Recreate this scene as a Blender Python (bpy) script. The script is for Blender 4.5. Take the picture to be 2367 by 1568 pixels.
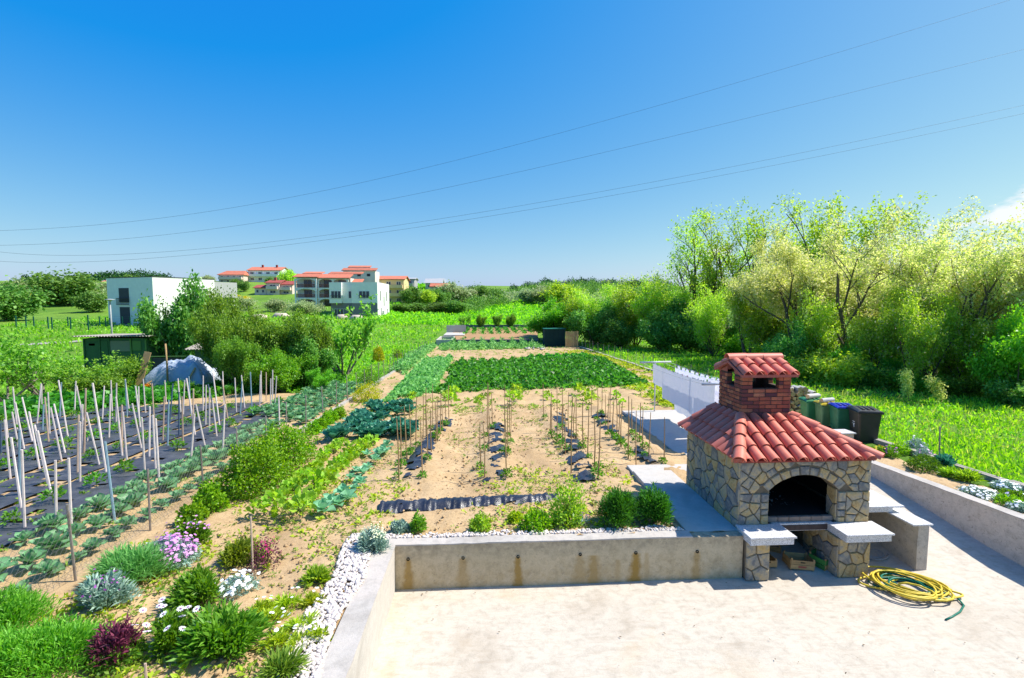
import bpy, bmesh, math, random
import numpy as np
from mathutils import Vector, Matrix, noise
for _o in list(bpy.data.objects): bpy.data.objects.remove(_o)
SC = bpy.context.scene; COL = SC.collection
R = math.radians
# ------------------------------------------------------------ camera
F_PX = 1130.0; CAM_H = 4.7; PITCH = R(4.35); YAW = R(3.45)      # measured on a 2367 x 1568 view of the photograph
cd = bpy.data.cameras.new('camera'); cam = bpy.data.objects.new('camera', cd); COL.objects.link(cam)
cam.location = (0, 0, CAM_H); cam.rotation_euler = (R(90) - PITCH, 0, -YAW)
cd.sensor_width = 36; cd.lens = 36 * F_PX / 2367; cd.clip_start = .1; cd.clip_end = 9000
SC.camera = cam
# ------------------------------------------------------------ sky and sun
SUNV = Vector((.76, .075, 1)).normalized()
EL = math.asin(SUNV.z); AZ = math.atan2(SUNV.x, SUNV.y)
W = bpy.data.worlds.new('World'); SC.world = W; W.use_nodes = True
wn = W.node_tree.nodes; wl = W.node_tree.links; wn.clear()
out = wn.new('ShaderNodeOutputWorld'); bg = wn.new('ShaderNodeBackground'); bg.inputs[1].default_value = .122
sky = wn.new('ShaderNodeTexSky'); sky.sky_type = 'NISHITA'; sky.sun_disc = False
sky.sun_elevation = EL; sky.sun_rotation = AZ; sky.altitude = 50; sky.air_density = 1.0; sky.dust_density = 1.0; sky.ozone_density = 2.0
# the photograph's deep, saturated blue: one colour grade over the whole sky
sp_ = wn.new('ShaderNodeSeparateColor'); hs = wn.new('ShaderNodeCombineColor'); wl.new(sky.outputs[0], sp_.inputs[0])
for ch_, (mul_, add_) in enumerate(((.8, -.98), (.66, .12), (.1, 3.85))):
    m_ = wn.new('ShaderNodeMath'); m_.operation = 'MULTIPLY_ADD'; wl.new(sp_.outputs[ch_], m_.inputs[0]); m_.inputs[1].default_value = mul_; m_.inputs[2].default_value = add_
    x_ = wn.new('ShaderNodeMath'); x_.operation = 'MAXIMUM'; wl.new(m_.outputs[0], x_.inputs[0]); x_.inputs[1].default_value = .06; wl.new(x_.outputs[0], hs.inputs[ch_])
# low cumulus: noise on the view direction, only in a band just above the horizon
tc = wn.new('ShaderNodeTexCoord'); mp = wn.new('ShaderNodeMapping'); mp.inputs['Scale'].default_value = (1, 1, 2.6); mp.inputs['Location'].default_value = (.33, .1, 0)
nz = wn.new('ShaderNodeTexNoise'); nz.inputs['Scale'].default_value = 11; nz.inputs['Detail'].default_value = 9; nz.inputs['Roughness'].default_value = .55
wl.new(tc.outputs['Generated'], mp.inputs[0]); wl.new(mp.outputs[0], nz.inputs['Vector'])
def wmath(op, a, b):
    m = wn.new('ShaderNodeMath'); m.operation = op
    for i, v in enumerate((a, b)):
        if isinstance(v, (int, float)): m.inputs[i].default_value = v
        else: wl.new(v, m.inputs[i])
    return m.outputs[0]
# a few cumulus low over the horizon: noise gathered round some directions
def cloud_at(az, el, rad):
    d = (math.sin(az) * math.cos(el), math.cos(az) * math.cos(el), math.sin(el))
    v = wn.new('ShaderNodeVectorMath'); v.operation = 'SUBTRACT'; wl.new(tc.outputs['Generated'], v.inputs[0]); v.inputs[1].default_value = d
    q = wn.new('ShaderNodeVectorMath'); q.operation = 'MULTIPLY'; wl.new(v.outputs[0], q.inputs[0]); q.inputs[1].default_value = (1, 1, 3.6)
    l = wn.new('ShaderNodeVectorMath'); l.operation = 'LENGTH'; wl.new(q.outputs[0], l.inputs[0])
    m = wn.new('ShaderNodeMapRange'); wl.new(l.outputs['Value'], m.inputs[0])
    for k, v_ in enumerate((0, rad, .42, 0)): m.inputs[k + 1].default_value = v_
    return m.outputs[0]
lobe = None
for az_, el_, rad_ in ((R(43.5), R(6.9), .16), (R(48), R(7.3), .2), (R(54), R(7.2), .2), (R(60), R(7), .22), (R(27), R(5.0), .12), (R(-5.5), R(2.3), .055), (R(88), R(6), .25), (R(140), R(6), .3), (R(-100), R(5), .25)):
    c_ = cloud_at(az_, el_, rad_); lobe = c_ if lobe is None else wmath('MAXIMUM', lobe, c_)
cov = wn.new('ShaderNodeMapRange'); cov.interpolation_type = 'SMOOTHSTEP'
for k, v in enumerate((.76, .9, 0, .92)): cov.inputs[k + 1].default_value = v
wl.new(wmath('ADD', nz.outputs['Fac'], lobe), cov.inputs[0])
mixc = wn.new('ShaderNodeMix'); mixc.data_type = 'RGBA'
wl.new(cov.outputs[0], mixc.inputs['Factor']); wl.new(hs.outputs[0], mixc.inputs['A']); mixc.inputs['B'].default_value = (5.0, 5.15, 5.3, 1)
wl.new(mixc.outputs['Result'], bg.inputs[0]); wl.new(bg.outputs[0], out.inputs[0])
sd = bpy.data.lights.new('sun', 'SUN'); sd.energy = 4.6; sd.angle = R(.53); sd.color = (1, .955, .88)
sun = bpy.data.objects.new('sun', sd); COL.objects.link(sun); sun.location = SUNV * 60
sun.rotation_euler = SUNV.to_track_quat('Z', 'Y').to_euler()
SC.view_settings.view_transform = 'Standard'; SC.view_settings.look = 'None'; SC.view_settings.gamma = 1
SC.view_settings.exposure = .7; SC.view_settings.use_curve_mapping = False
SC.render.engine = 'CYCLES'
try:
    SC.cycles.max_bounces = 6; SC.cycles.transparent_max_bounces = 6
except Exception: pass

# ------------------------------------------------------------ finding places on the ground
FW = np.array([math.sin(YAW) * math.cos(PITCH), math.cos(YAW) * math.cos(PITCH), -math.sin(PITCH)])
RT = np.array([math.cos(YAW), -math.sin(YAW), 0]); UP = np.cross(RT, FW); CP = np.array([0, 0, CAM_H])
def ray(px, py): return FW * F_PX + RT * (px - 1183.5) + UP * (784 - py)
def aty(px, py, y): r = ray(px, py); return Vector(CP + r * y / r[1])
def atz(px, py, z): r = ray(px, py); return Vector(CP + r * (z - CAM_H) / r[2])
def sstep(a, b, t):
    t = np.clip((t - a) / (b - a), 0, 1); return t * t * (3 - 2 * t)
YC = [-50, 8, 58, 64, 85, 120, 160, 200, 300, 450, 700, 1500, 4000]
ZC = [1.6, .72, -.58, -.25, .35, 1.3, 2.6, 5.2, 10, 20, 24, 16, 0]
YL = [-50, 8, 34, 48, 56, 70, 80, 105, 130, 150, 165, 200, 260, 400, 1500, 4000]
ZL = [1.6, .72, .1, -.05, 0, .6, 1.0, 1.7, 3.6, 5.2, 7.2, 12.6, 15, 14, 12, 0]
def zt(x, y):
    a = np.interp(y, YC, ZC); b = np.interp(y, YL, ZL)
    t = 1 - np.clip((x + 42) / 42, 0, 1); t = t * t * (3 - 2 * t)
    return a * (1 - t) + b * t
def G(px, py):
    r = ray(px, py) / F_PX; t = 3.0
    for _ in range(600):
        p = CP + r * t
        if p[2] <= zt(p[0], p[1]): break
        t *= 1.015
    lo, hi = t / 1.015, t
    for _ in range(16):
        m = (lo + hi) / 2; p = CP + r * m
        if p[2] <= zt(p[0], p[1]): hi = m
        else: lo = m
    p = CP + r * hi; return Vector((p[0], p[1], zt(p[0], p[1])))
def seat(x, y, dz=0): return Vector((x, y, float(zt(x, y)) + dz))

# ------------------------------------------------------------ materials
def lin(h):
    c = [int(h[i:i + 2], 16) / 255 for i in (0, 2, 4)]
    return tuple(v / 12.92 if v <= .04045 else ((v + .055) / 1.055) ** 2.4 for v in c)
class NT:
    def __init__(s, name):
        s.m = bpy.data.materials.new(name); s.m.use_nodes = True; s.t = s.m.node_tree; s.n = s.t.nodes; s.l = s.t.links; s.n.clear()
        s.out = s.n.new('ShaderNodeOutputMaterial')
    def new(s, ty, **kw):
        n = s.n.new('ShaderNode' + ty)
        for k, v in kw.items(): setattr(n, k, v)
        return n
    def link(s, a, b): s.l.new(a, b)
    def obj(s): return s.new('TexCoord').outputs['Object']
    def noise(s, scale, detail=5, rough=.55, vec=None, dist=0):
        n = s.new('TexNoise'); n.inputs['Scale'].default_value = scale; n.inputs['Detail'].default_value = detail; n.inputs['Roughness'].default_value = rough; n.inputs['Distortion'].default_value = dist
        if vec: s.link(vec, n.inputs['Vector'])
        return n.outputs['Fac']
    def ramp(s, fac, stops):
        r = s.new('ValToRGB'); e = r.color_ramp.elements
        while len(e) < len(stops): e.new(.5)
        for i, (p, c) in enumerate(stops): e[i].position = p; e[i].color = (*c, 1) if len(c) == 3 else c
        s.link(fac, r.inputs[0]); return r.outputs['Color']
    def mix(s, f, a, b, mode='MIX'):
        m = s.new('Mix', data_type='RGBA', blend_type=mode)
        for nm, v in (('Factor', f), ('A', a), ('B', b)):
            if isinstance(v, (int, float)): m.inputs[nm].default_value = v
            elif isinstance(v, tuple): m.inputs[nm].default_value = (*v, 1)
            else: s.link(v, m.inputs[nm])
        return m.outputs['Result']
    def map(s, v, a, b, c=0, d=1):
        m = s.new('MapRange'); s.link(v, m.inputs[0])
        for i, q in enumerate((a, b, c, d)): m.inputs[i + 1].default_value = q
        return m.outputs[0]
    def bump(s, h, st=.4, d=.02):
        b = s.new('Bump'); b.inputs['Strength'].default_value = st; b.inputs['Distance'].default_value = d; s.link(h, b.inputs['Height']); return b.outputs[0]
    def bsdf(s, col, rough=.8, bump=None, spec=.3, metal=0, coat=0):
        p = s.new('BsdfPrincipled')
        if isinstance(col, tuple): p.inputs['Base Color'].default_value = (*col, 1)
        else: s.link(col, p.inputs['Base Color'])
        if isinstance(rough, (int, float)): p.inputs['Roughness'].default_value = rough
        else: s.link(rough, p.inputs['Roughness'])
        p.inputs['Specular IOR Level'].default_value = spec; p.inputs['Metallic'].default_value = metal; p.inputs['Coat Weight'].default_value = coat
        if bump: s.link(bump, p.inputs['Normal'])
        s.link(p.outputs[0], s.out.inputs[0]); return p
def pmat(name, c, var=.12, scale=6, rough=.7, bump=.15, spec=.3, metal=0, c2=None, bs=40):
    t = NT(name); o = t.obj(); n = t.noise(scale, 6, .6, o)
    c2 = c2 or tuple(v * .65 for v in c)
    col = t.ramp(n, [(.5 - .5 * min(1, 4 * var) * .6, c2), (.5 + .3, c)]) if var else c
    oi = t.new('ObjectInfo'); hsv = t.new('HueSaturation'); t.link(t.map(oi.outputs['Random'], 0, 1, 1 - var, 1 + var), hsv.inputs['Value'])
    if isinstance(col, tuple): hsv.inputs['Color'].default_value = (*col, 1)
    else: t.link(col, hsv.inputs['Color'])
    b = t.bump(t.noise(bs, 4, .6, o), bump, .01) if bump else None
    t.bsdf(hsv.outputs[0], rough, b, spec, metal); return t.m
def leafmat(name, a, b, trans=.45, rough=.45, c=None, spec=.35):
    """foliage: every leaf its own tint between a and b (and a few of c), a share of light passes through"""
    t = NT(name); g = t.new('NewGeometry'); oi = t.new('ObjectInfo')
    st = [(0, a), (.8, b)] + ([(.88, b), (.95, c)] if c else [])
    col = t.ramp(g.outputs['Random Per Island'], st)
    hsv = t.new('HueSaturation'); t.link(col, hsv.inputs['Color']); t.link(t.map(oi.outputs['Random'], 0, 1, .84, 1.14), hsv.inputs['Value']); t.link(t.map(oi.outputs['Random'], 0, 1, .488, .512), hsv.inputs['Hue'])
    p = t.new('BsdfPrincipled'); t.link(hsv.outputs[0], p.inputs['Base Color']); p.inputs['Roughness'].default_value = rough; p.inputs['Specular IOR Level'].default_value = spec
    tr = t.new('BsdfTranslucent'); h2 = t.new('HueSaturation'); h2.inputs['Saturation'].default_value = 1.1; h2.inputs['Value'].default_value = 1.6; h2.inputs['Hue'].default_value = .488
    t.link(hsv.outputs[0], h2.inputs['Color']); t.link(h2.outputs[0], tr.inputs['Color'])
    mx = t.new('MixShader'); mx.inputs[0].default_value = trans; t.link(p.outputs[0], mx.inputs[1]); t.link(tr.outputs[0], mx.inputs[2]); t.link(mx.outputs[0], t.out.inputs[0])
    return t.m
M = {}
def LM(k, a, b, *r, **kw): M[k] = leafmat(k, lin(a), lin(b), *r, **{q: (lin(v) if q == 'c' else v) for q, v in kw.items()})
# ------------------------------------------------------------ mesh building
class MB:
    def __init__(s): s.v = []; s.f = []
    def add(s, v, f):
        k = len(s.v); s.v += [tuple(q) for q in v]; s.f += [tuple(i + k for i in q) for q in f]; return s
    def box(s, x0, x1, y0, y1, z0, z1):
        return s.add([(x0, y0, z0), (x1, y0, z0), (x1, y1, z0), (x0, y1, z0), (x0, y0, z1), (x1, y0, z1), (x1, y1, z1), (x0, y1, z1)],
                     [(0, 3, 2, 1), (4, 5, 6, 7), (0, 1, 5, 4), (1, 2, 6, 5), (2, 3, 7, 6), (3, 0, 4, 7)])
    def tube(s, pts, r, n=6, cap=True):
        pts = [Vector(p) for p in pts]; k = len(s.v); rr = r if isinstance(r, (list, tuple)) else [r] * len(pts)
        side = None
        for i, p in enumerate(pts):
            d = (pts[min(i + 1, len(pts) - 1)] - pts[max(i - 1, 0)])
            if d.length < 1e-9: d = Vector((0, 0, 1))
            d.normalize()
            if side is None or abs(side.dot(d)) > .95:
                side = d.cross(Vector((0, 0, 1)) if abs(d.z) < .9 else Vector((1, 0, 0)))
            side = (side - d * side.dot(d)).normalized(); u = d.cross(side)
            for j in range(n):
                a = 2 * math.pi * j / n; q = p + (side * math.cos(a) + u * math.sin(a)) * rr[i]; s.v.append(tuple(q))
        for i in range(len(pts) - 1):
            for j in range(n):
                a = k + i * n + j; b = k + i * n + (j + 1) % n; s.f.append((a, b, b + n, a + n))
        if cap:
            s.f.append(tuple(k + j for j in reversed(range(n)))); s.f.append(tuple(k + (len(pts) - 1) * n + j for j in range(n)))
        return s
    def lathe(s, prof, n=16, c=(0, 0, 0)):
        k = len(s.v)
        for r, z in prof:
            for j in range(n):
                a = 2 * math.pi * j / n; s.v.append((c[0] + r * math.cos(a), c[1] + r * math.sin(a), c[2] + z))
        for i in range(len(prof) - 1):
            for j in range(n):
                a = k + i * n + j; b = k + i * n + (j + 1) % n; s.f.append((a, b, b + n, a + n))
        return s
    def xf(s, m): s.v = [tuple(m @ Vector(q)) for q in s.v]; return s
    def build(s, name, mat, parent=None, smooth=False, bev=0):
        me = bpy.data.meshes.new(name); me.from_pydata(s.v, [], s.f); me.update()
        if bev:
            bm = bmesh.new(); bm.from_mesh(me); bmesh.ops.bevel(bm, geom=bm.edges[:], offset=bev, segments=1, affect='EDGES', profile=.5); bm.to_mesh(me); bm.free()
        return link(name, me, mat, parent, smooth)
def link(name, me, mat, parent=None, smooth=False):
    o = bpy.data.objects.new(name, me); COL.objects.link(o)
    if mat and not me.materials: me.materials.append(M[mat] if isinstance(mat, str) else mat)
    if smooth: me.polygons.foreach_set('use_smooth', [True] * len(me.polygons))
    if parent: o.parent = parent
    return o
def npmesh(name, V, Fq):
    """mesh from numpy vertex (n,3) and quad/tri (m,k) arrays"""
    me = bpy.data.meshes.new(name); V = np.ascontiguousarray(V, np.float32); Fq = np.ascontiguousarray(Fq, np.int32)
    me.vertices.add(len(V)); me.vertices.foreach_set('co', V.ravel()); me.loops.add(Fq.size); me.loops.foreach_set('vertex_index', Fq.ravel())
    me.polygons.add(len(Fq)); me.polygons.foreach_set('loop_start', np.arange(0, Fq.size, Fq.shape[1], dtype=np.int32))
    me.polygons.foreach_set('loop_total', np.full(len(Fq), Fq.shape[1], np.int32)); me.update(calc_edges=True); return me
def empty(name, loc=(0, 0, 0), rz=0):
    o = bpy.data.objects.new(name, None); COL.objects.link(o); o.location = loc; o.rotation_euler = (0, 0, rz); o.empty_display_size = .2; return o
def tag(o, label=None, cat=None, group=None, kind=None):
    for k, v in (('label', label), ('category', cat), ('group', group), ('kind', kind)):
        if v: o[k] = v
    return o
def copy_tree(o, parent=None):
    c = o.copy(); COL.objects.link(c)
    if parent: c.parent = parent
    for ch in list(o.children): copy_tree(ch, c)
    return c
class Proto:
    """first call moves the thing itself, later calls copy it with its parts"""
    def __init__(s, o): s.o = o; s.used = False
    def put(s, loc, rz=0, sc=1, label=None, group=None, tilt=(0, 0)):
        o = copy_tree(s.o) if s.used else s.o; s.used = True
        o.location = loc; o.rotation_euler = (tilt[0], tilt[1], rz); o.scale = (sc, sc, sc) if not isinstance(sc, tuple) else sc
        if label: o['label'] = label
        if group: o['group'] = group
        return o
# ------------------------------------------------------------ leaves and branches
RNG = np.random.default_rng(7); random.seed(7)
def unit(a): return a / np.maximum(np.linalg.norm(a, axis=-1, keepdims=True), 1e-9)
def rdir(n, zb=0.0):
    d = RNG.normal(size=(n, 3)); d[:, 2] += zb; return unit(d)
def leaves(P, D, L, Wd, fold=.12, droop=0, N=None):
    """one folded kite-shaped leaf per point: base P, axis D"""
    n = len(P); P = np.asarray(P, float); D = unit(np.asarray(D, float)); L = np.broadcast_to(L, (n,))[:, None]; Wd = np.broadcast_to(Wd, (n,))[:, None]
    if N is None: N = RNG.normal(size=(n, 3)) * .6 + np.array([0, 0, 1.0])
    S = unit(np.cross(D, N)); N = unit(np.cross(S, D)); mid = P + D * L * .5
    tip = P + D * L + np.array([0, 0, -1.0]) * droop * L
    V = np.stack([P, mid + S * Wd * .5 + N * fold * L, tip, mid - S * Wd * .5 + N * fold * L], 1).reshape(-1, 3)
    return V, np.arange(4 * n).reshape(n, 4)
def join(parts):
    V = []; Fq = []; k = 0
    for v, f in parts: V.append(v); Fq.append(f + k); k += len(v)
    return np.concatenate(V), np.concatenate(Fq)
def grow(base, h, n_stem, spread, levels=3, r0=.1, up=.35, seed=1, seg=4, lean=(0, 0), kids=(3, 4), start=.35, ratio=.62, wob=.25):
    """branch skeleton: list of (points, radii); also twig points"""
    rd = random.Random(seed); br = []; tips = []
    def branch(p, d, ln, r, lev):
        pts = [p.copy()]; rr = [r]; q = p.copy(); dd = d.copy()
        for i in range(seg):
            dd = (dd + Vector((rd.uniform(-1, 1), rd.uniform(-1, 1), rd.uniform(-.6, .8) + up * .3)) * wob).normalized()
            q = q + dd * ln / seg; pts.append(q.copy()); rr.append(r * (1 - .55 * (i + 1) / seg))
        br.append((pts, rr))
        if lev <= 1:
            for i in range(1, seg + 1): tips.append((pts[i], dd.copy(), lev))
        if lev > 0:
            for k in range(rd.randint(*kids)):
                f = start + (1 - start) * (k + rd.random()) / kids[1]; f = min(f, .999); i = int(f * seg); u = f * seg - i
                o = pts[i].lerp(pts[i + 1], u); a = rd.uniform(0, 2 * math.pi)
                side = Vector((math.cos(a), math.sin(a), rd.uniform(-.1, .5) + up * .6))
                nd = (dd * .75 + side.normalized() * rd.uniform(.6, 1.0)).normalized()
                branch(o, nd, ln * ratio * rd.uniform(.75, 1.15), rr[i] * .55, lev - 1)
    for k in range(n_stem):
        a = 2 * math.pi * (k + rd.random() * .6) / n_stem
        d = Vector((math.cos(a) * spread + lean[0], math.sin(a) * spread + lean[1], 1)).normalized()
        branch(Vector(base) + Vector((math.cos(a), math.sin(a), 0)) * r0 * (1 if n_stem > 1 else 0), d, h * rd.uniform(.85, 1.1), r0, levels)
    return br, tips
def wood_mesh(name, br, n=5, rmin=0.0):
    m = MB()
    for pts, rr in br:
        if rr[0] >= rmin: m.tube(pts, rr, n, cap=False)
    me = bpy.data.meshes.new(name); me.from_pydata(m.v, [], m.f); me.update(); me.polygons.foreach_set('use_smooth', [True] * len(me.polygons)); return me

ONES = ['', 'first', 'second', 'third', 'fourth', 'fifth', 'sixth', 'seventh', 'eighth', 'ninth', 'tenth', 'eleventh', 'twelfth', 'thirteenth', 'fourteenth', 'fifteenth', 'sixteenth', 'seventeenth', 'eighteenth', 'nineteenth']
TENS = {2: ('twentieth', 'twenty'), 3: ('thirtieth', 'thirty'), 4: ('fortieth', 'forty'), 5: ('fiftieth', 'fifty'), 6: ('sixtieth', 'sixty')}
def nth(n):
    if n < 20: return ONES[n]
    a, b = divmod(n, 10); return TENS[a][0] if b == 0 else TENS[a][1] + '-' + ONES[b]
# ------------------------------------------------------------ materials of the setting
def mk_concrete(name, base, dark, warm, stain=None, mott=.5, fine=55):
    t = NT(name); o = t.obj(); n1 = t.noise(.9, 7, .62, o, .6); n2 = t.noise(7, 8, .68, o, .3); n3 = t.noise(fine, 5, .7, o)
    c = t.ramp(n1, [(.3, dark), (.47, base), (.68, warm)])
    c = t.mix(t.map(n2, .47, .68, 0, mott), c, tuple(v * .62 for v in dark))
    c = t.mix(t.map(n3, .3, .7, .28, 0), c, tuple(v * .5 for v in dark))
    if stain: c = stain(t, o, c)
    t.bsdf(c, .85, t.bump(t.noise(fine * .7, 6, .7, o), .35, .012), .25); M[name] = t.m
def pat(t, o, c):
    mp_ = t.new('Mapping'); mp_.inputs['Scale'].default_value = (1, 5, 1); mp_.inputs['Rotation'].default_value = (0, 0, .5); t.link(o, mp_.inputs[0])
    c = t.mix(t.map(t.noise(3.2, 8, .72, mp_.outputs[0], .8), .5, .68, 0, .5), c, (.36, .29, .215))
    return t.mix(t.map(t.noise(.55, 4, .6, o, 1.5), .56, .72, 0, .3), c, (.5, .37, .22))
mk_concrete('patio_concrete', (.565, .505, .415), (.465, .4, .315), (.6, .53, .43), pat, .45)
mk_concrete('wall_top', (.5, .46, .415), (.38, .345, .305), (.54, .48, .425), None, .4)
mk_concrete('slab_concrete', (.53, .5, .455), (.43, .4, .36), (.55, .5, .44), None, .25)
HOLES = [aty(845.3 + x / 3.111, 1141.3 + y / 3.111, 7.76) for x, y in [(305, 470), (700, 462), (1095, 453), (1542, 436), (1942, 425)]] + [aty(1563.9 + 140 / 2.948, 1048.3 + 668 / 2.948, 7.76)]
def rust(t, o, c):
    s = t.new('SeparateXYZ'); t.link(o, s.inputs[0]); nn = t.noise(9, 5, .6, o, .5)
    def mth(op, a, b=None):
        m = t.new('Math', operation=op)
        for i, v in enumerate((a, b)):
            if v is None: continue
            if isinstance(v, (int, float)): m.inputs[i].default_value = v
            else: t.link(v, m.inputs[i])
        return m.outputs[0]
    tot = None
    runs = [(h.x, h.z, .05 + .03 * ((h.x * 7.3) % 1), .1 + .18 * ((h.x * 3.7) % 1), .35 + .5 * ((h.x * 5.1) % 1)) for h in HOLES] + [(HOLES[3].x + .23, HOLES[3].z - .02, .1, .13, .6), (HOLES[4].x - .3, HOLES[4].z - .1, .05, .1, .35), (HOLES[4].x + .19, HOLES[4].z, .04, .1, .35)]
    for hx, hz, w0, wg, amp in runs:
        drop = mth('SUBTRACT', hz, s.outputs['Z']); wd = mth('MULTIPLY_ADD', drop, wg)
        t.n[-1].inputs[2].default_value = w0
        dx = mth('DIVIDE', mth('ABSOLUTE', mth('SUBTRACT', s.outputs['X'], hx)), wd)
        dx = mth('ADD', dx, mth('MULTIPLY', mth('SUBTRACT', nn, .5), 1.4))
        a = t.map(dx, .35, 1.15, amp, 0); a = mth('MULTIPLY', a, t.map(drop, -.005, .02, 0, 1))
        tot = a if tot is None else mth('MAXIMUM', tot, a)
    low = t.map(s.outputs['Z'], .05, .55, .35, 0); tot = mth('MAXIMUM', tot, mth('MULTIPLY', low, t.map(nn, .35, .7, 0, 1)))
    c = t.mix(tot, c, (.3, .17, .015))
    c = t.mix(mth('MULTIPLY', t.map(s.outputs['Z'], .5, .76, 0, .75), t.map(nn, .38, .62, .1, 1)), c, (.22, .18, .13))
    pit = t.map(t.noise(26, 6, .75, o, 1.2), .57, .63, 0, .45)
    return t.mix(pit, c, (.14, .12, .1))
mk_concrete('wall_concrete', (.58, .475, .31), (.45, .365, .225), (.62, .51, .34), rust, .5, 40)
def pits(t, o, c): return t.mix(t.map(t.noise(17, 6, .75, o, 1.4), .56, .63, 0, .6), c, (.16, .14, .12))
mk_concrete('wall_pitted', (.58, .52, .44), (.46, .4, .33), (.58, .5, .42), pits, .5, 40)
def mk_soil(name, a, b, d):
    t = NT(name); o = t.obj(); c = t.ramp(t.noise(1.3, 6, .6, o), [(.3, a), (.7, b)])
    c = t.mix(t.map(t.noise(14, 7, .7, o), .48, .7, 0, .7), c, d); c = t.mix(t.map(t.noise(.45, 5, .6, o, .8), .5, .66, 0, .35), c, d)
    t.bsdf(c, .95, t.bump(t.noise(24, 7, .7, o), .6, .03), .1); M[name] = t.m
mk_soil('soil', (.43, .295, .155), (.55, .395, .225), (.27, .165, .08))
mk_soil('soil_red', (.36, .215, .1), (.43, .27, .14), (.25, .14, .07))
def mk_grass():
    t = NT('grass_ground'); o = t.obj()
    c = t.ramp(t.noise(.035, 5, .6, o), [(.32, (.085, .19, .02)), (.5, (.15, .29, .03)), (.66, (.22, .34, .04))])
    c = t.mix(t.map(t.noise(.5, 7, .65, o), .45, .7, 0, .55), c, (.07, .14, .016))
    c = t.mix(t.map(t.noise(6, 6, .7, o), .45, .75, 0, .5), c, (.08, .14, .02))
    c = t.mix(t.map(t.noise(.16, 6, .6, o), .6, .72, 0, .4), c, (.3, .32, .05))
    t.bsdf(c, .9, t.bump(t.noise(5, 7, .75, o), .9, .12), .15); M['grass_ground'] = t.m
mk_grass()
M['road'] = pmat('road', (.5, .46, .42), .1, 1.2, .9, .1)
# ------------------------------------------------------------ ground sheet
def axis(a, b, st, far, g): 
    v = list(np.arange(a, b + 1e-6, st)); s = st
    while v[-1] < far: s *= g; v.append(v[-1] + s)
    return v
PX0, PX1, PY = -1.62, 9.85, 8.0
ys = sorted(set([round(v, 3) for v in [-12, -6, -2] + axis(0, 64, 1.0, 4200, 1.09)] + [7.86, 7.9, 12.3, 12.4]))
xp = axis(0, 40, 1.6, 4200, 1.13); xs = sorted(set([round(-v, 3) for v in xp] + [round(v, 3) for v in xp] + [-1.7, -1.63, 4.5, 4.56, 9.72, 9.76]))
X, Y = np.meshgrid(xs, ys); Z = zt(X, Y)
d = np.hypot(X, Y)
und = np.array([[noise.noise((x * .03, y * .03, 0)) * .8 + noise.noise((x * .008, y * .008, 3)) * 1.2 for x in xs] for y in ys])
Z = Z + und * np.clip((Y - 110) / 200, 0, 1)
low = ((X > -1.66) & (X < 9.75) & (Y < 7.88)) | ((X > 4.53) & (X < 9.75) & (Y < 12.35))
Z = np.where(low, -.5, Z - .02 - .12 * ((X > -22) & (X < 10.8) & (Y < 56)))
nx, ny = len(xs), len(ys); I = np.arange(nx * ny).reshape(ny, nx)
Fq = np.stack([I[:-1, :-1], I[:-1, 1:], I[1:, 1:], I[1:, :-1]], -1).reshape(-1, 4)
g = link('ground', npmesh('ground', np.stack([X, Y, Z], -1).reshape(-1, 3), Fq), 'grass_ground', None, True); tag(g, kind='structure')
# ------------------------------------------------------------ bare soil, clods and shallow furrows as geometry
def soil_sheet(name, xs, ys, mat, keep, amp=1.0, furrow=None):
    V = []; idx = {}; Fc = []
    for j, y in enumerate(ys):
        for i, x in enumerate(xs):
            a = noise.noise((x * 1.1, y * 1.1, 0)) * .05 + noise.noise((x * 4, y * 4, 5)) * .035 + max(0, noise.noise((x * 9, y * 9, 9))) * .035
            z = float(zt(x, y)) + a * amp + (furrow(x, y) if furrow else 0)
            V.append((x, y, z))
    n = len(xs)
    for j in range(len(ys) - 1):
        for i in range(n - 1):
            if keep((xs[i] + xs[i + 1]) / 2, (ys[j] + ys[j + 1]) / 2): Fc.append((j * n + i, j * n + i + 1, (j + 1) * n + i + 1, (j + 1) * n + i))
    return tag(link(name, npmesh(name, np.array(V), np.array(Fc)), mat, None, True), kind='structure')
BED = [-1.45, .35, 2.55, 4.55]            # centre lines of the four staked beds
def furrow(x, y):
    z = 0
    if 10.6 < y < 19:
        for b in BED: z += .1 * math.exp(-((x - b) / .42) ** 2) * min(1, (y - 10.6) / .4)
    if 8.9 < y < 10.1 and -2.2 < x < 3: z += .07 * math.exp(-((y - 9.55) / .22) ** 2)
    return z
gxs = list(np.arange(-5.78, 10.95, .13)); gys = list(np.arange(4.4, 20, .13)) + list(np.arange(20, 57.5, .45))
soil_sheet('garden_soil', gxs, gys, 'soil', lambda x, y: not (x > -1.69 and y < 7.93) and not (x > 4.5 and y < 10.3 and x < 9.7) and not (x > 6.6 and y < 12.3 and x < 9.7) and not (5.35 < x < 9.6 and y < 17.8 and y > 12), 1.5, furrow)
soil_sheet('field_soil', list(np.arange(-21, -5.5, .24)), list(np.arange(4.4, 24, .24)), 'soil', lambda x, y: True, .8)
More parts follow.
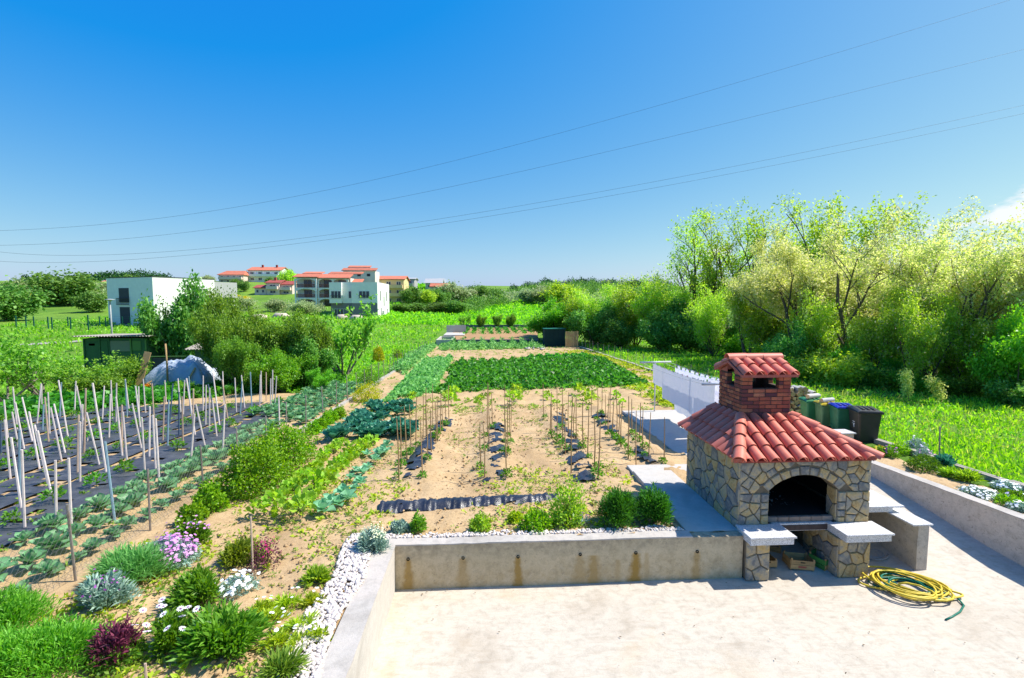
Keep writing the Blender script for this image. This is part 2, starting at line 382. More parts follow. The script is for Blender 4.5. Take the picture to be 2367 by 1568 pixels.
# ------------------------------------------------------------ patio, ramp, slabs
def sheet(name, pts, mat, z=None):
    m = MB(); n = len(pts); m.add(pts, [tuple(range(n))]); return tag(m.build(name, mat), kind='structure')
px = list(np.linspace(-1.45, 9.72, 50)); py = list(np.linspace(-6, 7.9, 40))
V = [(x, y, .012 * noise.noise((x * .5, y * .5, 1))) for y in py for x in px]
tag(link('patio', npmesh('patio', np.array(V), np.array([(j * 50 + i, j * 50 + i + 1, (j + 1) * 50 + i + 1, (j + 1) * 50 + i) for j in range(39) for i in range(49)])), 'patio_concrete', None, True), kind='structure')
def ramp_z(y): return float(np.interp(y, [7.6, 7.9, 8.3, 10.7, 12.6, 15], [-.03, .004, .03, .35, .5, .5]))
V = []; ry = [7.6, 7.9, 8.1, 8.5, 9, 9.6, 10.2, 10.7, 11.5, 12.6, 13.4, 14.4]
for y in ry: V += [(4.42, y, ramp_z(y) + .006), (9.72 if y < 12.5 else 12.6, y, ramp_z(y) + .006)]
tag(MB().add(V, [(2 * i, 2 * i + 1, 2 * i + 3, 2 * i + 2) for i in range(len(ry) - 1)]).build('driveway', 'patio_concrete'), kind='structure')
tag(MB().box(5.25, 9.7, 12.4, 17.95, .2, .6).build('drying_slab', 'slab_concrete', bev=.012), kind='structure')
tag(MB().box(3.5, 4.42, 7.965, 11.0, .3, .752).build('side_path', 'slab_concrete', bev=.01), kind='structure')
tag(MB().box(3.5, 6.6, 11.0, 11.5, .3, .72).build('rear_path', 'slab_concrete', bev=.01), kind='structure')
# ------------------------------------------------------------ retaining walls
def rough_box(name, x0, x1, y0, y1, z0f, z1f, mat, parent, st=.12, amp=.006):
    """box with many cells whose faces are slightly uneven; z0f/z1f give bottom/top along the length"""
    m = MB(); nxs = max(2, int((x1 - x0) / st)); nys = max(2, int((y1 - y0) / st)); nzs = 6
    def P(a, b, c):
        x = x0 + (x1 - x0) * a; y = y0 + (y1 - y0) * b; za, zb = z0f(x, y), z1f(x, y); z = za + (zb - za) * c
        k = amp; return (x + k * noise.noise((y * 5, z * 5, x0)), y + k * noise.noise((x * 5, z * 5, y0)), z + k * noise.noise((x * 4, y * 4, 7)) * (c > .5))
    def face(fn, na, nb):
        v = [fn(i / na, j / nb) for j in range(nb + 1) for i in range(na + 1)]
        m.add(v, [(j * (na + 1) + i, j * (na + 1) + i + 1, (j + 1) * (na + 1) + i + 1, (j + 1) * (na + 1) + i) for j in range(nb) for i in range(na)])
    face(lambda a, c: P(a, 0, c), nxs, nzs); face(lambda a, c: P(1 - a, 1, c), nxs, nzs)
    face(lambda b, c: P(1, b, c), nys, nzs); face(lambda b, c: P(0, 1 - b, c), nys, nzs)
    face(lambda a, b: P(a, b, 1), nxs, nys)
    return m.build(name, mat, parent)
w = empty('retaining_wall', (0, 7.76, 0)); tag(w, 'low concrete wall with rusty drain holes across the front of the vegetable garden', 'wall')
def child(o, par):
    o.parent = par; o.location = -Vector(par.location) + Vector(o.location) if False else o.location; o.matrix_parent_inverse = Matrix.Translation(par.location).inverted() @ Matrix.Identity(4); return o
child(rough_box('wall_body', -1.44, 4.4, 7.76, 7.955, lambda x, y: -.05, lambda x, y: .742, 'wall_concrete', None), w)
child(rough_box('coping', -1.75, 3.52, 7.752, 7.985, lambda x, y: .744, lambda x, y: .765 + .004 * math.sin(x * 3), 'wall_top', None, .14, .008), w)
M['dark'] = pmat('dark', (.012, .011, .01), 0, 5, .9, 0)
for h in HOLES:
    m = MB().lathe([(.022, 0), (.026, .004), (.026, .03), (.019, .03), (.019, -.01), (.0, -.01)], 10); m.xf(Matrix.Rotation(R(90), 4, 'X'))
    o = m.build('drain_hole', 'dark'); o.location = (h.x, 7.772, h.z); child(o, w)
w2 = empty('retaining_wall', (-1.56, 6, 0)); w2.location.x = -1.62; tag(w2, 'concrete garden wall beside the white pebbles on the left of the patio', 'wall')
child(rough_box('wall_body', -1.73, -1.44, -4, 7.76, lambda x, y: -.05, lambda x, y: .745 + .02 * (7.76 - y), 'slab_concrete', None, .3), w2)
child(rough_box('coping', -1.75, -1.425, -4, 7.745, lambda x, y: .747 + .02 * (7.76 - y), lambda x, y: .769 + .02 * (7.76 - y), 'wall_top', None, .2, .008), w2)
w3 = empty('retaining_wall', (9.65, 9, 0)); tag(w3, 'long pitted concrete wall below the flower bed right of the driveway', 'wall')
child(rough_box('wall_body', 9.58, 9.8, -3, 12.5, lambda x, y: -.3, lambda x, y: .83 - .033 * (y - 7.8), 'wall_pitted', None, .2), w3)
child(rough_box('coping', 9.57, 9.81, -3, 12.5, lambda x, y: .832 - .033 * (y - 7.8), lambda x, y: .852 - .033 * (y - 7.8), 'wall_top', None, .2, .008), w3)
# ============================================================ barbecue
def mk_stone():
    t = NT('field_stone'); o = t.obj(); oi = t.new('ObjectInfo')
    add = t.new('VectorMath', operation='ADD'); t.link(o, add.inputs[0]); sc = t.new('VectorMath', operation='SCALE'); sc.inputs[0].default_value = (7, 13, 5); t.link(oi.outputs['Random'], sc.inputs['Scale']); t.link(sc.outputs[0], add.inputs[1])
    n = t.noise(5.5, 6, .6, add.outputs[0], 1.2); m = t.new('Math', operation='ADD'); t.link(n, m.inputs[0]); t.link(t.map(oi.outputs['Random'], 0, 1, -.2, .2), m.inputs[1])
    c = t.ramp(m.outputs[0], [(.3, (.17, .17, .165)), (.42, (.29, .27, .225)), (.53, (.42, .34, .215)), (.68, (.5, .36, .16)), (.82, (.36, .225, .09))])
    c = t.mix(t.map(t.noise(30, 6, .7, add.outputs[0]), .5, .75, 0, .5), c, (.12, .11, .1))
    t.bsdf(c, .8, t.bump(t.noise(22, 7, .65, add.outputs[0], .8), .7, .02), .3); M['field_stone'] = t.m
mk_stone()
M['mortar'] = pmat('mortar', (.2, .165, .115), .12, 9, .9, .3)
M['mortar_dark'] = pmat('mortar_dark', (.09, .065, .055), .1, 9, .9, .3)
M['soot'] = pmat('soot', (.02, .018, .016), .2, 7, .95, .3)
def mk_tile():
    t = NT('roof_tile'); o = t.obj(); oi = t.new('ObjectInfo')
    c = t.ramp(t.noise(5, 5, .6, o), [(.3, (.56, .135, .082)), (.7, (.64, .19, .125))]); c = t.mix(t.map(t.noise(55, 4, .7, o), .55, .75, 0, .3), c, (.4, .1, .06)); c = t.mix(t.map(t.noise(9, 7, .75, o, 1), .55, .75, 0, .4), c, (.38, .16, .11))
    h = t.new('HueSaturation'); t.link(c, h.inputs['Color']); t.link(t.map(oi.outputs['Random'], 0, 1, .88, 1.1), h.inputs['Value'])
    t.bsdf(h.outputs[0], .5, t.bump(t.noise(90, 3, .6, o), .12, .004), .35); M['roof_tile'] = t.m
mk_tile()
M['tile_deck'] = pmat('tile_deck', (.3, .06, .045), .15, 8, .8, .2)
M['tile_mortar'] = pmat('tile_mortar', (.46, .15, .12), .12, 12, .85, .4)
def mk_brick():
    t = NT('brick'); o = t.obj(); oi = t.new('ObjectInfo')
    c = t.ramp(oi.outputs['Random'], [(0, (.1, .04, .05)), (.2, (.2, .055, .045)), (.4, (.36, .1, .055)), (.75, (.43, .145, .075)), (1, (.48, .2, .11))])
    c = t.mix(t.map(t.noise(7, 5, .7, o), .5, .66, 0, .75), c, (.13, .05, .055))
    t.bsdf(c, .8, t.bump(t.noise(60, 5, .7, o), .4, .006), .3); M['brick'] = t.m
mk_brick()
def mk_granite():
    t = NT('granite'); o = t.obj(); v = t.new('TexVoronoi'); v.inputs['Scale'].default_value = 130; t.link(o, v.inputs['Vector'])
    s = t.new('SeparateColor'); t.link(v.outputs['Color'], s.inputs[0])
    c = t.ramp(s.outputs[0], [(.0, (.2, .19, .19)), (.2, (.46, .44, .43)), (.5, (.64, .63, .62)), (1, (.76, .75, .75))]); t.bsdf(c, .38, None, .4); M['granite'] = t.m
mk_granite()

def clip(poly, p, n):
    """keep the side of polygon where (q-p).n <= 0"""
    res = []
    for i in range(len(poly)):
        a, b = poly[i], poly[(i + 1) % len(poly)]; da = (a - p).dot(n); db = (b - p).dot(n)
        if da <= 0: res.append(a)
        if da * db < 0: res.append(a.lerp(b, da / (da - db)))
    return res
def voronoi(w, h, nx, nz, rd, extra=None, jit=.36):
    pts = []
    for j in range(nz):
        for i in range(nx):
            pts.append(Vector(((i + .5 + (.25 if j % 2 else -.25) + rd.uniform(-jit, jit)) * w / nx, (j + .5 + rd.uniform(-jit, jit)) * h / nz)))
    cells = []
    for a in pts:
        c = [Vector((0, 0)), Vector((w, 0)), Vector((w, h)), Vector((0, h))]
        for b in pts:
            if b is a: continue
            c = clip(c, (a + b) / 2, (b - a).normalized())
            if not c: break
        if c and extra: c = extra(a, c)
        if c and len(c) > 2: cells.append(c)
    return cells
def inset(poly, g):
    res = [v.copy() for v in poly]; out = poly
    n = len(poly); area = sum(poly[i].x * poly[(i + 1) % n].y - poly[(i + 1) % n].x * poly[i].y for i in range(n)); s = 1 if area > 0 else -1
    for i in range(n):
        a, b = poly[i], poly[(i + 1) % n]; e = (b - a)
        if e.length < 1e-4: continue
        nn = Vector((e.y, -e.x)).normalized() * s; out = clip(out, a - nn * g, nn)
        if len(out) < 3: return None
    return out
def lay_stones(cells, o, u, v, nrm, parent, rd, name='stone', mat='field_stone', gap=.0045, dep=.036):
    o, u, v, nrm = Vector(o), Vector(u), Vector(v), Vector(nrm)
    for c in cells:
        p = inset(c, gap)
        if not p: continue
        q = []                                         # drop points that nearly coincide
        for a in p:
            if not q or (a - q[-1]).length > .008: q.append(a)
        if len(q) > 2 and (q[0] - q[-1]).length < .008: q.pop()
        if len(q) < 3: continue
        n = len(q); cen = sum(q, Vector((0, 0))) / n
        size = max((a - cen).length for a in q)
        if size < .03: continue
        k = max(.5, 1 - .016 / size)
        ring0 = q; ring1 = [cen + (a - cen) * k for a in q]; d = dep * rd.uniform(.75, 1.15)
        W3 = lambda a, z: o + u * a.x + v * a.y + nrm * z
        oc = W3(cen, 0)
        V = [W3(a, -.004) - oc for a in ring0] + [W3(a, d * .8 + rd.uniform(-.003, .003)) - oc for a in ring1] + [W3(cen + Vector((rd.uniform(-.2, .2), rd.uniform(-.2, .2))) * size * .6, d * 1.15) - oc]
        Fc = [(i, (i + 1) % n, n + (i + 1) % n, n + i) for i in range(n)] + [(n + i, n + (i + 1) % n, 2 * n) for i in range(n)]
        s = MB().add(V, Fc).build(name, mat); s.parent = parent; s.location = oc - Vector(parent_loc(parent))
def parent_loc(p): return p['_base'] if '_base' in p else (0, 0, 0)
BX0, BX1, BY0, BY1 = 4.44, 6.78, 8.0, 10.15        # body
bb = empty('stone_barbecue', (0, 0, 0)); tag(bb, 'outdoor barbecue of field stone with red tiled roof and brick chimney', 'barbecue')
bb.location = (5.6, 9, 0); BO = Vector(bb.location)
def bpart(mb, name, mat, par=None, **k):
    mb.v = [tuple(Vector(q) - BO) for q in mb.v] if par is None or True else mb.v
    o = mb.build(name, mat, par or bb, **k); o['_base'] = tuple(BO); return o
CX, AW, SPR, RISE = 5.585, .625, 1.42, .27; AR = (AW ** 2 + RISE ** 2) / (2 * RISE); ACZ = SPR + RISE - AR
ZB, ZE = .82, 1.95                                  # counter level, eave level
rd = random.Random(3)
# mortar core with the arched hollow
core = MB(); arc = []
amax = math.asin(AW / AR)
for k in range(13):
    a = -amax + 2 * amax * k / 12; arc.append((CX + AR * math.sin(a), ACZ + AR * math.cos(a)))
def front_core(m, y):
    # left and right jambs, then the strip above the arch
    for x0, x1 in ((BX0, CX - AW), (CX + AW, BX1)):
        m.add([(x0, y, ZB), (x1, y, ZB), (x1, y, SPR), (x0, y, SPR)], [(0, 1, 2, 3)])
        m.add([(x0, y, SPR), (x1, y, SPR), (x1, y, ZE), (x0, y, ZE)], [(0, 1, 2, 3)])
    for (xa, za), (xb, zb) in zip(arc[:-1], arc[1:]): m.add([(xa, y, za), (xb, y, zb), (xb, y, ZE), (xa, y, ZE)], [(0, 1, 2, 3)])
front_core(core, BY0)
core.add([(BX0, BY0, .3), (BX0, BY1, .3), (BX0, BY1, ZE), (BX0, BY0, ZE)], [(3, 2, 1, 0)])
core.add([(BX1, BY0, .0), (BX1, BY1, .0), (BX1, BY1, ZE), (BX1, BY0, ZE)], [(0, 1, 2, 3)])
core.add([(BX0, BY1, .0), (BX1, BY1, .0), (BX1, BY1, ZE), (BX0, BY1, ZE)], [(3, 2, 1, 0)])
wallp = bpart(core, 'wall', 'mortar')
# jambs and vault of the opening (stone), firebox (soot)
jd = .26
jm = MB(); ring = [(CX - AW, .8)] + arc + [(CX + AW, .8)]
for (xa, za), (xb, zb) in zip(ring[:-1], ring[1:]): jm.add([(xa, BY0, za), (xa, BY0 + jd, za), (xb, BY0 + jd, zb), (xb, BY0, zb)], [(0, 1, 2, 3)])
bpart(jm, 'jamb', 'mortar')
fb = MB(); x0, x1, y0, y1, z0, z1 = BX0 + .1, BX1 - .1, BY0 + jd, BY1 - .12, .905, 2.05
fb.add([(x0, y0, z0), (x0, y1, z0), (x0, y1, z1), (x0, y0, z1)], [(0, 1, 2, 3)]); fb.add([(x1, y0, z0), (x1, y1, z0), (x1, y1, z1), (x1, y0, z1)], [(3, 2, 1, 0)])
fb.add([(x0, y1, z0), (x1, y1, z0), (x1, y1, z1), (x0, y1, z1)], [(0, 1, 2, 3)]); fb.add([(x0, y0, z1), (x1, y0, z1), (x1, y1, z1), (x0, y1, z1)], [(0, 1, 2, 3)])
fb.add([(x0, y0, ZB), (CX - AW, y0, ZB), (CX - AW, y0, z1), (x0, y0, z1)], [(3, 2, 1, 0)]); fb.add([(CX + AW, y0, ZB), (x1, y0, ZB), (x1, y0, z1), (CX + AW, y0, z1)], [(3, 2, 1, 0)])
for (xa, za), (xb, zb) in zip(arc[:-1], arc[1:]): fb.add([(xa, y0, za), (xb, y0, zb), (xb, y0, z1), (xa, y0, z1)], [(3, 2, 1, 0)])
bpart(fb, 'firebox', 'soot')
hearth = MB().box(CX - AW + .005, CX + AW - .005, BY0 + .12, BY1 - .14, .8, .9); hp = bpart(hearth, 'hearth', 'soot')
M['hearth_brick'] = pmat('hearth_brick', (.33, .25, .2), .15, 10, .85, .3)
for k in range(6):
    xa = CX - AW + .02 + k * .203; b = MB().box(xa, xa + .195, BY0 + .05, BY0 + .118, .825, .915); bpart(b, 'hearth_brick', 'hearth_brick', hp, bev=.006)
ash = MB()
for k in range(60):
    c = Vector((CX + rd.uniform(-.4, .3), BY0 + rd.uniform(.5, 1.2), .905)); r = rd.uniform(.012, .035)
    ash.add([c + Vector((r * rd.uniform(-1, 1), r * rd.uniform(-1, 1), r * rd.uniform(0, 1.2))) for _ in range(4)], [(0, 1, 2), (0, 2, 3), (0, 3, 1), (1, 3, 2)])
M['ash'] = pmat('ash', (.3, .28, .26), .3, 30, .95, .2); ao = bpart(ash, 'ash', 'ash', hp); ao['kind'] = 'stuff'
# stones: front above the counter
ox, oz = BX0 - .02, ZB; fwid, fh = BX1 - BX0 + .04, ZE - ZB
VO = AR + .17                                       # outer edge of the arch ring
def around_arch(a, c):
    x, z = a.x + ox, a.y + oz; dx, dz = x - CX, z - ACZ; r = math.hypot(dx, dz); ang = math.atan2(dx, dz)
    if z > SPR - .06 and abs(ang) < amax * 1.3:
        if r < VO - .05: return None
        nr = Vector((math.sin(ang), math.cos(ang)))
        c = clip(c, Vector((CX - ox, ACZ - oz)) + nr * VO, -nr)
        if len(c) < 3: return None
    lx = CX - AW - ox; rx = CX + AW - ox
    if z <= SPR + .22:
        if x < CX: c = clip(c, Vector((lx, 0)), Vector((1, 0)))
        else: c = clip(c, Vector((rx, 0)), Vector((-1, 0)))
        if abs(dx) < AW - .02 and z < SPR: return None
    return c
JW = .15
cells = []
for x0, w_ in ((0, CX - AW - JW - ox), (CX + AW + JW - ox, fwid - (CX + AW + JW - ox))):        # pier fields left and right of the jamb quoins
    cells += [[v + Vector((x0, 0)) for v in c] for c in voronoi(w_, SPR - .04 - oz, 2, 4, rd, None, .36)]
for x0 in (CX - AW - JW - ox, CX + AW - ox):                                                     # quoins
    zz_ = 0
    while zz_ < SPR - oz - .06:
        h_ = min(rd.uniform(.1, .19), SPR - .04 - oz - zz_); h_ = SPR - .04 - oz - zz_ if SPR - .04 - oz - zz_ - h_ < .07 else h_
        cells.append([Vector((x0, zz_)), Vector((x0 + JW, zz_)), Vector((x0 + JW, zz_ + h_)), Vector((x0, zz_ + h_))]); zz_ += h_
def over_arch(a, c):
    a = a + Vector((0, SPR - .04 - oz)); c = [v + Vector((0, SPR - .04 - oz)) for v in c]; dx, dz = a.x + ox - CX, a.y + oz - ACZ; ang = math.atan2(dx, dz); r = math.hypot(dx, dz)
    if r < VO - .1 and abs(ang) < amax * 1.1: return None
    ang = max(-amax, min(amax, ang)); nr = Vector((math.sin(ang), math.cos(ang))); c = clip(c, Vector((CX - ox, ACZ - oz)) + nr * (VO + .004), -nr); return c if len(c) > 2 else None
cells += voronoi(fwid, ZE - SPR + .04, 10, 4, rd, over_arch, .36)
lay_stones(cells, (ox, BY0, oz), (1, 0, 0), (0, 0, 1), (0, -1, 0), wallp, rd)
vs = []; nv = 9
for k in range(nv):
    a0 = -amax * 1.03 + 2.06 * amax * k / nv; a1 = -amax * 1.03 + 2.06 * amax * (k + 1) / nv; e = rd.uniform(-.02, .015)
    vs.append([Vector((CX - ox + r * math.sin(a), ACZ - oz + r * math.cos(a))) for r, a in ((AR, a0), (AR, a1), (VO + e, a1), (VO + e, a0))])
lay_stones(vs, (ox, BY0, oz), (1, 0, 0), (0, 0, 1), (0, -1, 0), wallp, rd, gap=.007, dep=.036)
lay_stones(voronoi(BY1 - BY0 + .02, ZE - .7, 8, 6, rd, None, .48), (BX0, BY1, .7), (0, -1, 0), (0, 0, 1), (-1, 0, 0), wallp, rd)
lay_stones(voronoi(BY1 - BY0 + .02, ZE - .1, 7, 6, rd), (BX1, BY0, .1), (0, 1, 0), (0, 0, 1), (1, 0, 0), wallp, rd)
lay_stones(voronoi(jd, SPR - .84, 1, 3, rd), (CX + AW, BY0, .84), (0, 1, 0), (0, 0, 1), (-1, 0, 0), wallp, rd, gap=.006, dep=.018)
lay_stones(voronoi(jd, SPR - .84, 1, 3, rd), (CX - AW, BY0 + jd, .84), (0, -1, 0), (0, 0, 1), (1, 0, 0), wallp, rd, gap=.006, dep=.018)
# two stone pillars below the counter
for x0, x1, y0, nx in ((4.42, 4.8, 7.68, 2), (6.04, 6.56, 7.68, 3)):
    p = bpart(MB().box(x0, x1, y0, 9.6, 0, .69), 'pillar', 'mortar')
    lay_stones(voronoi(x1 - x0 + .03, .69, nx, 3, rd), (x0 - .015, y0, 0), (1, 0, 0), (0, 0, 1), (0, -1, 0), p, rd)
    if x0 > 5: lay_stones(voronoi(.9, .69, 4, 3, rd), (x0, y0 + .9, 0), (0, -1, 0), (0, 0, 1), (-1, 0, 0), p, rd)
    lay_stones(voronoi(.9, .69, 4, 3, rd), (x1, y0, 0), (0, 1, 0), (0, 0, 1), (1, 0, 0), p, rd)
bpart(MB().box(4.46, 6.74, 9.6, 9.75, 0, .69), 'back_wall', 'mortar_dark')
# granite counter: a thin top over a deeper apron, U-shaped
for nm, x0, x1, y0, y1 in (('counter', 4.38, 5.17, 7.5, 7.995), ('counter', 6.03, 6.87, 7.5, 7.995), ('counter', 5.1, 6.1, 7.995, 8.05)):
    if y1 < 8:
        s = bpart(MB().box(x0 + .02, x1 - .03, y0 + .03, y1, .685, .796), nm, 'granite', bev=.003); bpart(MB().box(x0, x1, y0, y1 + .002, .8, .83), 'counter_top', 'granite', s, bev=.004)
    else:
        s = bpart(MB().box(x0 - .05, x1 + .05, y0 + .003, y1, .69, .79), nm, 'granite'); bpart(MB().box(x0 - .05, x1 + .05, y0 + .004, y1 + .1, .793, .822), 'counter_top', 'granite', s)
bpart(MB().box(BX0 - .01, BX1 + .01, 7.99, BY1 - .02, .7, .795), 'hearth_slab', 'mortar_dark')
# --- roof
EX0, EX1, EY0, EY1, EZ = 4.36, 6.8, 7.9, 10.2, 1.985
HX0, HX1, HY0, HY1, HZ = 4.97, 5.95, 9.0, 9.92, 2.47
E_ = [Vector((EX0, EY0, EZ)), Vector((EX1, EY0, EZ)), Vector((EX1, EY1, EZ)), Vector((EX0, EY1, EZ))]
T_ = [Vector((HX0, HY0, HZ)), Vector((HX1, HY0, HZ)), Vector((HX1, HY1, HZ)), Vector((HX0, HY1, HZ))]
deck = MB()
for i in range(4): deck.add([E_[i], E_[(i + 1) % 4], T_[(i + 1) % 4], T_[i]], [(0, 1, 2, 3)])
deck.add([e - Vector((0, 0, .03)) for e in E_], [(3, 2, 1, 0)])
for i in range(4): deck.add([E_[i] - Vector((0, 0, .03)), E_[(i + 1) % 4] - Vector((0, 0, .03)), E_[(i + 1) % 4], E_[i]], [(0, 1, 2, 3)])
roof = bpart(deck, 'roof', 'tile_deck')
def tile_mesh(ln, r0, r1, th=.013, seg=8, ang=R(95)):
    """barrel tile along +Y from y=0 (wide lower end, radius r0) to y=ln (r1)"""
    V = []; Fc = []
    for y, r in ((0, r0), (ln, r1)):
        for rr in (r, r - th):
            for k in range(seg + 1):
                a = -ang + 2 * ang * k / seg if False else -R(86) + 2 * R(86) * k / seg
                V.append((rr * math.sin(a), y, rr * math.cos(a)))
    n = seg + 1; o0, i0, o1, i1 = 0, n, 2 * n, 3 * n
    for k in range(seg): Fc += [(o0 + k, o1 + k, o1 + k + 1, o0 + k + 1), (i0 + k, i0 + k + 1, i1 + k + 1, i1 + k), (o0 + k, o0 + k + 1, i0 + k + 1, i0 + k), (o1 + k, i1 + k, i1 + k + 1, o1 + k + 1)]
    me = bpy.data.meshes.new('tile'); me.from_pydata(V, [], Fc); me.update()
    me.polygons.foreach_set('use_smooth', [True] * len(me.polygons)); me.materials.append(M['roof_tile'])
    bm = bmesh.new(); bm.from_mesh(me)
    for e in bm.edges:
        if len(e.link_faces) == 2 and e.link_faces[0].normal.angle(e.link_faces[1].normal, 0) > R(50): e.smooth = False
    bm.to_mesh(me); bm.free(); return me
TILES = {}
def put_tile(a, b, nrm, r0, r1, par, base, lift=0.0, tilt=.022):
    d = b - a; ln = round(d.length, 2); key = (ln, round(r0, 3), round(r1, 3))
    if key not in TILES: TILES[key] = tile_mesh(ln, r0, r1)
    y = d.normalized(); y = (y - nrm * tilt).normalized() if tilt else y; x = y.cross(nrm).normalized(); z = x.cross(y)
    o = link('tile', TILES[key], None, par); mt = Matrix((x, y, z)).transposed().to_4x4(); mt.translation = a + nrm * lift - base
    o.matrix_basis = mt @ Matrix.Rotation(rd.uniform(-.04, .04), 4, 'Z') @ Matrix.Rotation(rd.uniform(-.015, .015), 4, 'X'); return o
def tile_slope(A, B, C, D, par, base, sp=.236, ln=.4, ex=.345, r0=.1, r1=.084):
    """A-B eave (left to right seen from outside), D-C upper edge"""
    e = (B - A); W_ = e.length; e.normalize(); up = ((D - A) - e * (D - A).dot(e)); Hh = up.length; up.normalize(); nrm = e.cross(up)
    dl = (D - A).dot(e); dr = (C - B).dot(e)                    # hip offsets
    n = max(1, round(W_ / sp)); sp = W_ / n
    for i in range(n):
        s = (i + .5) * sp; top = Hh
        if s < dl: top = min(top, Hh * s / max(dl, 1e-6))
        if s > W_ + dr: top = min(top, Hh * (W_ - s) / max(-dr, 1e-6))
        y = -.045
        while y < top - .06:
            l = min(ln, top - y + .04)
            if l < .1: break
            put_tile(A + e * s + up * y, A + e * s + up * (y + l), nrm, r0, r1, par, base, .012 + (.006 if y > 0 else 0)); y += ex
for i in range(4): tile_slope(E_[i], E_[(i + 1) % 4], T_[(i + 1) % 4], T_[i], roof, BO)
for i in range(4):                                              # hips
    d = T_[i] - E_[i]; L = d.length; d.normalize(); n1 = (E_[(i + 1) % 4] - E_[i]).cross(T_[i] - E_[i]).normalized(); n0 = (T_[i] - E_[i]).cross(E_[(i - 1) % 4] - E_[i]).normalized()
    nn = (n0 + n1); nn = (nn - d * nn.dot(d)).normalized(); y = -.07; k = 0
    while y < L - .05:
        l = min(.42, L - y + .02); put_tile(E_[i] + d * y, E_[i] + d * (y + l), nn, .118, .098, roof, BO, .035); y += .35
    m = MB(); sd_ = d.cross(nn)
    m.add([E_[i] + sd_ * s + nn * z + d * y for y in (0, L) for s, z in ((-.1, -.03), (-.09, .06), (.09, .06), (.1, -.03))], [(0, 4, 5, 1), (1, 5, 6, 2), (2, 6, 7, 3), (0, 1, 2, 3)])
    bpart(m, 'hip_mortar', 'tile_mortar', roof)
# --- chimney
CZ0, CZ1 = 2.42, 3.33
chm = MB()
def ring_wall(m, x0, x1, y0, y1, z0, z1, t):
    m.box(x0, x1, y0, y0 + t, z0, z1); m.box(x0, x1, y1 - t, y1, z0, z1); m.box(x0, x0 + t, y0 + t + .001, y1 - t - .001, z0, z1); m.box(x1 - t, x1, y0 + t + .001, y1 - t - .001, z0, z1)
ci = .012; OPZ = 3.035
ring_wall(chm, HX0 + ci, HX1 - ci, HY0 + ci, HY1 - ci, 2.2, OPZ, .1)
FO = (5.18, 5.7); SO = (9.32, 9.6)                               # openings: front in x, sides in y
def piers(m, grow_=0):
    for xa, xb in ((HX0 + ci, FO[0]), (FO[1], HX1 - ci)):
        for ya in (HY0 + ci, HY1 - ci - .1): m.box(xa, xb, ya, ya + .1, OPZ, CZ1)
    for ya, yb in ((HY0 + ci + .101, SO[0]), (SO[1], HY1 - ci - .101)):
        for xa in (HX0 + ci, HX1 - ci - .1): m.box(xa, xa + .1, ya, yb, OPZ, CZ1)
piers(chm)
chim = bpart(chm, 'chimney', 'mortar_dark')
brick_me = {}
def brick(x0, x1, y0, y1, z0, z1):
    key = (round(x1 - x0, 3), round(y1 - y0, 3))
    if key not in brick_me:
        a, b = key; m = MB().box(0, a, 0, b, 0, z1 - z0); me = bpy.data.meshes.new('brick'); me.from_pydata(m.v, [], m.f); me.update()
        bm = bmesh.new(); bm.from_mesh(me); bmesh.ops.bevel(bm, geom=bm.edges[:], offset=.004, segments=1, affect='EDGES'); bm.to_mesh(me); bm.free(); me.materials.append(M['brick']); brick_me[key] = me
    o = link('brick', brick_me[key], None, chim); o.location = Vector((x0 + rd.uniform(-.002, .002), y0 + rd.uniform(-.002, .002), z0)) - BO
ch = .0765; BH = .064; nrow = int((CZ1 - 2.42) / ch)
for j in range(nrow):
    z = 2.42 + j * ch; openrow = z + BH > OPZ + .01
    for side in range(4):
        along = 0 if side in (0, 2) else 1
        a0, a1 = ((HX0, HX1) if along == 0 else (HY0 + .105, HY1 - .105)); cuts = [a0]; p = a0 + (.12 if (j + side) % 2 else .235)
        if along == 1: p = a0 + (.17 if j % 2 else .235)
        while p < a1 - .06: cuts.append(p); p += .235 if rd.random() < .62 else .118
        cuts.append(a1); op = FO if along == 0 else SO
        segs = []
        for p0, p1 in zip(cuts[:-1], cuts[1:]):
            if openrow:
                if p1 <= op[0] or p0 >= op[1]: segs.append((p0, p1))
                else:
                    if p0 < op[0] - .03: segs.append((p0, op[0]))
                    if p1 > op[1] + .03: segs.append((op[1], p1))
            else: segs.append((p0, p1))
        for p0, p1 in segs:
            p1 -= .011
            if p1 - p0 < .02: continue
            if side == 0: brick(p0, p1, HY0, HY0 + .1, z, z + BH)
            elif side == 2: brick(p0, p1, HY1 - .1, HY1, z, z + BH)
            elif side == 1: brick(HX1 - .1, HX1, p0, p1, z, z + BH)
            else: brick(HX0, HX0 + .1, p0, p1, z, z + BH)
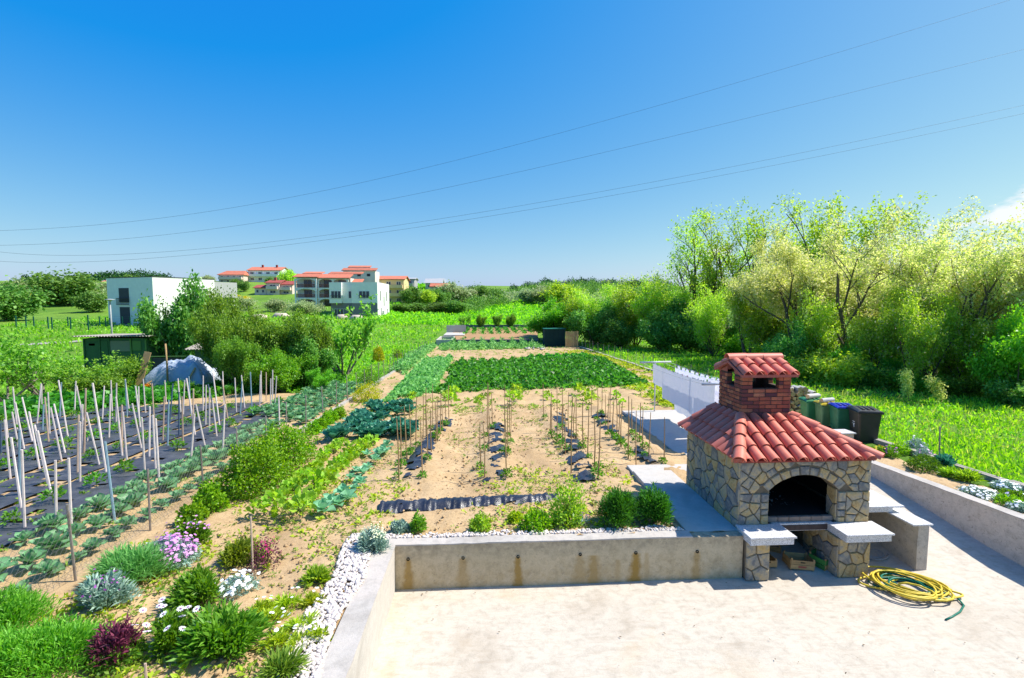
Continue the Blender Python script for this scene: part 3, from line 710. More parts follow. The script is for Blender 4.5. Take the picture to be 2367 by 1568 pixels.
# chimney roof: ridge along x, gable ends rendered in red mortar
RX0, RX1, RY0, RY1, RZE, RYM, RZR = 4.9, 6.02, 8.9, 10.02, 3.315, 9.46, 3.53
cr = MB()
for ya, yb in ((RY0, RYM), (RY1, RYM)):
    lo, hi = (RX0, RX1); f = [(lo, ya, RZE), (hi, ya, RZE), (hi, yb, RZR), (lo, yb, RZR)]; b = [(x, y, z - .05) for x, y, z in f]
    cr.add(f + b, [(0, 1, 2, 3) if ya < yb else (3, 2, 1, 0), (7, 6, 5, 4) if ya < yb else (4, 5, 6, 7), (0, 4, 5, 1), (1, 5, 6, 2), (3, 2, 6, 7), (0, 3, 7, 4)])
for gx in (HX0 + .002, HX1 - .1):
    pts = [(RY0 + .12, RZE - .03), (SO[0] - .0, RZE - .03), (SO[0], RZE + .11), (9.46, RZE + .15), (SO[1], RZE + .11), (SO[1], RZE - .03), (RY1 - .12, RZE - .03), (RYM, RZR - .06)]
    tri = [(0, 1, 2, 7), (2, 3, 7), (3, 4, 7), (4, 5, 6, 7)]
    V = [(gx, y, z) for y, z in pts] + [(gx + .09, y, z) for y, z in pts]
    cr.add(V, [tuple(reversed(f)) for f in tri] + [tuple(i + 8 for i in f) for f in tri] + [(1, 2, 10, 9), (2, 3, 11, 10), (3, 4, 12, 11), (4, 5, 13, 12)])
croof = bpart(cr, 'chimney_roof', 'tile_mortar', chim)
for y in (RY0 + .09, RY1 - .19):
    bpart(MB().box(HX0 + .01, HX1 - .01, y + .04, y + .12, RZE - .075, RZE + .0), 'lintel', 'tile_mortar', chim)
def vv(x, y, z): return Vector((x, y, z))
tile_slope(vv(RX0, RY0, RZE), vv(RX1, RY0, RZE), vv(RX1, RYM, RZR), vv(RX0, RYM, RZR), chim, BO, .236, .4, .33)
tile_slope(vv(RX1, RY1, RZE), vv(RX0, RY1, RZE), vv(RX0, RYM, RZR), vv(RX1, RYM, RZR), chim, BO, .236, .4, .33)
for k in range(3): put_tile(vv(RX0 - .02 + k * .36, RYM, RZR + .03), vv(RX0 + .38 + k * .36, RYM, RZR + .03 + .004), Vector((0, 0, 1)), .112, .1, chim, BO, .0, -.02)
bpart(MB().box(RX0 + .03, RX1 - .03, RYM - .09, RYM + .09, RZR - .03, RZR + .06), 'ridge_mortar', 'tile_mortar', chim)

# ============================================================ side counter on a concrete wall, right of the barbecue
sc_ = empty('side_counter', (7.5, 8.6, 0)); tag(sc_, 'concrete side wall with granite slabs on top, right of the barbecue', 'counter')
child(rough_box('wall', 7.56, 7.76, 7.8, 10.2, lambda x, y: -.02, lambda x, y: .868, 'wall_pitted', None, .1, .008), sc_)
child(MB().box(7.33, 7.7, 7.66, 9.4, .872, .9).build('counter_top', 'granite', bev=.004), sc_)
child(MB().box(6.82, 7.58, 8.12, 9.9, 1.0, 1.03).build('counter_top', 'granite', bev=.004), sc_)
child(MB().box(6.84, 7.4, 8.16, 9.86, .905, .997).build('apron', 'granite', bev=.003), sc_)
tp = empty('tap_pedestal', (9.9, 13.0, .5)); tag(tp, 'small square concrete pedestal with granite cap in front of the black bin', 'pedestal')
p0 = atz(1952, 998, .98)
tp.location = (p0.x, p0.y, .5)
MB().box(-.2, .16, -.16, .2, 0, .455).build('pillar', 'wall_pitted', tp); MB().box(-.24, .2, -.2, .24, .458, .49).build('cap', 'granite', tp, bev=.004)
# ============================================================ crates and tub under the barbecue
M['crate_wood'] = pmat('crate_wood', (.5, .31, .13), .2, 9, .75, .2); M['crate_green'] = pmat('crate_green', (.06, .25, .05), .15, 9, .6, .1); M['print_red'] = pmat('print_red', (.45, .06, .05), .1, 30, .7, 0)
def crate(loc, rz, label, w=.42, dp=.3, h=.2, tilt=(0, 0), printed=None, green=False):
    c = empty('wooden_crate', loc, rz); c.rotation_euler = (tilt[0], tilt[1], rz); tag(c, label, 'crate', 'fruit crates under the barbecue')
    mt = 'crate_wood'
    for sx in (-1, 1):
        for sy in (-1, 1): MB().box(sx * (w / 2 - .012) - .012, sx * (w / 2 - .012) + .012, sy * (dp / 2 - .012) - .012, sy * (dp / 2 - .012) + .012, 0, h + .03).build('corner_post', mt, c)
    for sy in (-1, 1):
        y0 = sy * (dp / 2 + .003)
        for k, (za, zb) in enumerate(((.02, .02 + h * .4), (h * .56, h))):
            s = MB().box(-w / 2, w / 2, y0 - .004, y0 + .004, za, zb).build('slat', 'crate_green' if green and k else mt, c)
            if printed and sy < 0 and k == 0:
                m = MB(); xx = -.07
                for q in range(7): m.box(xx, xx + .014, y0 - .006, y0 - .0045, .04, .075); xx += .02
                m.build('print', 'print_red', s)
            if sy < 0 and k == 1: MB().box(-.04, .04, y0 - .0062, y0 - .0045, h * .75, h * .86).build('hand_hole', 'dark', s)
    for sx in (-1, 1):
        x0 = sx * (w / 2 + .008)
        for k, (za, zb) in enumerate(((.02, .02 + h * .4), (h * .56, h))): MB().box(x0 - .004, x0 + .004, -dp / 2 + .004, dp / 2 - .004, za, zb).build('slat', 'crate_green' if green else mt, c)
    for k in range(4): ya = -dp / 2 + .01 + k * dp / 4; MB().box(-w / 2 + .01, w / 2 - .01, ya, ya + dp / 4 - .02, .004, .012).build('base_slat', mt, c)
    return c
def uz(x, y, z): return atz(1563.9 + x / 5.6, 1124.4 + y / 5.6, z)
crate(uz(1570, 1030, .03), -.12, 'tipped wooden crate with red print under the middle of the barbecue', .4, .28, .17, (0, .06), True)
crate(uz(1860, 1020, .03) + Vector((.06, .05, 0)), .5, 'green and wood crate leaning by the right stone pillar', .36, .28, .2, (.1, -.08), None, True)
crate(uz(1235, 1045, .03) + Vector((-.08, .1, 0)), .0, 'pale crate just behind the left stone pillar', .3, .25, .13)
crate(uz(1330, 930, .02) + Vector((.0, .35, .02)), -.6, 'wooden crate lying askew in the shade behind the printed crate', .42, .3, .2, (.35, 0))
crate(Vector((5.62, 9.2, .36)), .3, 'wooden crate on top of the dark tub under the barbecue', .36, .26, .14, (.1, .25))
M['tub'] = pmat('tub', (.05, .045, .045), .1, 5, .5, 0)
tag(MB().lathe([(0, .01), (.25, .0), (.31, .32), (.335, .33), (.335, .345), (.3, .345), (.25, .05), (0, .04)], 24, (5.62, 9.1, 0)).build('round_tub', 'tub', None, True), 'dark round tub in the shade under the barbecue', 'tub')
# ============================================================ hoses
M['hose_yellow'] = pmat('hose_yellow', (.85, .64, .06), .1, 20, .45, 0); M['hose_green'] = pmat('hose_green', (.0, .17, .115), .1, 20, .4, 0); M['hose_white'] = pmat('hose_white', (.55, .5, .45), .1, 20, .6, 0)
HC = Vector((6.98, 7.28, 0))
def coil(name, n, mat, label, cen, rx, ry, rot, seed, tail, r=.013, zmax=.09):
    q = random.Random(seed); pts = []; lay = 0
    for t in range(n):
        a = rx * q.uniform(.5, 1.2); b = ry * q.uniform(.5, 1.2); cx, cy = cen.x + q.uniform(-.16, .16), cen.y + q.uniform(-.09, .09); ro = rot + q.uniform(-.5, .5)
        for k in range(22):
            pts.append((cx, cy, a, b, ro, 2 * math.pi * k / 22, r + zmax * (t + k / 22) / n * q.uniform(.85, 1.1)))
    P_ = []; 
    par = np.array([p[:5] for p in pts]); k = np.ones(9) / 9
    par = np.stack([np.convolve(np.pad(par[:, i], 4, 'edge'), k, 'valid') for i in range(5)], 1)
    zz = np.convolve(np.pad(np.array([p[6] for p in pts]), 3, 'edge'), np.ones(7) / 7, 'valid')
    for (cx, cy, a, b, ro), p, z in zip(par, pts, zz):
        x, y = a * math.cos(p[5]), b * math.sin(p[5]); P_.append(Vector((cx + x * math.cos(ro) - y * math.sin(ro), cy + x * math.sin(ro) + y * math.cos(ro), max(r, z))))
    P_ += [Vector(t) for t in tail]
    for _ in range(2):
        P_ = [P_[0]] + [(P_[i - 1] + P_[i] * 2 + P_[i + 1]) / 4 for i in range(1, len(P_) - 1)] + [P_[-1]]
    return tag(MB().tube(P_, r, 7).build(name, mat, None, True), label, 'hose')
e1 = atz(2240, 1400, .014); e2 = atz(2186, 1433, .014); e3 = atz(2232, 1385, .03)
coil('garden_hose', 7, 'hose_green', 'green garden hose in the coil with its free end on the patio', HC + Vector((.02, .0, 0)), .42, .27, -.62, 11, [tuple(e3 + Vector((-.15, .2, .02))), tuple(e3), tuple(e1), tuple(e1.lerp(e2, .45) + Vector((.03, -.03, 0))), tuple(e2.lerp(e1, .15)), tuple(e2)], .014, .08)
coil('garden_hose', 10, 'hose_yellow', 'yellow garden hose heaped in loose loops beside the barbecue', HC, .6, .37, -.55, 5, [tuple(HC + Vector((.1, -.05, .12))), tuple(HC + Vector((-.1, .1, .12))), tuple(HC + Vector((-.2, .0, .1)))], .016, .13)
coil('garden_hose', 5, 'hose_white', 'whitish hose coiled in the shade of the concrete side wall', Vector((7.12, 8.35, 0)), .26, .24, 0, 8, [(7.3, 8.2, .02)], .012, .05)
# ============================================================ wheelie bins
M['bin_green'] = pmat('bin_green', (.05, .27, .1), .08, 3, .42, 0, .45); M['bin_green_pale'] = pmat('bin_green_pale', (.15, .31, .13), .08, 3, .45, 0, .45)
M['bin_teal'] = pmat('bin_teal', (.03, .21, .1), .08, 3, .4, 0, .45); M['bin_black'] = pmat('bin_black', (.035, .032, .032), .08, 3, .42, 0, .5)
M['lid_blue'] = pmat('lid_blue', (.01, .02, .42), .06, 3, .35, 0, .5); M['lid_yellow'] = pmat('lid_yellow', (.62, .46, .01), .06, 3, .4, 0, .5); M['rubber'] = pmat('rubber', (.015, .015, .016), .1, 9, .8, .1); M['white_print'] = pmat('white_print', (.7, .7, .7), 0, 9, .6, 0)
def wheelie_bin(loc, rz, body, lid, label, w=.55, d=.6, h=.9, printed=False):
    b = empty('wheelie_bin', loc, rz); tag(b, label, 'bin', 'wheelie bins by the driveway'); k = .8
    def fr(x, y, z, s): return (x * s, y * s, z)
    m = MB(); rings = []
    for z, s in ((.03, k), (h * .5, (1 + k) / 2 - .01), (h * .86, .985), (h * .88, 1.0)):
        r = .05; q = []
        for cx, cy, a0 in ((1, 1, 0), (-1, 1, 90), (-1, -1, 180), (1, -1, 270)):
            for a in (0, 45, 90): q.append(((cx * (w / 2 - r) + r * math.cos(R(a0 + a))) * s, (cy * (d / 2 - r) + r * math.sin(R(a0 + a))) * s, z))
        rings.append(q)
    n = 12; m.v = [p for q in rings for p in q]
    for i in range(3): m.f += [(i * n + j, i * n + (j + 1) % n, (i + 1) * n + (j + 1) % n, (i + 1) * n + j) for j in range(n)]
    m.f.append(tuple(reversed(range(n)))); bd = m.build('body', body, b)
    MB().box(-w / 2 - .025, w / 2 + .025, -d / 2 - .025, d / 2 + .03, h * .885, h * .925).build('rim', body, b, bev=.01)
    l = MB(); z = h * .93
    prof = [(-d / 2 - .03, .0), (-d / 2 - .025, .03), (-d / 2 + .1, .055), (d / 2 - .12, .08), (d / 2 + .02, .05), (d / 2 + .05, .0)]
    for sx in (-1, 1):
        l.v += [(sx * (w / 2 + .03), y, z + dz * .35) for y, dz in prof]
    for sx in (-1, 1):
        l.v += [(sx * (w / 2 - .04), y * .94, z + dz) for y, dz in prof]
    for i in range(5): l.f += [(i, 12 + i, 13 + i, i + 1), (12 + i, 18 + i, 19 + i, 13 + i), (18 + i, 6 + i, 7 + i, 19 + i), (i, i + 1, 7 + i, 6 + i)]
    ld = l.build('lid', lid, b)
    for x in (-.14, .0, .14): MB().box(x - .035, x + .035, -d / 2 + .1, d / 2 - .16, z + .055, z + .088).build('lid_rib', lid, ld, bev=.012)
    MB().tube([(-w / 2 + .05, d / 2 + .09, h * .95), (w / 2 - .05, d / 2 + .09, h * .95)], .017, 8).build('handle', body, b)
    for sx in (-1, 1): MB().box(sx * (w / 2 - .08) - .02, sx * (w / 2 - .08) + .02, d / 2 - .02, d / 2 + .1, h * .9, h * .94).build('handle_bracket', body, b)
    for sx in (-1, 1):
        wm = MB().lathe([(0, -.03), (.1, -.03), (.115, -.015), (.115, .015), (.1, .03), (0, .03)], 16); wm.xf(Matrix.Translation((sx * (w / 2 - .02), d / 2 - .06, .115)) @ Matrix.Rotation(R(90), 4, 'Y')); wm.build('wheel', 'rubber', b, True)
    for sx in (-1, 1): MB().tube([(sx * (w / 2 * .9 + .004), -d / 2 * .2, .1), (sx * (w / 2 * .91 + .004), -d / 2 * .05, .3), (sx * (w / 2 * .91), d / 2 * .5, .35)], .008, 5).build('wheel_arch', body, b)
    if printed:
        m = MB(); y = -.06
        for z0, z1, y0, y1 in ((.6, .615, -.1, .08), (.58, .588, -.08, .03), (.535, .55, -.1, .08), (.5, .53, -.05, .03), (.47, .49, -.04, .02), (.43, .46, -.03, .015)):
            s = .9 + .1 * (z0 / h - .5) * 2; xx = -w / 2 * ((1 + k) / 2 + (z0 / h - .5) * .36) - .003; m.add([(xx, y0, z0), (xx - .002, y0, z1), (xx - .002, y1, z1), (xx, y1, z0)], [(0, 1, 2, 3)])
        m.build('print', 'white_print', bd)
    return b
wheelie_bin((11.4, 13.75, .52), R(-16), 'bin_black', 'bin_black', 'black wheelie bin with white print, nearest of the four bins', .62, .72, 1.03, True)
wheelie_bin((11.28, 14.5, .5), R(-14), 'bin_teal', 'lid_blue', 'green wheelie bin with blue lid beside the black bin', .55, .62, 1.0)
wheelie_bin((11.2, 15.12, .48), R(-12), 'bin_green_pale', 'lid_yellow', 'pale green wheelie bin with yellow lid under a log', .5, .55, .97)
wheelie_bin((11.15, 15.75, .46), R(-12), 'bin_green', 'bin_green', 'green wheelie bin with green lid, farthest of the four bins', .55, .6, .98)
# ============================================================ firewood
def mk_wood(nm, a, b):
    t = NT(nm); o = t.obj(); mpn = t.new('Mapping'); mpn.inputs['Scale'].default_value = (2, 22, 22); t.link(o, mpn.inputs[0]); oi = t.new('ObjectInfo')
    c = t.ramp(t.noise(3, 6, .65, mpn.outputs[0]), [(.3, a), (.7, b)]); h = t.new('HueSaturation'); t.link(c, h.inputs['Color']); t.link(t.map(oi.outputs['Random'], 0, 1, .75, 1.2), h.inputs['Value'])
    t.bsdf(h.outputs[0], .85, t.bump(t.noise(5, 5, .6, mpn.outputs[0]), .4, .01), .2); M[nm] = t.m
mk_wood('split_wood', (.42, .25, .1), (.6, .42, .22)); mk_wood('weathered_wood', (.38, .35, .33), (.58, .55, .5)); mk_wood('bark', (.1, .075, .055), (.2, .16, .12))
rl = random.Random(9)
def log_thing(loc, ang, L, r, label, round_=False, weather=False):
    n = 9 if round_ else rl.choice((3, 4, 5)); a0 = rl.uniform(0, 6.28); rr = [r * rl.uniform(.85, 1.15) for _ in range(n)]
    ring = [(rr[k] * math.cos(a0 + 6.283 * k / n), rr[k] * math.sin(a0 + 6.283 * k / n)) for k in range(n)]
    t = empty('firewood_log', loc); t.rotation_euler = (rl.uniform(-.06, .06), rl.uniform(-.06, .06), ang); tag(t, label, 'log', 'firewood logs')
    m = MB(); m.v = [(-L / 2, y, z) for y, z in ring] + [(L / 2, y, z) for y, z in ring]; m.f = [(k, n + k, n + (k + 1) % n, (k + 1) % n) for k in range(n)]
    m.build('bark' if round_ else 'split_side', 'weathered_wood' if weather else ('bark' if round_ else 'split_wood'), t, round_)
    e = MB(); e.v = m.v[:]; e.f = [tuple(range(n)), tuple(n + k for k in reversed(range(n)))]; e.build('cut_end', 'split_wood', t); return t
for row in range(7):
    for c in range(8 - row // 3):
        x = 10.85 + c * .2 + (row % 2) * .1; y = 17.3 + rl.uniform(-.06, .06); z = .53 + row * .16; top = row >= 6 - (c > 4)
        log_thing((x, y, z), R(90) + rl.uniform(-.15, .15) + (rl.uniform(-.7, .7) if top else 0), rl.uniform(.4, .5), rl.uniform(.078, .108), ('bleached log on top of the firewood pile, layer %s, %s from the left' % (nth(row + 1), nth(c + 1)) if top else 'split log in the firewood pile, %s from the left in the %s layer' % (nth(c + 1), nth(row + 1))), rl.random() < .25, top or rl.random() < .12)
log_thing((11.15, 15.7, 1.52), .25, .5, .085, 'bleached log lying on the green bin lid', True, True); log_thing((11.2, 15.1, 1.5), .15, .45, .085, 'bleached log lying on the yellow bin lid', True, True)
# ============================================================ washing line
M['white_metal'] = pmat('white_metal', (.7, .71, .72), .05, 5, .45, 0); M['line'] = pmat('line', (.6, .6, .58), .05, 9, .7, 0)
def mk_cloth():
    t = NT('cloth'); p = t.new('BsdfDiffuse'); p.inputs[0].default_value = (.84, .83, .9, 1); q = t.new('BsdfTranslucent'); q.inputs[0].default_value = (.8, .8, .86, 1); mx = t.new('MixShader'); mx.inputs[0].default_value = .14
    b = t.bump(t.noise(8, 4, .6, t.obj()), .15, .02); t.link(b, p.inputs['Normal']); t.link(p.outputs[0], mx.inputs[1]); t.link(q.outputs[0], mx.inputs[2]); t.link(mx.outputs[0], t.out.inputs[0]); M['cloth'] = t.m
mk_cloth()
LX = [5.92, 6.28, 6.72, 6.98]
wlp = empty('washing_line', (6.43, 17.6, .6)); tag(wlp, 'white metal washing line with two T-shaped posts on the concrete slab', 'washing line'); WO = Vector(wlp.location)
for y, zt_ in ((17.75, 2.45), (12.6, 2.5)):
    MB().tube([Vector((6.43, y, .58)) - WO, Vector((6.43, y, zt_)) - WO], .026, 8).build('post', 'white_metal', wlp, True)
    MB().tube([Vector((5.84, y, zt_)) - WO, Vector((7.02, y, zt_ + .02)) - WO], .032, 8).build('crossbar', 'white_metal', wlp, True)
def line_pt(x, y): u = (y - 12.6) / 5.15; return Vector((x, y, 2.5 - .05 * u - .3 * u * (1 - u)))
for x in LX: MB().tube([line_pt(x, 12.6 + 5.15 * k / 12) - WO for k in range(13)], .006, 5).build('line', 'line', wlp)
def hang(name, x, y0, y1, drop, label, cat, group, fold=.03, back=0, seed=0):
    nh = max(4, int((y1 - y0) / .06)); nv_ = 14; V = []
    for j in range(nv_ + 1):
        for i in range(nh + 1):
            y = y0 + (y1 - y0) * i / nh; p = line_pt(x, y); v = j / nv_; wv = math.sin(y * 9 + seed) * .6 + math.sin(y * 21 + seed * 2) * .25 + noise.noise((y * 2, v * 2, seed)) * .8
            V.append((p.x + back + wv * fold * v ** .7, y + .02 * v * math.sin(y * 3 + seed), p.z - drop * v - .02 * math.sin(y * 14 + seed) * (1 - v) - .05 * v * noise.noise((y * 1.3, seed, 4))))
    F_ = [(j * (nh + 1) + i, j * (nh + 1) + i + 1, (j + 1) * (nh + 1) + i + 1, (j + 1) * (nh + 1) + i) for j in range(nv_) for i in range(nh)]
    o = link(name, npmesh(name, np.array(V), np.array(F_)), 'cloth', None, True); return tag(o, label, cat, group)
hang('bed_sheet', LX[1], 16.55, 17.6, .72, 'white sheet hanging closest to the far washing-line post', 'sheet', None, .015, 0, 1)
hang('bed_sheet', LX[1], 14.3, 16.6, 1.05, 'broad white sheet in the middle of the washing line', 'sheet', None, .02, 0, 2)
hang('bed_sheet', LX[1], 12.75, 14.38, 1.1, 'white sheet hanging next to the brick chimney', 'sheet', None, .02, 0, 3)
hang('bed_sheet', LX[2], 14.2, 16.6, 1.5, 'white sheet hanging lower behind the broad middle sheet', 'sheet', None, .05, 0, 4)
hang('bed_sheet', LX[2], 12.8, 14.1, 1.72, 'long white sheet behind, its lower hem near the tiled roof', 'sheet', None, .05, 0, 5)
for k in range(11):
    y = 16.9 - k * .37; hang('small_laundry', LX[3], y - .1 - .05 * (k % 2), y + .12, .12 + .07 * ((k * 5) % 3), 'small white garment on the rear washing line, %s from the far post' % nth(k + 1), 'laundry', 'small white laundry on the rear line', .02, 0, 7 + k)
for nm, c in (('peg_blue', (.04, .15, .45)), ('peg_red', (.5, .05, .06)), ('peg_teal', (.02, .35, .32)), ('peg_white', (.7, .7, .7))): M[nm] = pmat(nm, c, .05, 9, .5, 0)
PEGC = ['blue', 'red', 'teal', 'white']; pegm = {}
def peg(x, y, c, k):
    if c not in pegm:
        m = MB(); 
        for s in (-1, 1): m.add([(s * .004, -.005, -.03), (s * .012, -.005, .035), (s * .012, .005, .035), (s * .004, .005, -.03), (s * .009, -.005, -.03), (s * .019, -.005, .035), (s * .019, .005, .035), (s * .009, .005, -.03)], [(0, 1, 2, 3), (4, 7, 6, 5), (0, 4, 5, 1), (3, 2, 6, 7), (1, 5, 6, 2), (0, 3, 7, 4)])
        me = bpy.data.meshes.new('clothes_peg'); me.from_pydata(m.v, [], m.f); me.materials.append(M['peg_' + c]); pegm[c] = me
    o = link('clothes_peg', pegm[c], None); p = line_pt(x, y); o.location = p + Vector((0, 0, .005)); o.rotation_euler = (rl.uniform(-.3, .3), 0, rl.uniform(-.4, .4)); tag(o, '%s clothes peg on the %s washing line, %s from the far post' % (c, 'front' if x < 6.5 else 'rear', nth(k + 1)), 'clothes peg', '%s pegs on the %s line' % (c, 'front' if x < 6.5 else 'rear'))
for k in range(13): peg(LX[1], 17.5 - k * .37, PEGC[(k * 7 % 5) % 3], k)
for k in range(22): peg(LX[3], 17.0 - k * .185, PEGC[k * 5 % 4], k)
# ============================================================ fences
M['galv'] = pmat('galv', (.42, .41, .4), .2, 8, .6, .2, .4, .3, (.2, .13, .09)); M['rust_post'] = pmat('rust_post', (.36, .33, .3), .3, 4, .7, .3, .3, 0, (.2, .1, .05)); M['wire'] = pmat('wire', (.2, .19, .18), .1, 9, .5, 0, .4, .5)
M['stone_kerb'] = pmat('stone_kerb', (.46, .42, .36), .2, 5, .9, .4)
def fence(name, x, y0, y1, st, h, label, mat, mesh_to, kerb, seed, wires=5, jit=.1, zoff=.1):
    q = random.Random(seed); f = empty(name, (x, y0, float(zt(x, y0)))); tag(f, label, 'fence'); O = Vector(f.location)
    pm = MB().tube([(0, 0, -.3), (0, 0, h)], .017, 6); me = bpy.data.meshes.new('post'); me.from_pydata(pm.v, [], pm.f); me.materials.append(M[mat]); y = y0
    while y <= y1:
        o = link('post', me, None, f); o.location = Vector((x + q.uniform(-.02, .02), y, float(zt(x, y)))) - O; o.rotation_euler = (q.uniform(-.05, .05), q.uniform(-.06, .06), 0); o.scale.z = q.uniform(.93, 1.06); y += st * q.uniform(1 - jit, 1 + jit)
    m = MB()
    for k in range(wires):
        z = zoff + (h - zoff - .08) * k / (wires - 1); m.tube([Vector((x, y_, float(zt(x, y_)) + z)) - O for y_ in np.arange(y0, y1 + .1, 3)], .0022, 3, False)
    a = y0
    while a < mesh_to:                                  # diamond netting, near part
        for s in (-1, 1):
            p = Vector((x, a, float(zt(x, a)) + zoff)); e = p + Vector((0, s * (h - zoff - .1) * .9, h - zoff - .1)); m.tube([p - O, e - O], .0019, 3, False)
        a += .1
    m.build('wire_netting', 'wire', f)
    if kerb:
        m = MB(); yy = list(np.arange(max(y0, kerb), y1 + .1, 1.5))
        for a, b in zip(yy[:-1], yy[1:]):
            za, zb = float(zt(x, a)), float(zt(x, b)); hh = .1 + q.uniform(-.02, .03)
            m.add([(x - .09, a, za - .2), (x + .09, a, za - .2), (x + .09, b, zb - .2), (x - .09, b, zb - .2), (x - .09, a, za + hh), (x + .09, a, za + hh), (x + .09, b - .004, zb + hh), (x - .09, b - .004, zb + hh)], [(4, 5, 6, 7), (0, 1, 5, 4), (1, 2, 6, 5), (2, 3, 7, 6), (3, 0, 4, 7)])
        m.v = [tuple(Vector(p) - O) for p in m.v]; m.build('kerb', 'stone_kerb', f)
    return f
fence('wire_fence', -5.82, 5.4, 57, 1.55, 1.12, 'wire netting fence on thin posts along the left edge of the garden', 'galv', 12.5, 14.5, 2)
fence('wire_fence', 11.25, 20, 57, 1.9, 1.05, 'wire fence with low kerb along the meadow on the far right of the garden', 'galv', 0, True, 3, 6)
fence('wire_fence', 11.55, 6.8, 18.6, 2.25, .95, 'sparse rusty fence posts between the flower bed and the meadow', 'rust_post', 0, True, 5, 4)
# ============================================================ overhead cables
M['cable'] = pmat('cable', (.05, .06, .08), .05, 9, .6, 0)
def cable(pts, label, r=.011):
    P = [aty(px, py, d) for px, py, d in pts]; n = len(P); Q = []
    A = np.array([tuple(p) for p in P]); t = np.linspace(0, 1, n); tt = np.linspace(0, 1, 60)
    C = [np.polyval(np.polyfit(t, A[:, k], min(3, n - 1)), tt) for k in range(3)]
    tag(MB().tube([Vector(p) for p in np.stack(C, 1)], r, 5).build('overhead_cable', 'cable', None, True), label, 'cable', 'overhead cables')
def cab(ys_, lab): cable([(px, py, 55) for px, py in ys_], lab)
cab([(-60, 533), (300, 517), (700, 450), (1183, 335), (1700, 195), (2430, -30)], 'highest of the four overhead cables crossing the sky')
cab([(-60, 566), (300, 556), (700, 498), (1183, 395), (1700, 286), (2430, 97)], 'second highest of the four overhead cables')
cab([(-60, 572), (200, 590), (600, 566), (1183, 478), (1700, 383), (2430, 230)], 'upper cable of the lowest pair across the sky')
cab([(-60, 598), (200, 604), (600, 577), (1183, 492), (1700, 397), (2430, 250)], 'lowest of the four overhead cables')
# ============================================================ plants
LM('cabbage', '3f7c4a', '7dac7a', .25, .45); LM('kale', '1f5f4a', '4f947a', .2, .4); LM('cabbage_young', '4f9a70', '8fc29a', .3, .4)
LM('tomato', '3d7a22', '6fa83a', .4, .5); LM('bean', '68961f', 'a8cc4e', .45, .45); LM('potato', '185a18', '5fa840', .4, .45); LM('pea', '3a8236', '8fc274', .4, .5)
LM('box_leaf', '3f7a0e', '8fc02a', .4, .4); LM('box_dark', '2a6010', '66982a', .35, .35); LM('golden', '7f9a10', 'c9c92a', .4, .4)
LM('rosemary', '1f5f14', '55962f', .25, .5); LM('feather', '408618', '88c044', .4, .5); LM('grassy', '4a8238', '86b869', .35, .5); LM('silver', '6f9585', 'a9c2b2', .2, .6); LM('purple_leaf', '431c30', '86405c', .25, .5)
LM('daisy_leaf', '3f7a1c', '7fb03c', .35, .45); LM('yellow_weed', '7fa01f', 'b5c93f', .4, .5); LM('weed', '557f22', '93b04a', .4, .5); LM('olive', '556f1a', '93a33a', .35, .5)
LM('grass', '559a22', '9cd048', .5, .5); LM('grass_pale', '8fae3a', 'c2cf6a', .45, .5); LM('fern', '529824', '98d050', .5, .5)
def flat(nm, a, b): LM(nm, a, b, .3, .6)
flat('fl_white', 'f2f2f6', 'ffffff'); flat('fl_pink', 'd98ad0', 'f5bdf0'); flat('fl_purple', '7a2f86', 'b05fb8'); flat('fl_magenta', 'b81f5f', 'd84f80'); flat('fl_yellow', 'e8c81f', 'fff04f'); flat('fl_lilac', 'cfc2ee', 'efe6ff'); flat('fl_cream', 'd8d8b0', 'f0f0cf'); flat('fl_orange', 'f08a0a', 'ffb52a')
M['stem'] = pmat('stem', (.16, .22, .06), .2, 9, .7, .1); M['twig'] = pmat('twig', (.2, .14, .09), .25, 9, .85, .3)
def hexes(P, N, r):
    n = len(P); N = unit(N); a = unit(np.cross(N, np.array([.3, .5, .81]))); b = np.cross(N, a); r = np.broadcast_to(r, (n,))[:, None]
    V = np.stack([P + (a * math.cos(k * math.pi / 3) + b * math.sin(k * math.pi / 3)) * r for k in range(6)], 1).reshape(-1, 3); I = np.arange(n)[:, None] * 6
    return V, np.concatenate([I + np.array([0, 1, 2, 3]), I + np.array([0, 3, 4, 5])])
def blob(n, rx, ry, rz, shell=.55, lump=.25, k=2.2, seed=0, z0=0, hemi=True):
    """points in a lumpy half-ellipsoid, denser towards the surface; returns points and outward directions"""
    d = RNG.normal(size=(n * 2, 3)); d = unit(d)
    if hemi: d[:, 2] = np.abs(d[:, 2]); 
    d = d[:n]; s = np.array([1 + lump * (noise.noise((q[0] * k + seed, q[1] * k, q[2] * k)) * 1.6) for q in d])
    r = (shell + (1 - shell) * RNG.random(n)) ** .6 * s
    r = np.where(RNG.random(n) < .25, r * RNG.random(n) ** .4, r)
    P = d * r[:, None] * np.array([rx, ry, rz]); P[:, 2] += z0; return P, d
def bush_mesh(name, n, rx, ry, rz, L, Wd, seed=0, shell=.6, lump=.22, up=.35, rand=.7, z0=.02, hemi=True, fold=.12):
    P, d = blob(n, rx, ry, rz, shell, lump, 2.2, seed, z0, hemi); D = d + RNG.normal(size=d.shape) * rand + np.array([0, 0, up]); sz = RNG.uniform(.7, 1.25, n)
    V, Fq = leaves(P, D, L * sz, Wd * sz, fold, .1, d + RNG.normal(size=d.shape) * .5); return npmesh(name, V, Fq), P, d
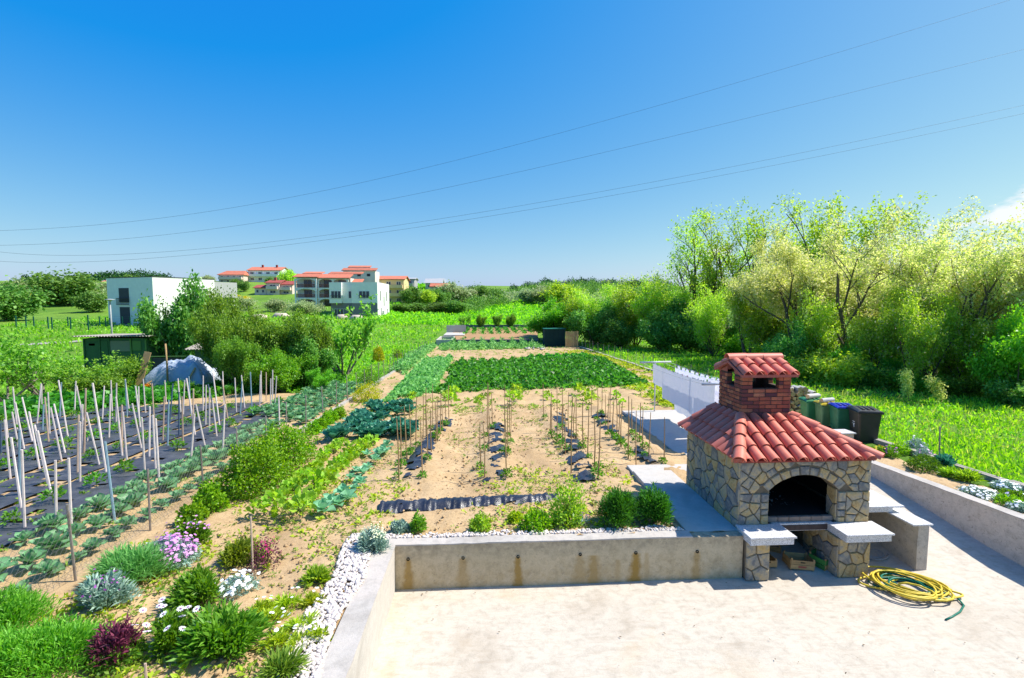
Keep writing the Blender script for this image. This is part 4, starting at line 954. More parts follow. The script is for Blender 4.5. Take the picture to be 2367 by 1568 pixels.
def needle_mesh(name, n, rx, ry, rz, L, Wd, seed=0, lean=.5, base=.5):
    """shoots fanning out from a common base, in uneven clumps"""
    nc = 9 + n // 500; q = np.random.default_rng(seed + 100); cr = np.sqrt(q.random(nc)) * .8; ca = q.random(nc) * 6.283; cs = q.uniform(.22, .48, nc); chh = q.uniform(.6, 1.12, nc)
    k = q.integers(0, nc, n); a = RNG.random(n) * 6.283; r = np.sqrt(RNG.random(n)) * cs[k] * (1 + .5 * (RNG.random(n) < .12)); x, y = cr[k] * np.cos(ca[k]) + r * np.cos(a), cr[k] * np.sin(ca[k]) + r * np.sin(a); rr = np.hypot(x, y)
    hz = np.sqrt(np.maximum(.04, 1 - np.minimum(rr, 1.0) ** 2 * .85)) * chh[k] * (1.1 - .35 * (r / cs[k]) ** 2); t = RNG.random(n) ** base
    P = np.stack([x * rx * (.4 + .6 * t), y * ry * (.4 + .6 * t), hz * rz * t], 1); D = np.stack([x * lean + .5 * r * np.cos(a), y * lean + .5 * r * np.sin(a), np.full(n, .8)], 1) + RNG.normal(size=(n, 3)) * .34
    V, Fq = leaves(P, D, L * RNG.uniform(.5, 1.5, n), Wd * RNG.uniform(.7, 1.3, n), .05, .12); return npmesh(name, V, Fq), P, D
def twigs(h, rx, n, r=.012, seed=0):
    q = random.Random(seed); m = MB()
    for k in range(n):
        a = q.uniform(0, 6.28); rr = rx * q.uniform(.2, .75); e = Vector((rr * math.cos(a), rr * math.sin(a), h * q.uniform(.45, .8)))
        m.tube([(rr * .1 * math.cos(a), rr * .1 * math.sin(a), -.03), e * .5 + Vector((0, 0, h * .1)), e], [r, r * .7, r * .3], 4, False)
    return m
def top_flowers(P, d, n, r, lift=.02, up=1.0, zmin=.4):
    z = P[:, 2]; ok = np.where((z > np.quantile(z, zmin)) & np.array([noise.noise((p_[0] * 7, p_[1] * 7, 3)) > -.12 for p_ in P]))[0]; i = RNG.choice(ok, min(n, len(ok)), replace=False)
    return hexes(P[i] + d[i] * lift + np.array([0, 0, lift]), d[i] + np.array([0, 0, up]) + RNG.normal(size=(len(i), 3)) * .35, r * RNG.uniform(.7, 1.2, len(i)))
def plant(name, label, cat, loc, leafmesh, mat, tw=None, fl=None, group=None, rz=0):
    """fl: list of (part name, (V,F), material)"""
    t = empty(name, loc, rz); tag(t, label, cat, group); tag(link('foliage', leafmesh, mat, t), kind='stuff')
    if tw: tw.build('branches', 'twig', t)
    for nm, vf, m in (fl or []): tag(link(nm, npmesh(nm, *vf), m, t), kind='stuff')
    return t
def seatpx(px, py): p = G(px, py); return p + Vector((0, 0, .0))
def mpp(p): return p.y / F_PX                                  # metres per pixel at that distance
# ---- clipped box and other shrubs inside the fence
def box_shrub(px, py, wpx, hpx, label, mat='box_leaf', n=5200, name='box_shrub', L=.062, ry=None, lump=.3, shell=.6):
    p = seatpx(px, py); k = mpp(p); rx = wpx * k / 2; h = hpx * k * 1.0; me, P, d = bush_mesh('foliage', n, rx, ry or rx, h, L, L * .62, int(px), shell, lump, .2, .8)
    return plant(name, label, 'shrub', p + Vector((0, (ry or rx) * .8, 0)), me, mat, twigs(h, rx, 14, .012, int(px)))
box_shrub(565, 1158, 150, 118, 'large rounded box shrub in front of its twin beside the fence', 'box_leaf', 7000)
box_shrub(632, 1092, 150, 92, 'large rounded box shrub behind, nearer the kale patch', 'box_leaf', 7000)
box_shrub(470, 1190, 70, 60, 'small yellow-green box shrub at the foot of the large ones', 'box_leaf', 1800)
box_shrub(432, 1222, 60, 40, 'low yellow-green mound behind the pink flowers', 'box_leaf', 1500)
box_shrub(780, 970, 30, 26, 'small ball-shaped box shrub by the kerb', 'box_leaf', 1300)
for i, (x, y) in enumerate(((722, 1006), (736, 996), (750, 986), (762, 977))): box_shrub(x, y, 30, 26, 'little box shrub in the low hedge by the kerb, number %s from the near end' % ('one', 'two', 'three', 'four')[i], 'box_leaf', 1200)
box_shrub(842, 932, 66, 40, 'golden shrub by the fence beyond the kerb', 'golden', 2400, 'golden_shrub', .06)
box_shrub(846, 895, 56, 36, 'second golden-green shrub just behind the first golden one', 'box_dark', 2000, 'golden_shrub', .06)
# ---- flower border on the left
p = seatpx(85, 1545); me, P, d = needle_mesh('foliage', 13000, .7, .5, .44, .085, .013, 1, .5, .35); plant('heath_bush', 'broad bright green feathery bush in the bottom left corner', 'bush', p, me, 'feather', twigs(.35, .8, 60, .01, 3))
p = seatpx(-20, 1470); me, P, d = needle_mesh('foliage', 10000, .6, .5, .48, .085, .013, 2, .5, .35); plant('heath_bush', 'green feathery bush cut by the left edge of the picture', 'bush', p, me, 'feather', twigs(.3, .6, 30, .01, 4))
p = seatpx(237, 1405); me, P, d = needle_mesh('foliage', 2400, .36, .33, .36, .1, .022, 3, .7, .5); plant('lavender', 'silvery plant with small purple flowers left of the tall green tuft', 'flower', p, me, 'silver', None, [('flowers', top_flowers(P, d, 60, .014, .08), 'fl_purple')])
p = seatpx(305, 1345); me, P, d = needle_mesh('foliage', 5600, .46, .4, .38, .2, .013, 4, .55, .45); plant('grass_tuft', 'dense tall tuft of fine green blades between purple and pink flowers', 'plant', p, me, 'grassy')
p = seatpx(393, 1305); me, P, d = bush_mesh('foliage', 2600, .4, .36, .33, .07, .02, 5); plant('carnation', 'cushion of pink flowers next to the green tuft', 'flower', p, me, 'silver', None, [('flowers', top_flowers(P, d, 330, .026, .05, 1, .35), 'fl_pink')])
p = seatpx(440, 1262); me, P, d = needle_mesh('foliage', 1800, .34, .3, .3, .11, .025, 6, .6, .5); plant('carnation', 'loose green plant with a few pink flowers behind the pink cushion', 'flower', p, me, 'daisy_leaf', None, [('flowers', top_flowers(P, d, 40, .02, .1), 'fl_pink')])
p = seatpx(268, 1528); me, P, d = bush_mesh('foliage', 1500, .26, .24, .2, .055, .022, 7); t = plant('red_spire_plant', 'dark red spiky plant with green base near the bottom edge', 'plant', p, me, 'daisy_leaf', twigs(.35, .2, 14, .006, 7))
me2, P2, d2 = needle_mesh('red_leaves', 1500, .24, .22, .42, .09, .02, 8, .45, .6); tag(link('red_leaves', me2, 'purple_leaf', t), kind='stuff')
p = seatpx(510, 1498); me, P, d = needle_mesh('foliage', 3000, .47, .38, .36, .12, .028, 9, .8, .5); plant('daisy_bush', 'large leafy daisy bush in the middle of the flower border', 'flower', p, me, 'daisy_leaf')
p = seatpx(475, 1385); me, P, d = needle_mesh('foliage', 2400, .42, .36, .33, .11, .026, 10, .7, .5); plant('daisy_bush', 'leafy green bush behind the large daisy bush', 'flower', p, me, 'daisy_leaf')
p = seatpx(552, 1372); me, P, d = bush_mesh('foliage', 1300, .27, .22, .2, .04, .016, 11); plant('white_daisy', 'compact cushion covered in white daisies', 'flower', p, me, 'silver', None, [('flowers', top_flowers(P, d, 60, .028, .05, 1.4, .3), 'fl_white')])
p = seatpx(398, 1490); me, P, d = needle_mesh('foliage', 1800, .32, .28, .3, .1, .028, 12, .7, .5); q = RNG.normal(size=(16, 3)) * np.array([.22, .15, .04]) + np.array([0, 0, .38])
wd_ = plant('white_daisy', 'sprawling plant with large white daisies beside the dark red plant', 'flower', p, me, 'daisy_leaf')
dm = MB()
for k in range(11):
    a_ = 6.283 * k / 11; c_, s_ = math.cos(a_), math.sin(a_); dm.add([(c_ * .008, s_ * .008, 0), (c_ * .028 - s_ * .008, s_ * .028 + c_ * .008, .006), (c_ * .045, s_ * .045, .002), (c_ * .028 + s_ * .008, s_ * .028 - c_ * .008, .006)], [(0, 3, 2, 1)])
dme = bpy.data.meshes.new('flower'); dme.from_pydata(dm.v, [], dm.f); dme.materials.append(M['fl_white']); cm_ = MB().lathe([(.011, 0), (.009, .007), (0, .009)], 7); cme = bpy.data.meshes.new('flower_centre'); cme.from_pydata(cm_.v, [], cm_.f); cme.materials.append(M['fl_purple'])
def daisies(t, pts):
    for v in pts:
        o = link('flower', dme, None, t); o.location = v; o.rotation_euler = (random.uniform(0, .8), random.uniform(-.4, .4), random.uniform(0, 6)); link('flower_centre', cme, None, o)
daisies(wd_, q)
p = seatpx(545, 1296); me, P, d = needle_mesh('foliage', 2000, .36, .3, .28, .1, .024, 13, .7, .5); plant('olive_bush', 'low olive-green bush left of the thin stake', 'bush', p, me, 'olive')
p = seatpx(612, 1308); me, P, d = bush_mesh('foliage', 700, .22, .2, .38, .04, .015, 14, .5, .3); plant('red_flower_shrub', 'small twiggy shrub with crimson flowers right of the thin stake', 'shrub', p, me, 'purple_leaf', twigs(.4, .22, 16, .006, 5), [('flowers', top_flowers(P, d, 60, .016, .03, .6, .5), 'fl_magenta')])
p = seatpx(862, 1272); me, P, d = needle_mesh('foliage', 3400, .27, .25, .27, .1, .014, 15, .45, .5); plant('curry_plant', 'silvery cushion with pale yellow heads at the corner of the walls', 'flower', p, me, 'silver', None, [('flowers', top_flowers(P, d, 170, .012, .09), 'fl_cream')])
p = seatpx(728, 1345); me, P, d = needle_mesh('foliage', 500, .15, .15, .12, .12, .03, 16, .9, .5); plant('green_tuft', 'single bright green tuft beside the pebbles', 'plant', p, me, 'bean')
p = seatpx(648, 1562); me, P, d = needle_mesh('foliage', 700, .2, .18, .14, .16, .02, 17, .9, .5); plant('green_tuft', 'grassy tuft at the bottom edge near the pebbles', 'plant', p, me, 'weed')
for i, (x, y, r) in enumerate([(625, 1440, .22), (665, 1400, .2), (700, 1450, .22), (640, 1490, .2), (685, 1500, .17), (718, 1400, .16), (600, 1420, .16), (735, 1480, .15)]):
    p = seatpx(x, y); me, P, d = needle_mesh('foliage', 420, r, r * .8, .1, .08, .018, 20 + i, 1.0, .6); plant('ground_daisy', 'low yellow-green daisy plant by the pebbles, %s' % ('nearest the big daisy bush', 'with its flowers on top', 'in the middle of the patch', 'at the front left of the patch', 'at the front of the patch', 'beside the pebbles at the back', 'at the left end', 'touching the pebbles')[i], 'flower', p, me, 'yellow_weed', None, [('flowers', top_flowers(P, d, 4, .026, .07, 1.4, .2), 'fl_white')], 'low daisies by the pebbles')
# ---- along the front wall
for px, py, r, h, lab, mt in [(967, 1228, .13, .26, 'small bright upright plant behind the front wall, leftmost', 'feather'), (925, 1230, .16, .14, 'small grey-green plant next to the silvery cushion', 'silver'), (1109, 1228, .17, .26, 'glossy light green seedling shrub behind the front wall', 'bean'), (1240, 1222, .28, .27, 'rounded yellow-green shrub right of the black film', 'box_leaf'), (1190, 1205, .13, .13, 'tiny weedy plant left of the rounded shrub', 'yellow_weed')]:
    p = seatpx(px, py); me, P, d = bush_mesh('foliage', int(500 + 9000 * r * r), r, r, h, .06, .03, int(px), .5, .3, .5); plant('border_plant', lab, 'plant', p, me, mt, twigs(h, r, 8, .006, int(px)))
p = seatpx(1312, 1212); me, P, d = bush_mesh('foliage', 1500, .32, .26, .62, .075, .032, 33, .45, .5, .6); P; plant('pittosporum', 'tall loose light green shrub beside the rounded one', 'shrub', p, me, 'bean', twigs(.7, .3, 14, .008, 6))
p = seatpx(1345, 1215); me, P, d = needle_mesh('foliage', 300, .16, .15, .2, .06, .012, 34, .5, .5); plant('purple_flower_plant', 'thin plant with tiny purple flowers left of the rosemary', 'flower', p, me, 'silver', None, [('flowers', top_flowers(P, d, 24, .014, .05), 'fl_purple')])
for px, py, r, h, lab in [(1438, 1226, .36, .62, 'dense dark rosemary bush behind the front wall, left one of the pair'), (1522, 1220, .32, .6, 'dense dark rosemary bush, right one of the pair beside the path')]:
    p = seatpx(px, py); me, P, d = needle_mesh('foliage', 6800, r, r, h, .1, .016, int(px), .55, .4); plant('rosemary', lab, 'bush', p + Vector((0, r * .7, 0)), me, 'rosemary', twigs(h, r, 24, .01, int(px)))
# ---- flower bed on the right
def rz_(x, y): return seatpx(1817.6 + x / 3.71, 845.4 + y / 3.71)
for x, y, r, h, mt, fl, fn, lab in [(800, 770, .22, .2, 'daisy_leaf', 'fl_yellow', 30, 'low yellow flowers at the corner of the tiled roof'), (880, 780, .22, .2, 'daisy_leaf', 'fl_purple', 34, 'magenta daisies beside the yellow flowers'), (960, 750, .26, .24, 'box_leaf', 'fl_yellow', 10, 'leafy green plant behind the magenta daisies'), (1110, 740, .24, .34, 'silver', 'fl_lilac', 30, 'greyish tuft with lilac flowers in the right bed'), (1180, 790, .2, .2, 'silver', 'fl_pink', 26, 'pale pink flowers behind the round green bush'), (1190, 900, .38, .36, 'box_dark', None, 0, 'round dark green bush in the right flower bed'), (1360, 880, .26, .3, 'kale', None, 0, 'blue-green iris leaves right of the round bush'), (1430, 960, .16, .12, 'bean', 'fl_lilac', 12, 'lilac-white daisies in front of the iris leaves'), (1570, 1000, .2, .16, 'bean', None, 0, 'bright grassy clump in the right flower bed'), (1650, 1120, .34, .12, 'silver', 'fl_white', 160, 'spreading white alyssum in the right flower bed'), (1880, 1060, .24, .12, 'silver', 'fl_white', 90, 'smaller white alyssum by the fence kerb'), (1960, 1150, .24, .15, 'daisy_leaf', 'fl_lilac', 30, 'cluster of lilac daisies near the right edge'), (1930, 1200, .26, .16, 'box_leaf', None, 0, 'dark green cushion below the lilac daisies'), (2010, 1240, .2, .1, 'silver', 'fl_white', 60, 'white flowers on the wall at the right edge')]:
    p = rz_(x, y); up_ = mt in ('kale', 'bean'); me, P, d = (needle_mesh('foliage', 700, r, r, h, .16, .03, x, .6, .4) if up_ else bush_mesh('foliage', int(600 + 11000 * r * r), r, r, h, .045, .022, x, .55, .25))
    plant('bed_flower', lab, 'flower', p, me, mt, twigs(h, r, 6, .005, x), [('flowers', top_flowers(P, d, fn, .024, .03, 1, .3), fl)] if fl else None)
# ---- broad-leaved vegetables: leaves are pieces of their own
def broad_leaf(L, Wd, cup, droop, seed):
    q = random.Random(seed); nu, nvv = 5, 4; V = []; prof = [.16, .62, .95, .9, .55, .12]
    for i in range(nu + 1):
        u = i / nu
        for j in range(nvv + 1):
            v = j / nvv * 2 - 1; w = Wd * .5 * prof[i] * (1 + .16 * math.sin(7 * u + seed)); z = L * (.75 * u - droop * u * u) + cup * Wd * v * v * .6 + .05 * L * math.sin(6 * u + 5 * v + seed) * abs(v)
            V.append((v * w, L * u * .9, z))
    F_ = [(i * (nvv + 1) + j, i * (nvv + 1) + j + 1, (i + 1) * (nvv + 1) + j + 1, (i + 1) * (nvv + 1) + j) for i in range(nu) for j in range(nvv)]
    me = npmesh('leaf', np.array(V), np.array(F_)); me.polygons.foreach_set('use_smooth', [True] * len(me.polygons)); return me
def rosette(name, label, cat, group, mat, n, L, Wd, seed, inner=True, upr=0):
    q = random.Random(seed); t = empty(name); tag(t, label, cat, group); ms = [broad_leaf(L * s, Wd * s, cu, dr, seed + k) for k, (s, cu, dr) in enumerate(((1, .25, .55), (.9, .35, .45), (.62, .6, .1)))]
    for m in ms: m.materials.append(M[mat])
    for k in range(n):
        f = k / n; o = link('leaf', ms[0 if f < .45 else (1 if f < .75 else 2)], None, t); o.rotation_euler = (q.uniform(-.15, .15) + f * .55 + upr, q.uniform(-.2, .2), k * 2.4 + q.uniform(-.3, .3)); o.location = (0, 0, .03 + f * .05)
    return Proto(t)
cab_p = [rosette('cabbage', 'x', 'cabbage', 'x', 'cabbage', 11, .3, .24, s) for s in (1, 2, 3)]
kal_p = [rosette('kale', 'x', 'kale', 'x', 'kale', 12, .38, .26, s + 5, True, .25) for s in (1, 2)]
yng_p = [rosette('young_cabbage', 'x', 'cabbage', 'x', 'cabbage_young', 7, .17, .14, s + 9) for s in (1, 2)]
rp = random.Random(21)
def put(protos, x, y, sc, label, group): return rp.choice(protos).put(seat(x, y, .02), rp.uniform(0, 6.28), sc, label, group, (rp.uniform(-.1, .1), rp.uniform(-.1, .1)))
def rowx(x, y0, y1, st, jx=.06): 
    y = y0
    while y < y1: yield x + rp.uniform(-jx, jx), y + rp.uniform(-.1, .1); y += st
for i, (x, y) in enumerate(rowx(-6.25, 6.3, 15, .42)): put(cab_p, x, y, rp.uniform(.5, .8), 'grey-green cabbage in the row right behind the fence, %s from the near end' % nth(i + 1), 'cabbages in the fence row')
for i, (x, y) in enumerate(rowx(-6.85, 6.5, 17, .46, .1)): put(cab_p, x, y, rp.uniform(.8, 1.25), 'large grey-green cabbage in the second row from the fence, %s from the near end' % nth(i + 1), 'cabbages in the second row')
for i, (x, y) in enumerate(rowx(-7.4, 8.2, 17, .5, .12)): put(cab_p, x, y, rp.uniform(.7, 1.1), 'cabbage in the row beside the black film strips, %s from the near end' % nth(i + 1), 'cabbages beside the film')
for x, y, k, i in [(q_[0], q_[1], k, i) for k in range(5) for i, q_ in enumerate(rowx(-6.25 - k * .5, 17 + k * .4, 26, .55, .15))]: put(cab_p, x, y, rp.uniform(.8, 1.2), 'pale cabbage in the far patch, %s row from the fence, %s from the near end' % (nth(k + 1), nth(i + 1)), 'cabbages in the far patch')
kl_ = []
for k in range(66):
    px, py = rp.uniform(770, 955), rp.uniform(940, 1018)
    if px > 945 - (py - 925) * 1.9 - 20 or px > 770 + (1018 - py) * 1.2: kl_.append((px, py))
for i, (px, py) in enumerate(sorted(kl_)):
    p = G(px, py + 4); put(kal_p, p.x, p.y, rp.uniform(.95, 1.35), 'dark blue-green kale in the kale patch, %s from the left' % nth(i + 1), 'kale plants in the patch')
def zz3(x, y): return G(473.4 + x / 4.637, 887.6 + y / 4.637)
for i, (x, y) in enumerate([(1960, 700), (1830, 850), (1740, 930), (1690, 990), (1620, 960), (1680, 1100), (1610, 1160), (1530, 1290), (1480, 1220), (1420, 1340), (1270, 1420), (1340, 1330), (1930, 760), (1560, 1050), (1880, 790), (1740, 790)]):
    p = zz3(x, y); put(yng_p, p.x, p.y, rp.uniform(.8, 1.45) * (1.3 if y > 1250 else 1), 'young blue-green cabbage beside the beans, %s' % ['at the far end of the row', 'fourth from the far end on the right', 'in the middle of the row, right', 'in the middle of the row', 'middle of the left line', 'just past the middle', 'toward the near end, right', 'near the near end, right', 'near the near end, left', 'third from the near end', 'largest, at the near end', 'second from the near end', 'second from the far end', 'middle of the left line, nearer', 'third from the far end', 'left line, far end'][i], 'young cabbages')
# ---- leafy seedlings
def seedling(name, mat, n, r, h, L, Wd, seed, stem=True):
    t = empty(name); me, P, d = bush_mesh('leaves', n, r, r, h * .6, L, Wd, seed, .4, .2, .2, .5, h * .4); tag(link('leaves', me, mat, t), kind='stuff')
    if stem:
        m = MB(); q = random.Random(seed); m.tube([(0, 0, -.04), (0, 0, h * .8)], [.008, .005], 4, False)
        for k in range(5): a = q.uniform(0, 6.28); m.tube([(0, 0, h * q.uniform(.2, .6)), (r * .7 * math.cos(a), r * .7 * math.sin(a), h * q.uniform(.5, .9))], .004, 3, False)
        m.build('stem', 'stem', t)
    tag(t, 'x', 'seedling'); return Proto(t)
bean_p = [seedling('bean_plant', 'bean', 34, .13, .17, .12, .085, s) for s in (1, 2, 3)]
tom_p = [seedling('tomato_plant', 'tomato', 70, .15, .26, .1, .045, s + 4) for s in (1, 2, 3)]
pep_p = [seedling('leafy_plant', 'bean', 40, .2, .42, .17, .11, s + 8) for s in (1, 2)]
def rowpx(pts, n):
    L = [zz3(*p) for p in pts]; out_ = []
    for k in range(n):
        f = k / (n - 1) * (len(L) - 1); i = min(int(f), len(L) - 2); p = L[i].lerp(L[i + 1], f - i); out_.append((p.x + rp.uniform(-.05, .05), p.y + rp.uniform(-.05, .05)))
    return out_
for i, (x, y) in enumerate(rowpx([(1470, 660), (1280, 790), (1140, 970), (980, 1090), (820, 1270)], 30)): put(bean_p, x, y, rp.uniform(.7, 1.15), 'bean plant in the row nearest the box shrubs, %s from the far end' % nth(i + 1), 'beans in the left row')
for i, (x, y) in enumerate(rowpx([(1760, 660), (1600, 780), (1470, 880), (1370, 980), (1290, 1090), (1040, 1360)], 30)): put(bean_p, x, y, rp.uniform(.8, 1.35), 'bean plant in the row beside the young cabbages, %s from the far end' % nth(i + 1), 'beans in the middle row')
for (x, y), lab in zip([(1280, 1110), (1050, 1440), (560, 1450), (740, 1420), (850, 1460), (1600, 790), (1170, 1150)], ['tall leafy plant standing above the bean row', 'tall leafy plant at the near end of the bean row', 'light green plant above the thin stake', 'leafy plant between the stake and the bean rows', 'small leafy plant at the front of the bean rows', 'tall leafy plant near the kale patch', 'small leafy plant left of the tall one']):
    p = zz3(x, y); put(pep_p, p.x, p.y, rp.uniform(.7, 1.1), lab, 'tall leafy plants')
for k in range(8):
    for i, (x, y) in enumerate(rowx(-3.0 + k * 1.5, 20.0, 23.4, 1.15, .25)):
        put(pep_p if k % 2 else bean_p, x, y, rp.uniform(.9, 1.3), 'green plant before the potato block, %s column from the left, %s from the front' % (nth(k + 1), nth(i + 1)), 'plants before the potatoes')
# ============================================================ the neighbour's field: film strips, stakes, tomatoes
def mk_film(nm, a, b, rough):
    t = NT(nm); o = t.obj(); c = t.ramp(t.noise(2.5, 6, .65, o), [(.35, a), (.7, b)]); t.bsdf(c, rough, t.bump(t.noise(30, 5, .65, o, .6), .5, .02), .55); M[nm] = t.m
mk_film('woven_film', (.032, .034, .042), (.1, .1, .112), .5); mk_film('black_film', (.016, .018, .026), (.05, .055, .075), .3)
M['film_dust'] = M['woven_film']
STR = [-8.45, -10.0, -11.55, -13.1, -14.7, -16.3, -17.9]
ordn = ['first', 'second', 'third', 'fourth', 'fifth', 'sixth', 'seventh']
for k, xc in enumerate(STR):
    y0 = 6.6 + .5 * k; y1 = 21.3 - .1 * k; xs_ = np.arange(xc - .7, xc + .701, .1); ys_ = np.arange(y0, y1, .16); V = []; Fc = []
    for y in ys_:
        for x in xs_:
            V.append((x + .04 * noise.noise((y * .7, k, 0)), y, float(zt(x, y)) + .055 + .03 * noise.noise((x * 3, y * 3, 2)) + .018 * noise.noise((x * 9, y * 9, 4))))
    n = len(xs_)
    for j in range(len(ys_) - 1):
        for i in range(n - 1):
            x, y = xs_[i], ys_[j]; a = noise.noise((x * 1.6, y * 1.3, 11)); hole = math.hypot(x - xc, ((y + .35 * k) % .95) - .47) < .14
            if a < .5 and not hole: Fc.append((j * n + i, j * n + i + 1, (j + 1) * n + i + 1, (j + 1) * n + i))
    o = link('mulch_film', npmesh('mulch_film', np.array(V), np.array(Fc)), 'woven_film', None, True); tag(o, 'black woven mulch film strip, %s one counted from the wire fence' % ordn[k], 'mulch film', 'film strips in the staked field')
    for i_, y in enumerate(np.arange(y0 + .5, y1, .95)):
        if rp.random() < .82: rp.choice(tom_p).put(seat(xc + rp.uniform(-.08, .08), y - (.35 * k) % .95, .03), rp.uniform(0, 6.28), rp.uniform(.7, 1.25), 'young tomato plant, %s film strip from the fence, %s from the near end' % (ordn[k], nth(i_ + 1)), 'tomato plants in the staked field')
for nm, c in (('stake_white', (.8, .7, .68)), ('stake_blue', (.26, .4, .5)), ('stake_tan', (.6, .44, .33)), ('stake_dark', (.07, .12, .2))): M[nm] = pmat(nm, c, .15, 5, .75, .2)
M['bamboo'] = pmat('bamboo', (.45, .29, .14), .25, 4, .7, .2)
ST = "95,165,125,470,w 35,255,60,560,w 20,405,75,820,w 145,240,235,555,w 92,340,135,600,w 120,275,175,610,w 225,340,285,745,w 105,525,155,1040,w 178,615,178,1180,w 150,475,140,950,b 265,435,350,870,w 295,475,370,930,w 290,140,265,430,w 297,140,300,330,w 305,310,305,480,b 330,235,350,560,t 357,200,357,500,w 385,310,443,690,w 392,285,470,640,w 385,700,405,1184,w 402,120,490,525,w 432,130,430,380,b 508,675,513,1184,w 545,120,535,370,w 553,370,557,780,t 565,155,632,555,w 580,415,575,850,w 592,290,595,640,w 605,180,605,640,t 635,345,715,725,w 693,140,765,780,w 738,155,735,400,w 740,570,825,1120,b 712,370,745,640,w 795,215,783,530,w 800,115,808,390,w 832,135,835,420,w 852,235,880,660,w 875,295,878,660,t 883,345,915,720,w 895,105,930,340,w 913,110,915,370,b 960,280,1020,610,w 985,155,1010,455,w 990,160,1000,400,w 1025,105,1047,350,w 1037,380,1043,805,w 1077,305,1073,665,w 1085,140,1110,450,t 1090,370,1120,760,w 1122,395,1145,850,w 1175,235,1170,550,t 1187,110,1195,270,w 1205,260,1205,590,b 1235,140,1220,420,d 1283,100,1300,340,w 1287,200,1287,510,d 1325,115,1317,360,w 1320,230,1315,555,t 1340,105,1405,510,w 1367,85,1370,350,b 1388,180,1385,560,t 1395,360,1370,720,w 1420,285,1480,610,w 1463,80,1460,340,w 1480,150,1478,435,w 1510,170,1505,475,w 1525,65,1580,440,w 1525,260,1560,520,w 1500,140,1555,400,d 1595,50,1610,270,w 1600,110,1640,400,t 1612,290,1600,660,w 1693,95,1700,340,w 1742,75,1760,310,w 1745,120,1727,360,b 1805,55,1812,340,b 1870,75,1867,315,w 1880,45,1880,265,w 1912,55,1915,260,t 1955,40,1960,300,w 1950,100,1945,320,w 1990,85,1975,310,w 1998,225,2012,470,w 5,440,8,650,d"
CN = {'w': 'white', 'b': 'blue', 't': 'tan', 'd': 'dark'}
cnt_ = {}
for s in sorted(ST.split(), key=lambda q: float(q.split(',')[2])):
    a, b, c, d_, col = s.split(','); a, b, c, d_ = [float(v) / 3.111 for v in (a, b, c, d_)]
    p = G(c, d_ + 845.3); q = aty(a, b + 845.3, p.y); v = q - p; ln = max(v.length * 1.03, .9); lean = math.atan2(v.x, v.z); yl = rp.uniform(-.06, .06)
    o = MB().tube([(0, 0, -.12), (0, 0, ln)], [.023, .02], 6).build('garden_stake', 'stake_' + CN[col]); o.location = p; o.rotation_euler = (yl, lean, 0)
    where = 'at the near left of the film field' if p.y < 10 else ('in the middle of the film field' if p.y < 15 else 'at the far end of the film field')
    cnt_[where] = cnt_.get(where, 0) + 1
    tag(o, '%s %s tomato stake, %s from the left %s' % (CN[col].replace('white', 'whitish'), 'leaning' if abs(lean) > .09 else 'upright', nth(cnt_[where]), where), 'stake', 'stakes in the film field')
# thin stakes in the flower border
for (x, y0, y1), lab in zip([(585, 1195, 1322), (339, 1534, 1590)], ['single thin stake in the flower border beside the crimson flowers', 'short stake at the bottom edge of the flower border']):
    p = G(x, y1); q = aty(x - 1, y0, p.y); o = MB().tube([(0, 0, -.1), (0, 0, (q - p).length)], .013, 6).build('garden_stake', 'stake_tan'); o.location = p; tag(o, lab, 'stake')
# ============================================================ staked beds in the garden
BS = [[(543, 440, 825), (555, 425, 760), (590, 360, 700), (620, 350, 665), (648, 305, 620), (690, 285, 600), (690, 440, 820), (712, 250, 560), (718, 400, 710), (748, 225, 520), (745, 380, 665), (770, 330, 620), (783, 310, 590), (797, 280, 560), (810, 340, 530), (838, 300, 500), (852, 235, 470)],
 [(1052, 455, 760), (1070, 470, 820), (1090, 215, 560), (1103, 230, 520), (1118, 270, 500), (1098, 420, 650), (1190, 225, 600), (1207, 430, 820), (1210, 300, 680), (1222, 265, 560), (1228, 310, 600)],
 [(1437, 225, 450), (1475, 270, 530), (1483, 300, 560), (1517, 220, 600), (1543, 240, 520), (1552, 350, 620), (1570, 400, 660), (1590, 270, 560), (1605, 290, 780), (1620, 320, 560), (1637, 300, 590), (1680, 330, 640), (1705, 370, 700), (1745, 430, 770), (1770, 450, 820), (1728, 230, 430)],
 [(1792, 210, 430), (1765, 240, 460), (1817, 285, 490), (1833, 270, 540), (1845, 230, 470), (1858, 320, 560), (1885, 250, 570), (1910, 330, 620), (1893, 330, 600), (1955, 290, 650), (1958, 430, 690), (1980, 310, 560), (2005, 380, 720), (2022, 335, 600), (2047, 365, 640), (2082, 390, 690), (2177, 420, 730)]]
bord = ['leftmost', 'second', 'third', 'rightmost']
